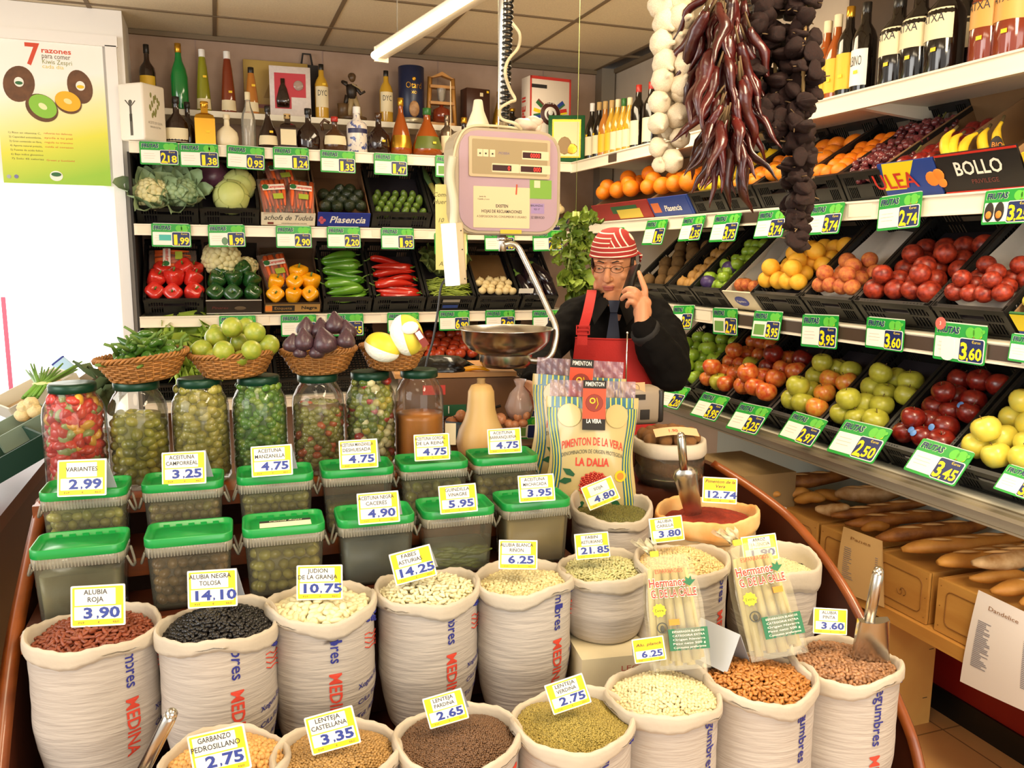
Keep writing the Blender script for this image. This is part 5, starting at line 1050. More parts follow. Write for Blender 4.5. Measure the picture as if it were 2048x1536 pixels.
def chilli(seed):
    rs = random.Random(seed); P = []; n = 12; c1, c2 = rs.uniform(-.02,.02), rs.uniform(-.025,.025)
    for i in range(n): q = i / (n - 1); P.append((c1 * math.sin(3.0 * q) + .004 * math.sin(11 * q), c2 * q * q + .003 * math.sin(9 * q + seed),-.14 * q))
    b = MB(); rad = [.006,.010,.0125,.013,.0125,.012,.0108,.0095,.008,.006,.004,.001]; b.tube(P, [r * rs.uniform(.85,1.15) for r in rad],7,0, flat=rs.uniform(.5,.8)); b.tube([(0,0,.035),(0,0,.0)],[.002,.0035],5,1); return b.mesh('chilli', [m_chil, m_chst])
MCH = [chilli(k) for k in range(6)]
CD = 1.58; ci = Vector(ond(1455,200, CD)); t = thing('chilli_string', 'bunch of long dried red chillies hanging beside the white garlic', 'chillies', ci)
rs = random.Random(5)
for q in range(98):
    py = -20 + 300 * (q / 98) ** .9; half = 48 + 14 * math.sin(py * .02); s = rs.uniform(-1,1); px = 1452 + (py * .09) * .3 + s * half * .8
    o = link('chilli', MCH[q % 6], t, Vector(ond(px, py, CD + rs.uniform(-.045,.035))) - ci, RZ(math.degrees(-.35)) @ RY(-s * rs.uniform(10,42)) @ RX(rs.uniform(-25,25)) @ RZ(rs.uniform(0,360)), rs.uniform(.75,1.12))
b = MB(); b.tube([Vector(ond(1455,260, CD)) - ci, Vector(ond(1452,-60, CD)) - ci, Vector((Vector(ond(1452,-60, CD)) - ci).to_tuple()[:2] + (CZ - ci.z,))],.005,6); b.build('string', MATS['jute string'], t)
m_nora = mat('dark dried pepper', '2a0f08', .6, col2='120705', vscale=9, spec=.25, bump=.6, bscale=30)
def nora(k): b = MB(); b.lathe([(0,-.85),(.4,-.8),(.85,-.4),(1,.1),(.8,.55),(.35,.7),(0,.55)],14,0, lobes=3 + k, la=.24, ph=k, sy=.7); b.tube([(0,0,.5),(.1,0,1.1)],[.08,.06],5,1); return b.mesh('dried_pepper', [m_nora, m_chst])
MNO = [nora(k) for k in range(3)]
ND = 1.60
def nora_string(label, pts, r0, dd, n=90):
    i0 = Vector(ond(*pts[len(pts) // 2][:2], ND)); t = thing('dried_pepper_string', label, 'dried peppers', i0)
    for q in range(n):
        u = q / n * (len(pts) - 1); a = int(u); f = u - a; x = pts[a][0] * (1 - f) + pts[a + 1][0] * f; y = pts[a][1] * (1 - f) + pts[a + 1][1] * f; hw = pts[a][2] * (1 - f) + pts[a + 1][2] * f
        link('dried_pepper', MNO[q % 3], t, Vector(ond(x + rs.uniform(-1,1) * hw, y, ND + dd + rs.uniform(-.035,.03))) - i0, RX(rs.uniform(0,360)) @ RY(rs.uniform(0,360)),(r0 * rs.uniform(.8,1.3), r0 * rs.uniform(.7,1.1), r0 * rs.uniform(.9,1.5)))
    b = MB(); q0 = Vector(ond(*pts[-1][:2], ND + dd)) - i0; q1 = Vector(ond(*pts[0][:2], ND + dd)) - i0; b.tube([q0, q1, Vector((q1.x, q1.y, CZ - i0.z))],.004,6); b.build('string', MATS['jute string'], t)
nora_string('broad bunch of dark round dried peppers right of the red chillies', [(1548,-40,40),(1540,60,42),(1540,160,38),(1545,235,26),(1552,265,12)],.020,.03,98)
nora_string('long thin string of blackish dried peppers reaching down past the fruit shelf', [(1612,-40,26),(1610,80,26),(1608,180,24),(1598,290,24),(1597,360,22),(1594,440,16),(1597,490,8)],.0185,0,99)
# ------------------------------------------------------------------ stepped display stand
m_wood = mat('varnished wood', '8f4a1c', .32, col2='743814', vscale=5, stretch=(1,1,6), coat=.3); m_woodd = mat('dark varnished wood', '4f2412', .4, col2='3c1a0d', vscale=5)
t = thing('display_stand', 'stepped brown wooden display stand carrying jars, tubs and legume sacks', 'stand')
XL, XR = -.405,1.385
def side_panel(X, pts, s):
    b = MB(); prof = smooth([(y, z, 0) for y, z in pts],5); poly = [(p.x, p.y) for p in prof]; top = poly[0]
    b.prism(poly + [(poly[-1][0],.02),(2.36,.02),(2.36, top[1]), ],-.012,.012,0, frame((X, 0,0),(0,1,0),(0,0,1),(1,0,0))); b.build('side_panel', m_woodd, t)
    b = MB(); b.tube([(X, p.x, p.y) for p in prof] + [(X, prof[-1].x, .02)],.0155,4, flat=1.0); b.build('edge_rail', m_wood, t)
side_panel(XL, [(2.12,1.045),(2.02,1.0),(1.91,.95),(1.73,.855),(1.576,.71),(1.46,.55),(1.4,.3)],1)
side_panel(XR, [(2.06,1.0),(1.85,.975),(1.656,.928),(1.467,.817),(1.31,.647),(1.235,.533),(1.17,.3)],1)
def step(y0, y1, z, m=m_woodd, x0=XL + .02, x1=XR - .02, lip=m_wood, lh=.035):
    b = MB(); b.box(((x0 + x1) / 2,(y0 + y1) / 2, z - .012),(x1 - x0, y1 - y0,.022)); b.build('shelf', m, t)
    b = MB(); b.box(((x0 + x1) / 2, y0 - .006, z - lh / 2 + .002),(x1 - x0,.014, lh)); b.build('front_trim', lip, t)
step(2.07,2.34,1.046, m_wood, XL - .012,.80); step(1.885,2.07,.958, x1=.80); step(1.72,1.885,.888, x1=.80); step(1.73,2.16,.79, x0=.80); step(1.44,1.72,.60, lip=m_woodd); step(1.12,1.44,.47, lip=m_woodd)
b = MB(); b.box(((XL + XR) / 2,2.345,.53),(XR - XL - .05,.02,1.0)); b.build('back_panel', m_woodd, t)
b = MB(); b.box(((XL + XR) / 2,1.11,.24),(XR - XL - .05,.02,.44)); b.build('front_panel', m_woodd, t)

# ------------------------------------------------------------------ jars
m_jar = film('jar glass', 'f6f4ea', .02,.03,.8); m_lid = mat('dark green lid', '0f3b28', .35, metal=.3)
def pebbles(place, col, n, r, cols, el=1.15):
    b = MB()
    for p, s in place(n): b.ell((0,0,0),(r * s, r * s, r * s * el),8,6, random.randrange(len(cols)), TR(*p) @ RX(rnd(0,180)) @ RY(rnd(0,180)))
    return b
JX = [(144,770,.142,1.1),(272,765,.142,1),(398,760,.142,1),(517,757,.141,1),(635,752,.14,1),(740,745,.138,1),(838,740,.137,1)]
JC = [('jar of red and yellow sugared fruit jellies, first jar on the stand', ['c2352c', 'cc4430', 'd8a23c', 'd0483c', 'c23a34', '8f9a5a'], 'c4503c', .95,.018,.6,210),
    ('jar of olives in cloudy brine with a white empty top', ['a39a32', '8d8a2c', '77752a'], '6e6a24', .72,.0135,1.2,90),
    ('jar filled to the top with pale pitted green olives', ['9a9240', '8c8638', 'a69c4a'], '6c682c', .98,.0135,1.15,220),
    ('jar filled with small bright green olives', ['5f8a2c', '4f7a26', '7b9434'], '3c5a1e', .98,.0105,1.2,330),
    ('jar of mixed olives and red carrot pieces in brown brine', ['84803a', '94904a', '7a7634', '84803a', '8c883e', 'b0582e'], '6a5228', .74,.0105,1.15,240),
    ('jar of pickled vegetables with white onions and peppers', ['8c9238', 'd8cf9a', '5c6e2a', '8c9238', '7a7c30', '6d7a2c', 'b5a53a', 'a02a1e'], '55522a', .98,.012,1.1,230),
    ('jar half full of cloudy orange liquid, beside the butternut squash', [], 'c4761e', .55,.01,1,0)]
for (px, py, dia, sq),(lab, cols, core, fill, pr, el, n) in zip(JX, JC):
    p = ony(px, py, 2.185); r = dia / 2 * .97; H_ = .262; t = thing('glass_jar', lab, 'jar', (p[0],2.185,1.0475))
    hexa = px == 144
    prof = [(0,.002),(r * .88,0),(r, .012),(r, H_ * .70),(r * .96, H_ * .78),(r * .78, H_ * .875),(r * .70, H_ * .9),(r * .70, H_ * .93)]
    b = MB(); b.lathe(prof, 28,0, lobes=4 if hexa else 0, la=.035 if hexa else 0); b.build('glass', m_jar, t)
    b = MB(); b.lathe([(0, H_ * .92),(r * .74, H_ * .92),(r * .77, H_ * .925),(r * .77, H_ * .985),(r * .73, H_),(r * .3, H_ * .995),(0, H_ * .995)],30); b.build('lid', m_lid, t)
    def inner(z):
        for (r1, z1),(r2, z2) in zip(prof[2:], prof[3:]):
            if z1 <= z <= z2: return r1 + (r2 - r1) * (z - z1) / max(1e-6, z2 - z1)
        return r * .9
    zt = .012 + (H_ * .89) * fill; pts = [(inner(.012 + (zt - .012) * i / 10) - pr * 1.1 - .002,.012 + (zt - .012) * i / 10) for i in range(11)]
    mcore = mat('brine ' + core, core, .35, var=.1, vscale=20)
    b = MB(); b.lathe([(0,.012)] + (pts if n else [(q + pr, z) for q, z in pts]) + [(0, zt)],24); b.build('brine', mcore, t)
    if n:
        def place(n):
            for k in range(n):
                a = 2.39996 * k * 1.7 + rnd(-.2,.2); z = .02 + (zt - .03) * ((k * .618) % 1); q = inner(z) - pr - .0035; yield (q * math.cos(a), q * math.sin(a), z), rnd(.85,1.12)
            for k in range(n // 8): a = rnd(0,6.28); q = r * .7 * math.sqrt(random.random()); yield (q * math.cos(a), q * math.sin(a), zt - pr * .4),1
        o = pebbles(place, None, n, pr, cols, el).build('preserve', [mat('preserve ' + c, c, .3, island=.12, coat=.3) for c in cols], t); o['kind'] = 'stuff'

# ------------------------------------------------------------------ wicker baskets on the jar lids
m_wick = mat('wicker', 'a06a30', .55, island=.25, var=.15, vscale=40)
def basket(px, py, wpx, lab, tilt, z=1.3105):
    p = ony(px, py, 2.185); w = wpx * 2.1 / F / 2 * .98; t = thing('wicker_basket', lab, 'basket', (p[0],2.185, z), RY(tilt)); h = .058
    b = MB(); n = 30
    for k in range(n): a = 2 * math.pi * k / n; c, s = math.cos(a), math.sin(a); b.tube([(c * w * .66, s * w * .6,.004),(c * w * .74, s * w * .68,.012),(c * w * .97, s * w * .88, h)],.0022,5)
    for j in range(10):
        u = j / 9; q = .70 + .27 * u; P = [(math.cos(2 * math.pi * i / 90) * (w * q + .0028 * (1 if ((i // 3) + j) % 2 else -1)), math.sin(2 * math.pi * i / 90) * (w * q * .9 + .0028 * (1 if ((i // 3) + j) % 2 else -1)),.008 + (h - .01) * u) for i in range(90)]; b.tube(P, .0031,5, closed=True)
    for j in range(7): b.tube([(math.cos(2 * math.pi * i / 40) * w * .1 * (j + .3), math.sin(2 * math.pi * i / 40) * w * .09 * (j + .3),.004) for i in range(40)],.0045,4, closed=True)
    b.build('woven_body', m_wick, t)
    b = MB()
    for ph in (0,2.1,4.2): b.tube([(math.cos(2 * math.pi * i / 120) * (w * 1.0 + .004 * math.cos(i * .9 + ph)), math.sin(2 * math.pi * i / 120) * (w * .9 + .004 * math.cos(i * .9 + ph)), h + .002 + .005 * math.sin(i * .9 + ph)) for i in range(120)],.0034,5, closed=True)
    b.build('braided_rim', m_wick, t); return t, w
T1, w1 = basket(291,745,168, 'wicker basket of small green peppers, first basket on the jar lids', -6)
T2, w2 = basket(470,740,165, 'wicker basket heaped with limes on the jar lids', -3); T3, w3 = basket(640,732,152, 'wicker basket of dark purple figs on the jar lids', -2); T4, w4 = basket(785,725,138, 'wicker basket with two wrapped melons on the jar lids', 2,1.313)
MGP = [horn_mesh(mat('small green pepper skin', '2d5a1e', .25, col2='4f7424', vscale=6, coat=.4),.058,.0135,20 + k) for k in range(3)]
for q in range(34):
    lay = q // 14; a = q * 2.4; rad = w1 * (.62 - .2 * lay) * (.4 + .6 * ((q * .37) % 1)) ** .6
    o = link('green_pepper', MGP[q % 3]); o.matrix_world = Matrix.Translation(T1.location) @ RY(-6) @ TR(rad * math.cos(a), rad * math.sin(a) * .8,.055 + .02 * lay + rnd(0,.008)) @ RZ(rnd(0,360)) @ RY(rnd(-25,25)) @ SC(rnd(.9,1.15)); tag(o, 'small green pepper in the heap of the first wicker basket', 'pepper', 'small green peppers in the first basket')
m_lime = mat('lime peel', '7f922a', .4, col2='a3a534', vscale=1.6, coat=.2, bump=.15, bscale=20); PROTO['lime'] = round_mesh('lime', m_lime, .98, nip=.06)
def fruit_at(px, py, d, rpx, kind, lab, grp, cat, rot=None, sc=None):
    o = link(kind, PROTO[kind], None, ond(px, py, d), rot or RX(rnd(0,360)) @ RY(rnd(0,360)), sc or rpx * d / F); return tag(o, lab, cat, grp)
for q, (px, py, rp2, d) in enumerate(((404,700,21,2.06),(447,702,21,2.0),(503,700,20,2.0),(538,690,21,2.08),(432,675,22,2.1),(480,685,19,2.12),(510,665,21,2.06),(464,655,21,2.08),(492,654,18,2.16),(425,715,18,2.06),(482,716,16,2.02),(430,660,12,2.14))):
    fruit_at(px, py, d, rp2, 'lime', ['lime at the left rim of the basket', 'lime front and centre-left above the basket rim', 'lime front and right of centre above the basket rim', 'lime at the right rim of the basket', 'greyish green lime in the middle of the pile, left side', 'darker lime in the middle of the pile', 'yellowish lime on the right shoulder of the pile', 'lime crowning the pile', 'lime behind the top lime', 'lime low between two front limes, left side', 'small yellow lime low at the basket rim', 'lime peeping out at the back left of the pile'][q], None, 'lime')
b = MB(); b.lathe([(0,-.58),(.3,-.6),(.72,-.45),(.95,-.1),(.93,.2),(.78,.52),(.54,.85),(.32,1.12),(.14,1.36),(0,1.4)],18,0, lobes=6, la=.02); PROTO['fig'] = b.mesh('fig', mat('fig skin', '2a1a22', .4, col2='503038', vscale=3, stretch=(5,5,.6), coat=.15))
for q, (px, py, rp2, rot) in enumerate(((583,690,19,10),(609,685,23,-4),(612,660,21,3),(642,662,21,0),(652,688,27,-14),(672,652,23,-6),(692,682,20,5),(696,664,20,-12),(634,705,17,0),(600,705,15,5))):
    fruit_at(px, py + 2,2.02 + .05 * (py < 672), rp2, 'fig', ['dark fig at the left rim of the basket', 'dark fig front left of the basket', 'dark fig behind the two left-hand ones', 'dark fig in the back row centre', 'large brownish fig front and centre', 'tallest fig standing highest in the basket', 'dark fig at the right front rim', 'dark fig at the back right of the basket', 'small fig low between the front figs', 'small fig low at the left front'][q], None, 'fig', RY(rot) @ RX(rnd(-8,8)) @ RZ(rnd(0,360)))
m_melon = mat('melon skin', 'd8c42e', .4, col2='e3d350', vscale=2); m_foam = mat('white foam net', 'f4f0e4', .7, bump=.6, bscale=120)
def melon(lab, px, py, d, s, rot, label=False):
    t = thing('wrapped_melon', lab, 'melon', ond(px, py, d), rot); b = MB(); b.ell((0,0,0),(s * .78, s * .78, s),28,18); b.build('fruit', m_melon, t)
    b = MB(); b.surf(lambda u, v: (-(s * .80) * math.sin(math.pi * (.04 + .92 * v)) * math.cos(R(-88 + 120 * u)),(s * .80) * math.sin(math.pi * (.04 + .92 * v)) * math.sin(R(-88 + 120 * u)),-s * 1.02 * math.cos(math.pi * (.04 + .92 * v))),16,16); b.build('foam_wrap', m_foam, t)
    if label:
        b = MB(); b.ell((.018,-s * .79,.018),(.022,.006,.016),14,6,0); b.box((.032,-s * .725,-.022),(.018,.004,.05),1, RY(-18)); b.box((.032,-s * .74,-.016),(.013,.003,.02),0, RY(-18)); b.build('label', [m_paper, mat('label dark red', '7c2a20', .5)], t)
melon('yellow melon standing upright in a white foam wrap', 814,670,2.06,.052, RZ(-20) @ RY(-14), True); melon('yellow melon lying low in a white foam wrap', 765,694,2.06,.046, RZ(-25) @ RY(-68))

# ------------------------------------------------------------------ green-lidded tubs
m_tub = film('milky tub plastic', 'e6e0c4', .07,.12,.9); m_tlid = mat('green tub lid', '14923f', .32, coat=.2); m_collar = film('milky collar', 'd8d2bc', .35,.2)
TW, TD, TH = .172,.116,.152
def ring(w, d, r, z): return [(x, y, z) for x, y in rr(w, d, r, 5)]
def loft(b, rings, mi=0, cap0=False, cap1=False):
    n = len(rings[0]); v = [p for q in rings for p in q]; f = []
    for j in range(len(rings) - 1):
        for i in range(n): k = (i + 1) % n; f.append((j * n + i, j * n + k, (j + 1) * n + k, (j + 1) * n + i))
    if cap0: f.append(tuple(range(n))[::-1])
    if cap1: f.append(tuple((len(rings) - 1) * n + i for i in range(n)))
    b.add(v, f, mi)
b = MB(); loft(b, [ring(TW * .86, TD * .86,.016,0), ring(TW * .88, TD * .88,.018,.01), ring(TW * .95, TD * .95,.02, TH - .03)], cap0=True); ME_tb = b.mesh('body', m_tub)
b = MB(); loft(b, [ring(TW * .97, TD * .97,.02, TH - .034), ring(TW * .985, TD * .985,.02, TH - .034), ring(TW * .985, TD * .985,.02, TH - .014), ring(TW * .95, TD * .95,.02, TH - .014)])
for k in range(26): b.box((-TW * .44 + TW * .88 * k / 25,-TD * .4925, TH - .024),(.0016,.002,.02))
ME_tc = b.mesh('collar', m_collar)
b = MB(); loft(b, [ring(TW * .99, TD * .99,.022, TH - .014), ring(TW, TD, .022, TH - .012), ring(TW, TD, .022, TH + .003), ring(TW * .985, TD * .975,.02, TH + .005), ring(TW * .945, TD * .92,.018, TH + .004), ring(TW * .935, TD * .905,.017, TH - .005), ring(TW * .80, TD * .74,.014, TH - .0055), ring(TW * .79, TD * .72,.013, TH - .004)], cap1=True)
for x in (-.05,-.025,.0,.025,.05): b.box((x, TD * .43, TH - .003),(.012,.004,.005))
ME_tl = b.mesh('lid', m_tlid)
b = MB(); s = 1; b.tube(smooth([(s * TW * .5,-.03, TH - .03),(s * TW * .55,-.02, TH - .055),(s * TW * .555,.01, TH - .058),(s * TW * .5,.03, TH - .03)]),.003,6)
ME_th = b.mesh('handle', m_collar)
def tub(px, py, Y, z, what, core, cols, pr, fill, murk=False):
    p = ony(px, py, Y); t = thing('plastic_tub', what, 'tub', (p[0], Y, z), RZ(-2))
    link('body', ME_tb, t); link('collar', ME_tc, t); link('lid', ME_tl, t); link('handle', ME_th, t); link('handle', ME_th, t, scale=(-1,1,1))
    zt = .006 + (TH - .045) * fill; g = .006 if murk else pr * 1.15 + .003
    f = lambda z: .87 + .08 * z / TH
    b = MB(); loft(b, [ring(TW * f(0) - 2 * g, TD * f(0) - 2 * g, .012,.006), ring(TW * f(zt) - 2 * g, TD * f(zt) - 2 * g, .012, zt)], cap0=True, cap1=True); b.build('brine', mat('brine ' + core, core, .4, var=.1, vscale=20), t)
    if cols:
        b = MB(); rows = int(zt / (pr * 1.75))
        for j in range(rows):
            z_ = .008 + pr + (zt - pr) * j / max(rows, 1)
            for face in (0,1,2):
                L = (TW if face == 0 else TD) * f(z_) - 2 * pr - .008; nn = int(L / (pr * 2.0)) + 1
                for i in range(nn):
                    s = -L / 2 + L * (i + .5 * (j % 2)) / nn + rnd(-.3,.3) * pr + pr * .5
                    q = (s, -(TD * f(z_) / 2 - pr - .004), z_) if face == 0 else ((TW * f(z_) / 2 - pr - .004) * (1 if face == 1 else -1), s, z_)
                    b.ell((0,0,0),(pr * rnd(.85,1.05), pr * rnd(.85,1.05), pr * rnd(1,1.2)),8,6, random.randrange(len(cols)), TR(*q) @ RX(rnd(0,180)) @ RY(rnd(0,180)))
        o = b.build('olives', [mat('preserve ' + c, c, .3, island=.12, coat=.3) for c in cols], t); o['kind'] = 'stuff'
    return t
G1 = ['a0a048', '8c8e40', 'b0ac58', '80864a']
ZB, ZA = 1.11 - TH, 1.04 - TH
tub(174,975,1.965, ZB, 'green-lidded tub of mixed green olives under the sign VARIANTES', '7d7c3c', G1,.0115,.95); tub(368,958,1.965, ZB, 'green-lidded tub of brownish olives under the sign ACEITUNA CAMPORREAL', '6d5c38', ['8c784a', '7a6a3e', '8f8648'],.0105,.95)
tub(550,948,1.965, ZB, 'green-lidded tub packed with round olives under the sign ACEITUNA MANZANILLA', '66622a', ['8f8a38', '9a943e', '85803a'],.0115,.95); tub(712,930,1.965, ZB, 'green-lidded tub half full of pitted olives under the sign DESHUESADA', '66622a', ['9a8f3c', '8c8438'],.0105,.55)
tub(862,917,1.965, ZB, 'green-lidded tub of large olives under the sign GORDAL DE LA REINA', '545226', ['7f7e38', '8a8a40', '767236'],.014,.95); tub(1003,905,1.965, ZB, 'green-lidded tub of olives under the sign ACEITUNA BARRANQUENA', '544a28', ['85783e', '8f8446'],.013,.92)
tub(163,1085,1.80, ZA, 'green-lidded tub of murky grey-green brine behind the red bean sack', '77785a', None, .01,.85, True); tub(380,1065,1.80, ZA, 'green-lidded tub of reddish brown olives behind the black bean sack', '4d3820', ['7d5f38', '6a5030', '8a6c3e'],.0115,.95)
t = tub(567,1050,1.80, ZA, 'green-lidded tub with a white sticker on its lid, full of round olives', '6a6428', ['938c38', 'a09a42'],.0125,.95)
b = MB(); b.box((.004,-.012, TH - .003),(.108,.03,.001),0); b.box((.004,.010, TH - .003),(.108,.014,.001),1); b.text('Camila Rojas', .01,0, TR(.004,.0065, TH - .002), shear=.3, fit=.07); b.build('lid_label', [mat('lid label pale', 'eff0c8', .5), m_dark], t)
tub(748,1035,1.80, ZA, 'green-lidded tub of dark blue-grey brine under the sign CACERES', '42535a', None, .01,.9, True); t = tub(909,1012,1.80, ZA, 'green-lidded tub of long green chillies under the sign GUINDILLA VINAGRE', '66745a', None, .01,.5, True)
b = MB()
for k in range(26): x = rnd(-.05,.05); z = .015 + .05 * random.random(); b.tube([(x - .03,-.042, z),(x, -.046, z + rnd(-.01,.012)),(x + .03,-.042, z + rnd(-.01,.01))],[.003,.006,.002],6)
o = b.build('chillies', mat('pickled chilli', '6a7a34', .35, island=.2), t); o['kind'] = 'stuff'
tub(1062,1000,1.80, ZA, 'green-lidded tub of tan cloudy brine under the sign ACEITUNA MACHACADA', 'a08a58', None, .01,.95, True)

# ------------------------------------------------------------------ sacks of legumes
m_sack = mat('woven white sack', 'd9d2c8', .75, var=.05, vscale=7)
def sack_mat(n, c, c2=None):
    m = mat(n, c, .72, var=.05, vscale=6, col2=c2)
    nt = m.node_tree; N = nt.nodes; L = nt.links; bs = N['Principled BSDF']; tc = N.new('ShaderNodeTexCoord'); mp = N.new('ShaderNodeMapping'); mp.inputs['Scale'].default_value = (14,14,130); L.new(tc.outputs['Object'], mp.inputs[0])
    no = N.new('ShaderNodeTexNoise'); no.inputs['Scale'].default_value = 1.0; no.inputs['Detail'].default_value = 3; L.new(mp.outputs[0], no.inputs['Vector']); bp = N.new('ShaderNodeBump'); bp.inputs['Strength'].default_value = .45; bp.inputs['Distance'].default_value = .006; L.new(no.outputs['Fac'], bp.inputs['Height']); L.new(bp.outputs[0], bs.inputs['Normal']); return m
m_sk = sack_mat('sack weave', 'b9afa4'); m_rim = mat('sack rim cloth', 'bfb3a0', .75, var=.05, vscale=9, bump=.5, bscale=25); m_blue = mat('sack print blue', '2b2f86', .6); m_red = mat('sack print red', 'd2432f', .6)
def bean_geo(kind):
    b = MB()
    if kind == 'lentil': b.lathe([(0,-.45),(.8,-.28),(.8,.28),(0,.45)],6)
    elif kind == 'pea': b.lathe([(0,-1),(.75,-.66),(1,0),(.75,.66),(0,1)],6)
    elif kind == 'rice': b.lathe([(0,-2),(.7,-1.2),(.8,.8),(0,2)],5)
    else:
        n = 6; b.lathe([(math.sin(math.pi * i / n) ** .85 * (.52 if kind == 'bean' else .68) if 0 < i < n else 0,-math.cos(math.pi * i / n)) for i in range(n + 1)],8, sy=.8)
        b.v = [(x + (.28 if kind == 'bean' else .15) * z * z, y, z) for x, y, z in b.v]
    return np.array(b.v), b.f
BG = {k: bean_geo(k) for k in ('bean', 'fat', 'lentil', 'pea', 'rice')}
def pile(kind, size, a, b_, zr, dome, m, name, label, loc, seed, dens=1.0, layers=2, cat='legumes', dip=0.0):
    V, Fc = BG[kind]; rg = np.random.default_rng(seed); L = size * {'lentil': .8, 'pea': 1, 'rice': 1.1}.get(kind, .78); st = 2 * L * .8 / dens; P = []
    for lay in range(layers):
        nx, ny = int(2 * a / st) + 2, int(2 * b_ / (st * .866)) + 2
        for j in range(-ny // 2, ny // 2 + 1):
            for i in range(-nx // 2, nx // 2 + 1): P.append((st * (i + .5 * (j % 2) + .37 * lay), st * .866 * (j + .4 * lay), lay))
    P = np.array(P, float); P[:, :2] += rg.normal(0, st * .14,(len(P),2)); q = (P[:, 0] / a) ** 2 + (P[:, 1] / b_) ** 2; P = P[q < 1]; q = q[q < 1]
    z = zr + dome * (1 - q) - dip * np.exp(-q * 6) - P[:, 2] * size * .55 + rg.normal(0, size * .10, len(P)) + .005 * np.sin(40 * P[:, 0] + seed) * np.cos(33 * P[:, 1])
    flat = kind in ('lentil',); n = len(P); al = rg.uniform(0,2 * np.pi, n); be = np.pi / 2 + rg.normal(0,.35, n) if not flat else rg.normal(0,.5, n); ga = rg.uniform(0,2 * np.pi, n)
    ca, sa, cb, sb, cg, sg = np.cos(al), np.sin(al), np.cos(be), np.sin(be), np.cos(ga), np.sin(ga); o_ = np.zeros(n); i_ = np.ones(n)
    Rz = np.array([[ca, -sa, o_],[sa, ca, o_],[o_, o_, i_]]).transpose(2,0,1); Ry = np.array([[cb, o_, sb],[o_, i_, o_],[-sb, o_, cb]]).transpose(2,0,1); Rg = np.array([[cg, -sg, o_],[sg, cg, o_],[o_, o_, i_]]).transpose(2,0,1)
    S = size * rg.uniform(.85,1.1, n); W = np.einsum('nij,vj->nvi', Rz @ Ry @ Rg, V) * S[:, None, None]; W[:, :, :2] += P[:, None, :2]; W[:, :, 2] += z[:, None]
    nv = len(V); verts = W.reshape(-1,3); faces = [tuple(i + nv * k for i in f) for k in range(n) for f in Fc]
    g = MB(); g.surf(lambda u, v: (a * v * math.cos(6.28318 * u), b_ * v * math.sin(6.28318 * u), zr + dome * (1 - v * v) - dip * math.exp(-v * v * 6) - size * .5 - .006),28,8, cu=True)
    k = len(verts); verts = np.vstack([verts, np.array(g.v)]); faces += [tuple(i + k for i in f) for f in g.f]
    me = bpy.data.meshes.new(name); me.from_pydata(verts.tolist(),[], faces); me.materials.append(m); me.polygons.foreach_set('use_smooth', [True] * len(me.polygons)); me.update()
    o = link(name, me, None, loc); return tag(o, label, cat, kind='stuff')
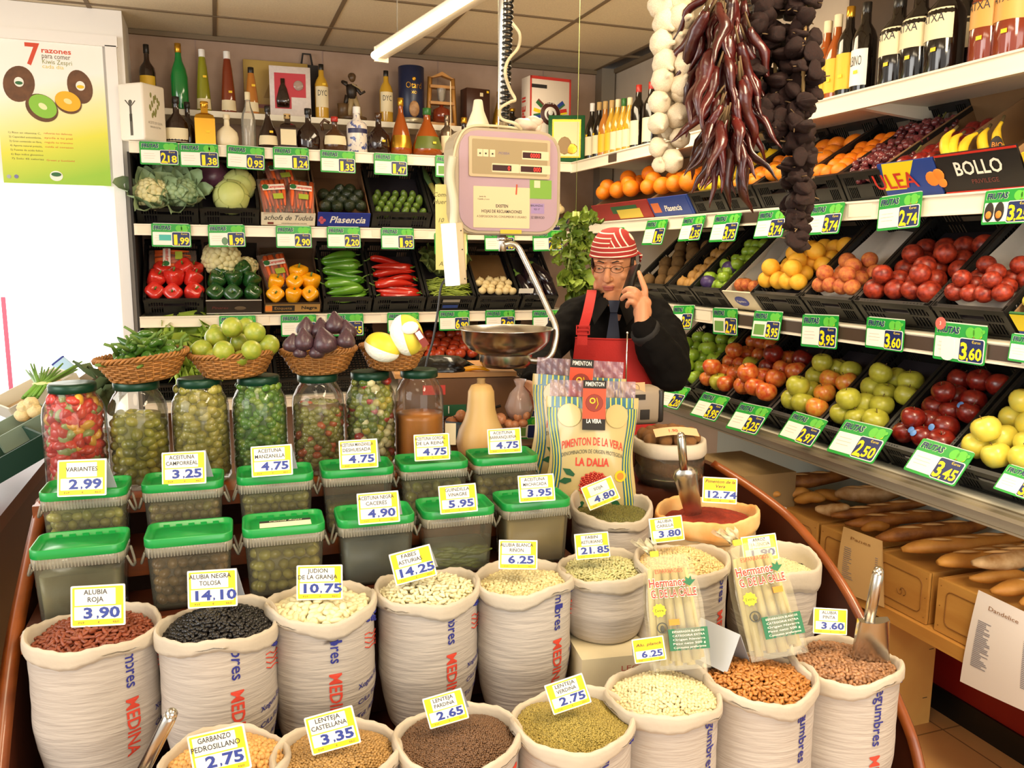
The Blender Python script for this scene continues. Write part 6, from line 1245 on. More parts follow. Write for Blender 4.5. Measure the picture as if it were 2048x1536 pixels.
def sack(px, py, z, a, label, zb, ang=None, cut=0, b_=None, rim=m_rim, body=m_sk, seed=0, emblem=None, addr=False, tilt=0, rimh=.03, Y=None, full=False):
    p = onz(px, py, z) if Y is None else ony(px, py, Y); b_ = b_ or a * .92; loc = (p[0], p[1],0); z = p[2]; rs = random.Random(seed); ph = [rs.uniform(0,6.28) for _ in range(6)]
    t = thing('legume_sack', label, 'sack', loc)
    wob = lambda th: tilt * math.sin(th) + .005 * math.sin(2 * th + ph[0]) + .004 * math.sin(3 * th + ph[1]) + .002 * math.sin(7 * th + ph[2])
    rad = lambda th: 1 + .018 * math.sin(2 * th + ph[3]) + .014 * math.sin(3 * th + ph[4]) + .008 * math.sin(5 * th + ph[5])
    def prof(v):   # v 0 at the base, 1 at the rim
        return .74 + .26 * min(1, v / .42) ** .6 if v < .42 else 1.0 - .015 * math.sin(math.pi * (v - .42) / .58)
    def P(th, zz, off=0.0):
        v = (zz - zb) / (z - zb); k = rad(th) * prof(max(0, min(1, v))) + .004 * math.sin(zz * 120 + 3 * math.sin(2 * th + ph[1])) * max(0,1 - abs(v - .5) * 1.2)
        return ((a * k + off) * math.cos(th),(b_ * k + off) * math.sin(th), zz + (wob(th) if v > .85 else 0))
    b = MB(); b.surf(lambda u, v: P(6.28318 * u, zb + (z - .012 - zb) * v),56,34, cu=True); n = len(b.v); b.v.append((0,0, zb)); 
    for i in range(56): b.f.append((n, (i + 1) % 56, i)); b.m.append(0); b.s.append(True)
    b.build('bag', body, t)
    RP = [(.002,-rimh),(.0065,-rimh * .8),(.0065,-.012),(.005,-.003),(.001,.001),(-.004,-.003),(-.007,-.014),(-.01,-.045)]
    def rimf(u, v):
        th = 6.28318 * u; f = v * (len(RP) - 1); i = min(int(f), len(RP) - 2); g = f - i; dr = RP[i][0] * (1 - g) + RP[i + 1][0] * g; dz = RP[i][1] * (1 - g) + RP[i + 1][1] * g
        if dz < -.02 and dr > 0: dz += .006 * math.sin(3 * th + ph[2])
        k = rad(th); return ((a * k + dr) * math.cos(th),(b_ * k + dr) * math.sin(th), z + dz + wob(th) + .0012 * math.sin(23 * th + 9 * v + ph[0]))
    b = MB(); b.surf(rimf, 72,22, cu=True); b.build('rolled_rim', rim, t)
    f0 = math.atan2(-p[1],-p[0])
    def wrap(s, h, th0, z0, m, name, down=True, fit=None, sl=0.0, bold=.01, sx=1):
        g = MB(); g.text(s, h, 0, align='l', bold=bold, fit=fit, sx=sx); rr_ = (a + b_) / 2
        g.v = [(P(th0 + y / rr_, z0 - x, .0016) if down else P(th0 + x / rr_, z0 + y + sl * x, .0016)) for x, y, _ in g.v]; return g.build(name, m, t)
    if ang is not None:
        th = f0 + R(ang); zt = z - rimh + .008
        s = 'Legumbres'[cut:]; w = .0146 * len(s); o = wrap(s, .023, th, zt, m_blue, 'blue_lettering', fit=w)
        wrap('MEDINA', .024, th - .03, zt - w - .022, m_red, 'red_lettering', fit=.118, bold=.02)
        if addr:
            for k, (s, dz) in enumerate((('Xoguna Eca. S.L.', 0),('C/La Forja, 58', -.034),('Tel. Almacen', -.068))): wrap(s, .0115, th + R(29), z - .165 + dz, m_blue, 'blue_lettering', False, fit=.10, sl=.12)
            g = MB()
            for k in range(4): g.tube([P(th + R(40 + 8 * i), z - .055 - .009 * k - .004 * i + .003 * math.sin(2 * i + k),.002) for i in range(7)],.0011,4)
            g.build('red_lines', m_red, t)
        if emblem or addr:
            g = MB()
            for k in range(46): u, v = rs.random(), rs.random(); q = Vector(P(th + R(44 + 40 * u), zt - .001 - .024 * v * (.4 + u),.0012)); g.ell(tuple(q),(.004,.003,.0028),6,4)
            g.build('blue_emblem', m_blue, t)
    return t, (p[0], p[1],0), z, a, b_
def bcol(n, c, isl=.18, c2=None, vs=60, rough=.4): return mat(n, c, rough, island=isl, col2=c2, vscale=vs)
SB = .612
def ls(*a, **k):
    kind, size, m, nm, lab, dome, kw = k.pop('fill'); t, loc, z, ra, rb_ = sack(*a, **k); pile(kind, size, ra - .009, rb_ - .009, z - .017 - kw.pop('drop', 0), dome, m, nm, lab, loc, k.get('seed', 0), **kw)
ls(188,1252,.915,.112, 'white sack of red kidney beans, first sack of the second row', SB, 24,4, b_=.1, addr=True, seed=1, fill=('bean', .0085, bcol('red bean', '84422a'), 'red_beans', 'heap of red kidney beans in the sack under the sign ALUBIA ROJA', .022, {}))
ls(437,1240,.915,.108, 'white sack of black beans between red beans and giant white beans', SB, 10,5, b_=.1, addr=True, seed=2, fill=('fat', .0068, bcol('black bean', '1a1716', .4, rough=.28), 'black_beans', 'heap of black beans under the sign ALUBIA NEGRA', .034, {}))
ls(643,1198,.915,.109, 'white sack of giant white beans, third of the second row', SB, 8,4, b_=.1, addr=True, seed=3, fill=('fat', .0125, bcol('giant white bean', 'e6dcb4', .08), 'giant_beans', 'giant white beans under the sign JUDION DE LA GRANJA', .02, {'drop': .006}))
ls(855,1170,.915,.108, 'white sack of long white beans under the sign FABES ASTURIAS', SB, 24,4, b_=.1, addr=True, seed=4, fill=('bean', .0098, bcol('long white bean', 'e2d9b2', .1), 'white_beans', 'heap of long white beans under the sign FABES', .03, {}))
ls(1048,1150,.915,.110, 'white sack of round white beans under the sign ALUBIA BLANCA', SB, 40,4, b_=.1, addr=True, seed=5, fill=('fat', .0068, bcol('round white bean', 'd6c795', .15), 'round_beans', 'small cream beans under the sign ALUBIA BLANCA', .018, {'drop': .008}))
ls(1210,1130,.915,.104, 'plain white sack of pale green beans standing on a carton', .757, None, b_=.1, seed=6, fill=('bean', .0062, bcol('pale green bean', 'c2bd86', .15), 'green_beans_dry', 'pale green beans under the sign FABIN ASTURIANO', .024, {}))
ls(1363,1115,.93,.108, 'white sack of black-eyed beans behind an asparagus bag', SB, 58,5, b_=.1, seed=7, fill=('fat', .0055, bcol('black eyed bean', 'd2b880', .22), 'eyed_beans', 'black-eyed beans under the sign ALUBIA CARILLA', .03, {}))
ls(1550,1112,.905,.106, 'white sack of rice with a wide rolled rim against the side panel', SB, None, b_=.1, seed=8, rimh=.055, fill=('rice', .0024, bcol('rice grain', 'd8d2a6', .08), 'rice', 'white rice under the sign ARROZ VALENCIA', .0, {'drop': .02, 'layers': 1}))
ls(1223,1005,.985,.105, 'plain white sack of mung beans in front of the paprika bags', .80, None, b_=.1, seed=9, tilt=.018, fill=('pea', .0028, bcol('mung bean', '6d6a30', .3), 'mung_beans', 'small green mung beans under the sign SOJA', .008, {'drop': .014}))
m_ostain = mat('paprika stained cloth', 'd98a34', .7, col2='e8c78a', vscale=9, bump=.4, bscale=30)
t, loc, z, ra, rb_ = sack(1415,1018,.965,.132, 'orange-stained sack of paprika powder with a scoop in it', .80, None, b_=.115, seed=10, rim=m_ostain, body=mat('sack tan', 'c8a878', .7, var=.1), rimh=.05)
b = MB(); b.surf(lambda u, v: ((ra - .012) * v * math.cos(6.28318 * u),(rb_ - .012) * v * math.sin(6.28318 * u), z - .03 + .022 * (1 - v * v) + .003 * math.sin(60 * u + 20 * v) * v),50,24, cu=True)
o = b.build('paprika', mat('paprika powder', '8a2a12', .95, var=.2, vscale=30, bump=1.0, bscale=160), None, loc); tag(o, 'deep red paprika powder filling the orange-stained sack', 'paprika', kind='stuff')
# front row
FB = .482
ls(450,1515,.79,.100, 'white sack of chickpeas at the lower photo edge, first of the front row', FB, None, b_=.1, seed=11, fill=('pea', .0058, bcol('chickpea', 'cf9f5c', .15), 'chickpeas', 'chickpeas under the sign GARBANZO PEDROSILLANO', .03, {}))
ls(674,1500,.79,.104, 'white sack of light brown lentils, second of the front row', FB, None, b_=.1, seed=12, fill=('lentil', .0038, bcol('brown lentil', 'a8834c', .22), 'lentils', 'light brown lentils under the sign LENTEJA CASTELLANA', .03, {}))
ls(915,1467,.79,.112, 'white sack of dark brown lentils, third of the front row', FB, 62,9, b_=.1, emblem=True, seed=13, fill=('lentil', .0030, bcol('dark lentil', '6a4c34', .25), 'dark_lentils', 'dark brown lentils under the sign LENTEJA PARDINA', .022, {}))
ls(1145,1432,.79,.113, 'white sack of greenish lentils, fourth of the front row', FB, 30,2, b_=.102, emblem=True, seed=14, fill=('lentil', .0028, bcol('green lentil', '9c8a42', .22), 'green_lentils', 'greenish lentils under the sign LENTEJA VERDINA', .018, {}))
ls(1328,1378,.80,.108, 'white sack of plump white beans, fifth of the front row', FB, 52,2, b_=.102, emblem=True, seed=15, fill=('fat', .0060, bcol('plump white bean', 'dccfa4', .12), 'plump_beans', 'plump white beans under the handwritten sign 6,25', .028, {}))
ls(1518,1348,.80,.107, 'white sack of tan beans, sixth of the front row', FB, 52,1, b_=.102, emblem=True, seed=16, fill=('bean', .0078, bcol('tan bean', 'b5793c', .18), 'tan_beans', 'shiny tan beans behind the blank folded card', .028, {}))
ls(1690,1314,.805,.107, 'white sack of pinto beans with a metal scoop, seventh of the front row', FB, 38,1, b_=.102, emblem=True, seed=17, fill=('fat', .0068, bcol('pinto bean', 'a87a54', .25, '8a6244', 90), 'pinto_beans', 'speckled pinto beans under the sign ALUBIA PINTA', .02, {}))

# ------------------------------------------------------------------ folded price cards
m_card = mat('card white', 'efe8dc', .55); m_cy = mat('card yellow', 'f2d21c', .5); m_cb = mat('stamp blue', '2f3f8f', .5); m_flap = mat('card back grey', 'b5bac0', .6); m_cy2 = mat('card deep yellow', 'eab814', .5)
CWD, CHT = .108,.080
def card(TL, TRp, D, l1, l2, price, label, yaw=0, lean=14, mode='a', flap=True, D2=None):
    a = ond(*TL, D); e = ond(*TRp, D2 or D); w = np.linalg.norm(e - a); s = w / CWD; xa = Vector(e - a).normalized()
    n = Vector((-_f[0],-_f[1],0)).normalized(); n = (n - xa * n.dot(xa)).normalized(); up = n.cross(xa); M = frame((a + e) / 2, xa, up, n) @ RX(-lean) @ TR(0,-CHT / 2 * s, 0) @ SC(s)
    t = thing('price_card', label, 'card'); t.matrix_world = M
    b = MB(); b.rrect(CWD, CHT, .003,-.001,0,0); b.build('front_panel', m_card, t)
    y = m_cy2 if mode == 'h' else m_cy
    b = MB(); b.rrect(CWD * .93, CHT * .92,.002,0,.0006,0); b.build('yellow_print', y, t)
    if mode != 'h': b = MB(); dx = {'a': -.01, 'b': 0, 'c': -.012}[mode]; b.rrect(CWD * {'a': .75, 'b': .62, 'c': .55}[mode], CHT * .40,.001,.0006,.001,0, TR(dx * .5, CHT * .22,0)); b.build('name_label', m_card, t)
    b = MB(); b.rrect(CWD * .86, CHT * .32,.001,.0006,.001,0, TR(0,-CHT * .17,0)); b.build('price_strip', m_card, t)
    b = MB(); bo = 0 if mode == 'h' else .009; nx = 0 if mode == 'h' else (-.004 if mode != 'b' else 0)
    if l2: b.text(l1,.0098,0, TR(nx, CHT * .28,.0014), fit=min(.092,.0078 * len(l1)), shear=.3 if mode == 'h' else 0, bold=bo); b.text(l2,.0098,0, TR(nx, CHT * .10,.0014), fit=min(.092,.0078 * len(l2)), shear=.3 if mode == 'h' else 0, bold=bo)
    elif l1: b.text(l1,.0098,0, TR(nx, CHT * .18,.0014), fit=min(.092,.0078 * len(l1)), shear=.3 if mode == 'h' else 0, bold=bo)
    for s_, x in (('P.V.P.', -.032),('€', .002),('KILO', .036)): b.text(s_, .0042,0, TR(x, -CHT * .425,.0014))
    b.build('lettering', m_ink, t)
    if price: b = MB(); b.text(price.replace(',', ' '),.0205,0, TR(.008,-CHT * .29,.0014), bold=.035, fit=.072 if len(price) == 4 else .09); b.text(',', .014,0, TR(.0 if len(price) == 4 else .004,-CHT * .275,.0014), bold=.04); b.build('price_digits', m_cb, t)
    if flap:
        b = MB(); b.box((0,-CHT / 2,-.0006),(CWD, CHT, .001),0, TR(0, CHT / 2,-.0008) @ RX(36)); b.build('back_flap', m_flap, t)
    return t
card((115,921),(213,917),1.74, 'VARIANTES', None, '2,99', 'yellow card VARIANTES 2,99 on the first tub of the upper row', mode='b'); card((323,906),(411,901),1.82, 'ACEITUNA', 'CAMPORREAL', '3,25', 'yellow card ACEITUNA CAMPORREAL 3,25')
card((501,894),(583,888),1.87, 'ACEITUNA', 'MANZANILLA', '4,75', 'yellow card ACEITUNA MANZANILLA 4,75 on a tub of round olives'); card((677,882),(754,877),1.95, 'ACEITUNA MANZANILLA', 'DESHUESADA', '4,75', 'yellow card DESHUESADA 4,75')
card((827,870),(898,866),2.02, 'ACEITUNA GORDAL', 'DE LA REINA', '4,75', 'yellow card ACEITUNA GORDAL DE LA REINA 4,75'); card((974,859),(1041,855),2.08, 'ACEITUNA', 'BARRANQUEÑA', '4,75', 'yellow card ACEITUNA BARRANQUENA 4,75')
card((713,988),(796,981),1.78, 'ACEITUNA NEGRA', 'CACERES', '4,90', 'yellow card with faded writing CACERES 4,90'); card((876,973),(951,966),1.85, 'GUINDILLA', 'VINAGRE', '5,95', 'yellow card GUINDILLA VINAGRE 5,95', mode='b'); card((1035,952),(1107,947),1.91, 'ACEITUNA', 'MACHACADA', '3,95', 'yellow card ACEITUNA MACHACADA 3,95')
card((141,1173),(250,1167),1.55, 'ALUBIA', 'ROJA', '3,90', 'yellow card ALUBIA ROJA 3,90 stuck in the red beans', flap=False); card((374,1143),(473,1137),1.60, 'ALUBIA NEGRA', 'TOLOSA', '14,10', 'yellow card ALUBIA NEGRA TOLOSA 14,10'); card((593,1131),(685,1129),1.68, 'JUDION', 'DE LA GRANJA', '10,75', 'yellow card JUDION DE LA GRANJA 10,75', flap=False)
card((777,1110),(859,1088),1.73, 'FABES', 'ASTURIAS', '14,25', 'tilted yellow card FABES ASTURIAS 14,25', mode='c'); card((998,1080),(1075,1081),1.80, 'ALUBIA BLANCA', 'RIÑON', '6,25', 'yellow card ALUBIA BLANCA RINON 6,25'); card((1148,1069),(1216,1063),1.86, 'FABIN', 'ASTURIANO', '21,85', 'yellow card FABIN ASTURIANO 21,85', mode='b')
card((1297,1038),(1363,1030),1.89, 'ALUBIA', 'CARILLA', '3,80', 'yellow card ALUBIA CARILLA 3,80', mode='c'); card((1481,1075),(1551,1066),1.95, 'ARROZ', 'VALENCIA', '1,90', 'yellow card ARROZ VALENCIA half behind an asparagus bag', mode='b'); card((1161,976),(1222,951),2.07, 'SOJA', None, '4,80', 'tilted yellow card SOJA 4,80 in the mung beans', mode='b')
card((1406,953),(1475,957),2.08, 'Pimenton de la', 'Vera', '12,74', 'yellow handwritten card 12,74 standing in the paprika', mode='h', flap=False)
card((373,1474),(487,1447),1.30, 'GARBANZO', 'PEDROSILLANO', '2,75', 'tilted yellow card GARBANZO PEDROSILLANO 2,75', flap=False); card((607,1437),(704,1410),1.36, 'LENTEJA', 'CASTELLANA', '3,35', 'tilted yellow card LENTEJA CASTELLANA 3,35', flap=False); card((844,1399),(922,1376),1.43, 'LENTEJA', 'PARDINA', '2,65', 'tilted yellow card LENTEJA PARDINA 2,65', mode='b')
card((1088,1372),(1164,1346),1.48, 'LENTEJA', 'VERDINA', '2,75', 'tilted yellow card LENTEJA VERDINA 2,75', mode='b'); card((1263,1280),(1326,1271),1.60, 'Alu. planch', None, '6,25', 'deep yellow handwritten card 6,25 beside an asparagus bag', mode='h'); card((1627,1215),(1695,1219),1.70, 'ALUBIA', 'PINTA', '3,60', 'yellow card ALUBIA PINTA 3,60 beside the metal scoop', mode='c')
c0 = Vector(ond(1440,1252,1.68)); t = thing('folded_card', 'blank grey folded card standing turned away in the tan beans', 'card', c0, RZ(th_ + 128)); b = MB(); b.box((0,-.04,0),(.10,.08,.001),0, RX(62)); b.build('front_panel', m_flap, t); b = MB(); b.box((0,-.04,0),(.10,.08,.001),0, RX(118)); b.build('back_flap', m_flap, t)

# ------------------------------------------------------------------ scoops
m_scoop = mat('brushed scoop steel', 'c4beb4', .22, metal=1.0)
def scoop(pts, D, rad, label, blade=None, shape='box'):
    o = Vector(ond(*pts[0], D)); t = thing('metal_scoop', label, 'scoop', o)
    h = [Vector(ond(x, y, D + dd)) - o for x, y, dd in ((*pts[0],0),(*pts[1],0))]
    b = MB(); b.tube([h[0], h[0].lerp(h[1],.08), h[1]],[rad * .9, rad, rad * .95],12); b.ell(tuple(h[0]), rad * .92,10,6); b.build('handle', m_scoop, t)
    if blade:
        (x0, y0),(x1, y1), w0, w1, d1 = blade; A = Vector(ond(x0, y0, D)) - o; B = Vector(ond(x1, y1, D + d1)) - o; ax = (B - A).normalized(); side = Vector(_r) - ax * Vector(_r).dot(ax); side.normalize(); nrm = side.cross(ax); n = 18
        def f(u, v, k=1.0):
            a = math.pi * (u - .5) * (1.0 if shape == 'box' else 1.15); w = (w0 + (w1 - w0) * v) * D / F * k; dp = .75 if shape == 'box' else .62
            c = min(1, v * 6) ** .5 if shape != 'box' else 1
            xx = math.copysign(min(1, abs(math.sin(a)) * (1.18 if shape == 'box' else 1)), math.sin(a)); return tuple(A + (B - A) * v + side * (w * xx * c) + nrm * (-w * dp * (math.cos(a) - .25) * c * (1 - .5 * v)))
        b = MB(); b.surf(f, n, 12); b.surf(lambda u, v: f(1 - u, v, .965), n, 12)
        if shape == 'box': b.add([f(i / 10,0) for i in range(11)],[tuple(range(11))],0)
        b.build('blade', m_scoop, t)
scoop(((1362,872),(1368,940)),2.10,.0115, 'steel scoop with rounded blade stuck in the paprika', ((1367,930),(1388,1030),27,17,.04), 'round')
scoop(((1757,1143),(1738,1242)),1.66,.0115, 'square-bladed steel scoop stuck in the pinto beans', ((1747,1238),(1740,1320),30,38,.03))
scoop(((343,1428),(272,1570)),1.28,.0105, 'steel scoop handle rising beside the red bean sack', ((275,1560),(225,1680),30,36,.0))

# ------------------------------------------------------------------ bags of asparagus and paprika
m_asp = mat('white asparagus', 'd8c98e', .5, island=.1, var=.08, vscale=8); m_bf = film('asparagus bag film', 'efe6c4', .15,.12,.9); m_gl = mat('green label', '1f6b44', .5)
def bag_frame(px, py, D, lean, roll, yaw=0): return Matrix.Translation(ond(px, py, D)) @ RZ(th_ + yaw) @ RX(90 - lean) @ RZ(roll)
def asparagus(M, s, lab, seed):
    t = thing('asparagus_bag', lab, 'bag'); t.matrix_world = M @ SC(s); rs = random.Random(seed); W, Hh = .115,.225
    b = MB()
    for k in range(9): x = -.044 + .011 * k + rs.uniform(-.002,.002); zz = .012 * (k % 2); b.tube([(x * .82, Hh * .40, zz),(x * .9,.05, zz),(x * 1.08,-Hh * .5 + rs.uniform(0,.014), zz)],[.007,.0085,.0092],9)
    b.build('stalks', m_asp, t)
    bul = lambda x, y: .013 + .014 * math.cos(x / W * 2.6) * math.cos(y / Hh * 2.6)
    def f(u, v):
        y = (v - .5) * Hh * 1.06; w = W * (1.06 - .36 * max(0, v - .55) ** 1.2 * 1.8); x = (u - .5) * w; return (x, y, .012 + bul(x, y) + .0016 * math.sin(60 * u + 25 * v) * math.sin(30 * v))
    b = MB(); b.surf(f, 26,30); b.surf(lambda u, v: (f(1 - u, v)[0], f(1 - u, v)[1],-.012 - .3 * bul(f(u, v)[0], f(u, v)[1])),10,12); b.build('film', m_bf, t)
    b = MB(); b.surf(lambda u, v: (-.03 - .02 * v + (u - .5) * (.02 + .035 * v), Hh * .5 + .01 + .032 * v + .006 * math.sin(20 * u),.015 + .01 * math.sin(17 * u + 6 * v)),14,10); b.box((-.03, Hh * .5 + .01,.022),(.016,.012,.008),0); b.build('knotted_top', film('knotted film', 'efe6c4', .5,.15), t); b = MB(); b.box((-.03, Hh * .5 + .01,.024),(.018,.012,.008)); b.build('yellow_tape', mat('yellow tape', 'f0dc2a', .5), t)
    def put(mb, name, ms): mb.v = [(x, y, .0145 + bul(x, y) + z) for x, y, z in mb.v]; mb.build(name, ms, t)
    b = MB(); b.text('ESPARRAGOS', .009,0, TR(-.005,.080,.001), fit=.06); put(b, 'lettering', m_logo_r)
    b = MB(); b.text('Hermanos', .018,0, TR(-.012,.052,0), fit=.078, bold=.07); b.text('G. DE LA CALLE', .017,0, TR(.0,.030,0), fit=.1, bold=.07); b.text('Hermanos', .018,1, TR(-.012,.052,.0006), fit=.077, bold=.02); b.text('G. DE LA CALLE', .017,1, TR(.0,.030,.0006), fit=.098, bold=.02); put(b, 'brand_lettering', [m_card, m_logo_r])
    b = MB(); b.prism([(math.cos(R(18 * i)) * (.012 if i % 2 else .0145), math.sin(R(18 * i)) * (.012 if i % 2 else .0145)) for i in range(20)],0,.0008,0, TR(-.036,.004,0)); b.text('Extra', .006,1, TR(-.036,.001,.0012)); put(b, 'yellow_badge', [mat('badge yellow', 'e6dc2a', .5), m_ink])
    b = MB(); b.lathe([(.009,0),(.0115,0)],18,0, TR(-.034,-.032,.0008)); b.ell((-.034,-.034,.0005),(.005,.008,.0006),8,5,0); put(b, 'round_emblem', mat('emblem grey', '4a4a40', .6))
    b = MB(); b.prism([(math.cos(a) * q, math.sin(a) * q) for a, q in [(R(i * 24),.016 if i % 2 else .009) for i in range(1,8)]] + [(0,-.006)],0,.0006,0, TR(.036,.056,.0003)); put(b, 'leaf_print', m_gl)
    b = MB(); b.box((.02,-.058,.0),(.086,.044,.0008),0)
    for k, s_ in enumerate(('ESPARRAGOS BLANCOS', 'CATEGORIA EXTRA', 'Origen Navarra', 'Peso neto 500 g', 'Consumo preferente')): b.text(s_, .0042,1, TR(.02,-.044 - .008 * k, .0007), fit=.07)
    put(b, 'green_label', [m_gl, m_paper])
    b = MB(); b.box((-.008 if seed == 1 else .026,-.022 if seed == 1 else .014,.0006),(.022,.012,.001)); put(b, 'price_sticker', m_or)
asparagus(bag_frame(1346,1222,1.66,24,5),.93, 'bag of white asparagus leaning on the black-eyed bean sack', 1); asparagus(bag_frame(1524,1198,1.70,26,10),.97, 'bag of white asparagus leaning on the rice sack', 2)
m_pbag = mat('paprika bag cream', 'c9b47a', .25, coat=.5, var=.04, vscale=5, bump=.25, bscale=9); m_pteal = mat('bag stripe teal', '2c6a80', .3, coat=.4); m_pyel = mat('bag stripe yellow', 'd6cc4a', .35); m_pfoil = film('clear bag header', 'b59aa8', .55,.12,2.0)
def paprika_bag(M, s, lab):
    t = thing('paprika_bag', lab, 'bag'); t.matrix_world = M @ SC(s); W, Hh = .24,.30
    bul = lambda x, y: .048 * max(0, math.cos(x / W * 3.0)) ** .7 * (max(0, math.sin(math.pi * min(1,(.12 + .8 * (.5 - y / Hh))))) ** .6) + .004 * math.sin(30 * x + 18 * y)
    ed = lambda y: .5 - .03 * math.cos(y / Hh * 7)
    def f(u, v, e=0.0): y = (v - .5) * Hh; x = (u - .5) * W * 2 * ed(y); return (x, y, bul(x, y) + e)
    b = MB(); b.surf(f, 34,36); b.surf(lambda u, v: (f(1 - u, v)[0], f(1 - u, v)[1],-.6 * bul(f(1 - u, v)[0], f(1 - u, v)[1]) - .002),20,20); b.build('pouch', m_pbag, t)
    b = MB(); b.surf(lambda u, v: ((u - .5) * W * .98, Hh * .5 + .045 * v, .003 * math.sin(40 * u + 9 * v) + .003 * math.sin(90 * u)),60,8); b.build('clear_header', m_pfoil, t)
    def put(mb, name, ms, e=.0014):
        bm = bmesh.new(); vs = [bm.verts.new(p) for p in mb.v]; lay = []
        for q, mi in zip(mb.f, mb.m):
            try: fc = bm.faces.new([vs[i] for i in q]); fc.material_index = mi
            except ValueError: pass
        for _ in range(6):
            lg = [x for x in bm.edges if x.calc_length() > .012]
            if not lg: break
            bmesh.ops.subdivide_edges(bm, edges=lg, cuts=1)
        bmesh.ops.triangulate(bm, faces=bm.faces)
        for v in bm.verts: v.co.z = bul(v.co.x, v.co.y) + e + v.co.z
        me = bpy.data.meshes.new(name); bm.to_mesh(me); bm.free()
        for m in (ms if isinstance(ms, list) else [ms]): me.materials.append(m)
        link(name, me, t)
    b = MB()
    b.add([(-W * .47, Hh * .5,0),(W * .47, Hh * .5,0),(W * .47, Hh * .40,0),(-W * .47, Hh * .40,0)],[(3,2,1,0)],0)
    for k in range(15): x = -W * .44 + W * .88 * k / 14; b.add([(x, Hh * .41,.0008),(x + .004, Hh * .41,.0008),(x + .004, Hh * .5,.0008),(x, Hh * .5,.0008)],[(0,1,2,3)],1)
    for sd in (-1,1):
        for x0, x1, mi, e in ((.37,.475,0,0),(.385,.40,1,.0008),(.42,.432,1,.0008),(.452,.465,1,.0008)):
            P = [(sd * W * (x + .02 * math.sin(y * 22)) * 2 * ed(y), y, e) for x in (x0, x1) for y in [Hh * (-.48 + .88 * i / 12) for i in range(13)]]; b.add(P, [((i, i + 1,14 + i, 13 + i) if sd > 0 else (13 + i, 14 + i, i + 1, i)) for i in range(12)], mi, None)
    put(b, 'striped_print', [m_pteal, m_pyel])
    for sd in (-1,1): b = MB(); b.cyl(.032,0,.0008,20,0, TR(sd * W * .27, Hh * .335,.001), smooth=False); put(b, 'scalloped_print', m_pbag)
    b = MB(); b.box((.0, Hh * .36,.008),(.062,.125,.002),0); b.box((0, Hh * .36 + .058,.0095),(.062,.022,.002),1); b.box((0, Hh * .36 - .05,.0095),(.062,.03,.002),1); b.text('PIMENTON', .012,2, TR(0, Hh * .36 + .053,.0112), fit=.05, bold=.01); b.text('LA VERA', .011,2, TR(0, Hh * .36 - .046,.0112), fit=.04, bold=.03); b.cyl(.024,.009,.0105,16,3, TR(0, Hh * .36 + .008,0), smooth=False); b.lathe([(.005,.0108),(.008,.0108)],14,4, TR(-.005, Hh * .36 + .014,0)); b.tube([(.006, Hh * .36 + .022,.0112),(.01, Hh * .36 + .005,.0112),(.004, Hh * .36 - .008,.0112)],.0012,4,4)
    b.T = Matrix.Identity(4); b.v = [(x, y + .02, z + bul(0,.09)) for x, y, z in b.v]; b.build('hanging_label', [mat('label orange red', 'd8481c', .45), m_dark, m_paper, mat('label brown red', '8a2c14', .5), m_stick], t)
    b = MB(); arc = MB(); arc.text('PIMENTON DE LA VERA', .022,0, fit=.165, bold=.012); b.add([(x, y + .022 - 2.2 * x * x, 0) for x, y, z in arc.v], arc.f); arc = MB(); arc.text('LA DALIA', .022,0, fit=.09, bold=.03); b.add([(x, y - .035,0) for x, y, z in arc.v], arc.f); put(b, 'red_lettering', m_logo_r)
    arc = MB(); arc.text('DENOMINACION DE ORIGEN PROTEGIDA', .011,0, fit=.165); b = MB(); b.add([(x, y + .0 - 2.0 * x * x, 0) for x, y, z in arc.v], arc.f); put(b, 'grey_lettering', mat('bag print grey', '5a5a4a', .5))
    b = MB()
    for k in range(170): q = .041 * math.sqrt((k + .5) / 170); a = k * 2.39996; x, y = q * math.cos(a) + .008, q * math.sin(a) * .95 - .09; b.ell((x, y, bul(x, y) + .002),(.0036,.0036,.003),6,4, k % 2)
    b.build('dahlia_print', [mat('dahlia red', 'b3241c', .4), mat('dahlia light red', 'd2553a', .4)], t)
    b = MB()
    for cx, cy_, a in ((-.048,-.062,150),(-.055,-.075,190),(-.04,-.128,200),(-.02,-.135,230),(.055,-.13,-30),(.035,-.138,-60)): b.prism([(0,-.004),(.018,-.009),(.036,0),(.018,.009),(0,.004)],0,.0008,0, TR(cx, cy_, 0) @ RZ(a))
    put(b, 'leaf_print', mat('leaf print green', '1f5a34', .5)); b = MB(); b.cyl(.016,0,.0006,18,0, TR(.078,-.062,0), smooth=False); b.cyl(.010,.0006,.001,14,1, TR(.078,-.062,0), smooth=False); put(b, 'round_seal', [m_stick, m_or])
paprika_bag(bag_frame(1182,903,2.22,8,-1),.98, 'front cream paprika bag lettered PIMENTON DE LA VERA LA DALIA'); paprika_bag(bag_frame(1152,862,2.36,6,-3),1.05, 'rear paprika bag with teal and yellow stripes, half behind another')
for px, py, d, h in ((1190,1000,2.24,.1),):
    b = MB(); p = ond(px, py, d); b.box((1.08,2.08,.8825),(.52,.24,.185)); o = b.build('wooden_riser', m_woodd); tag(o, 'dark wooden riser under the paprika bags behind the mung bean sack', 'riser')
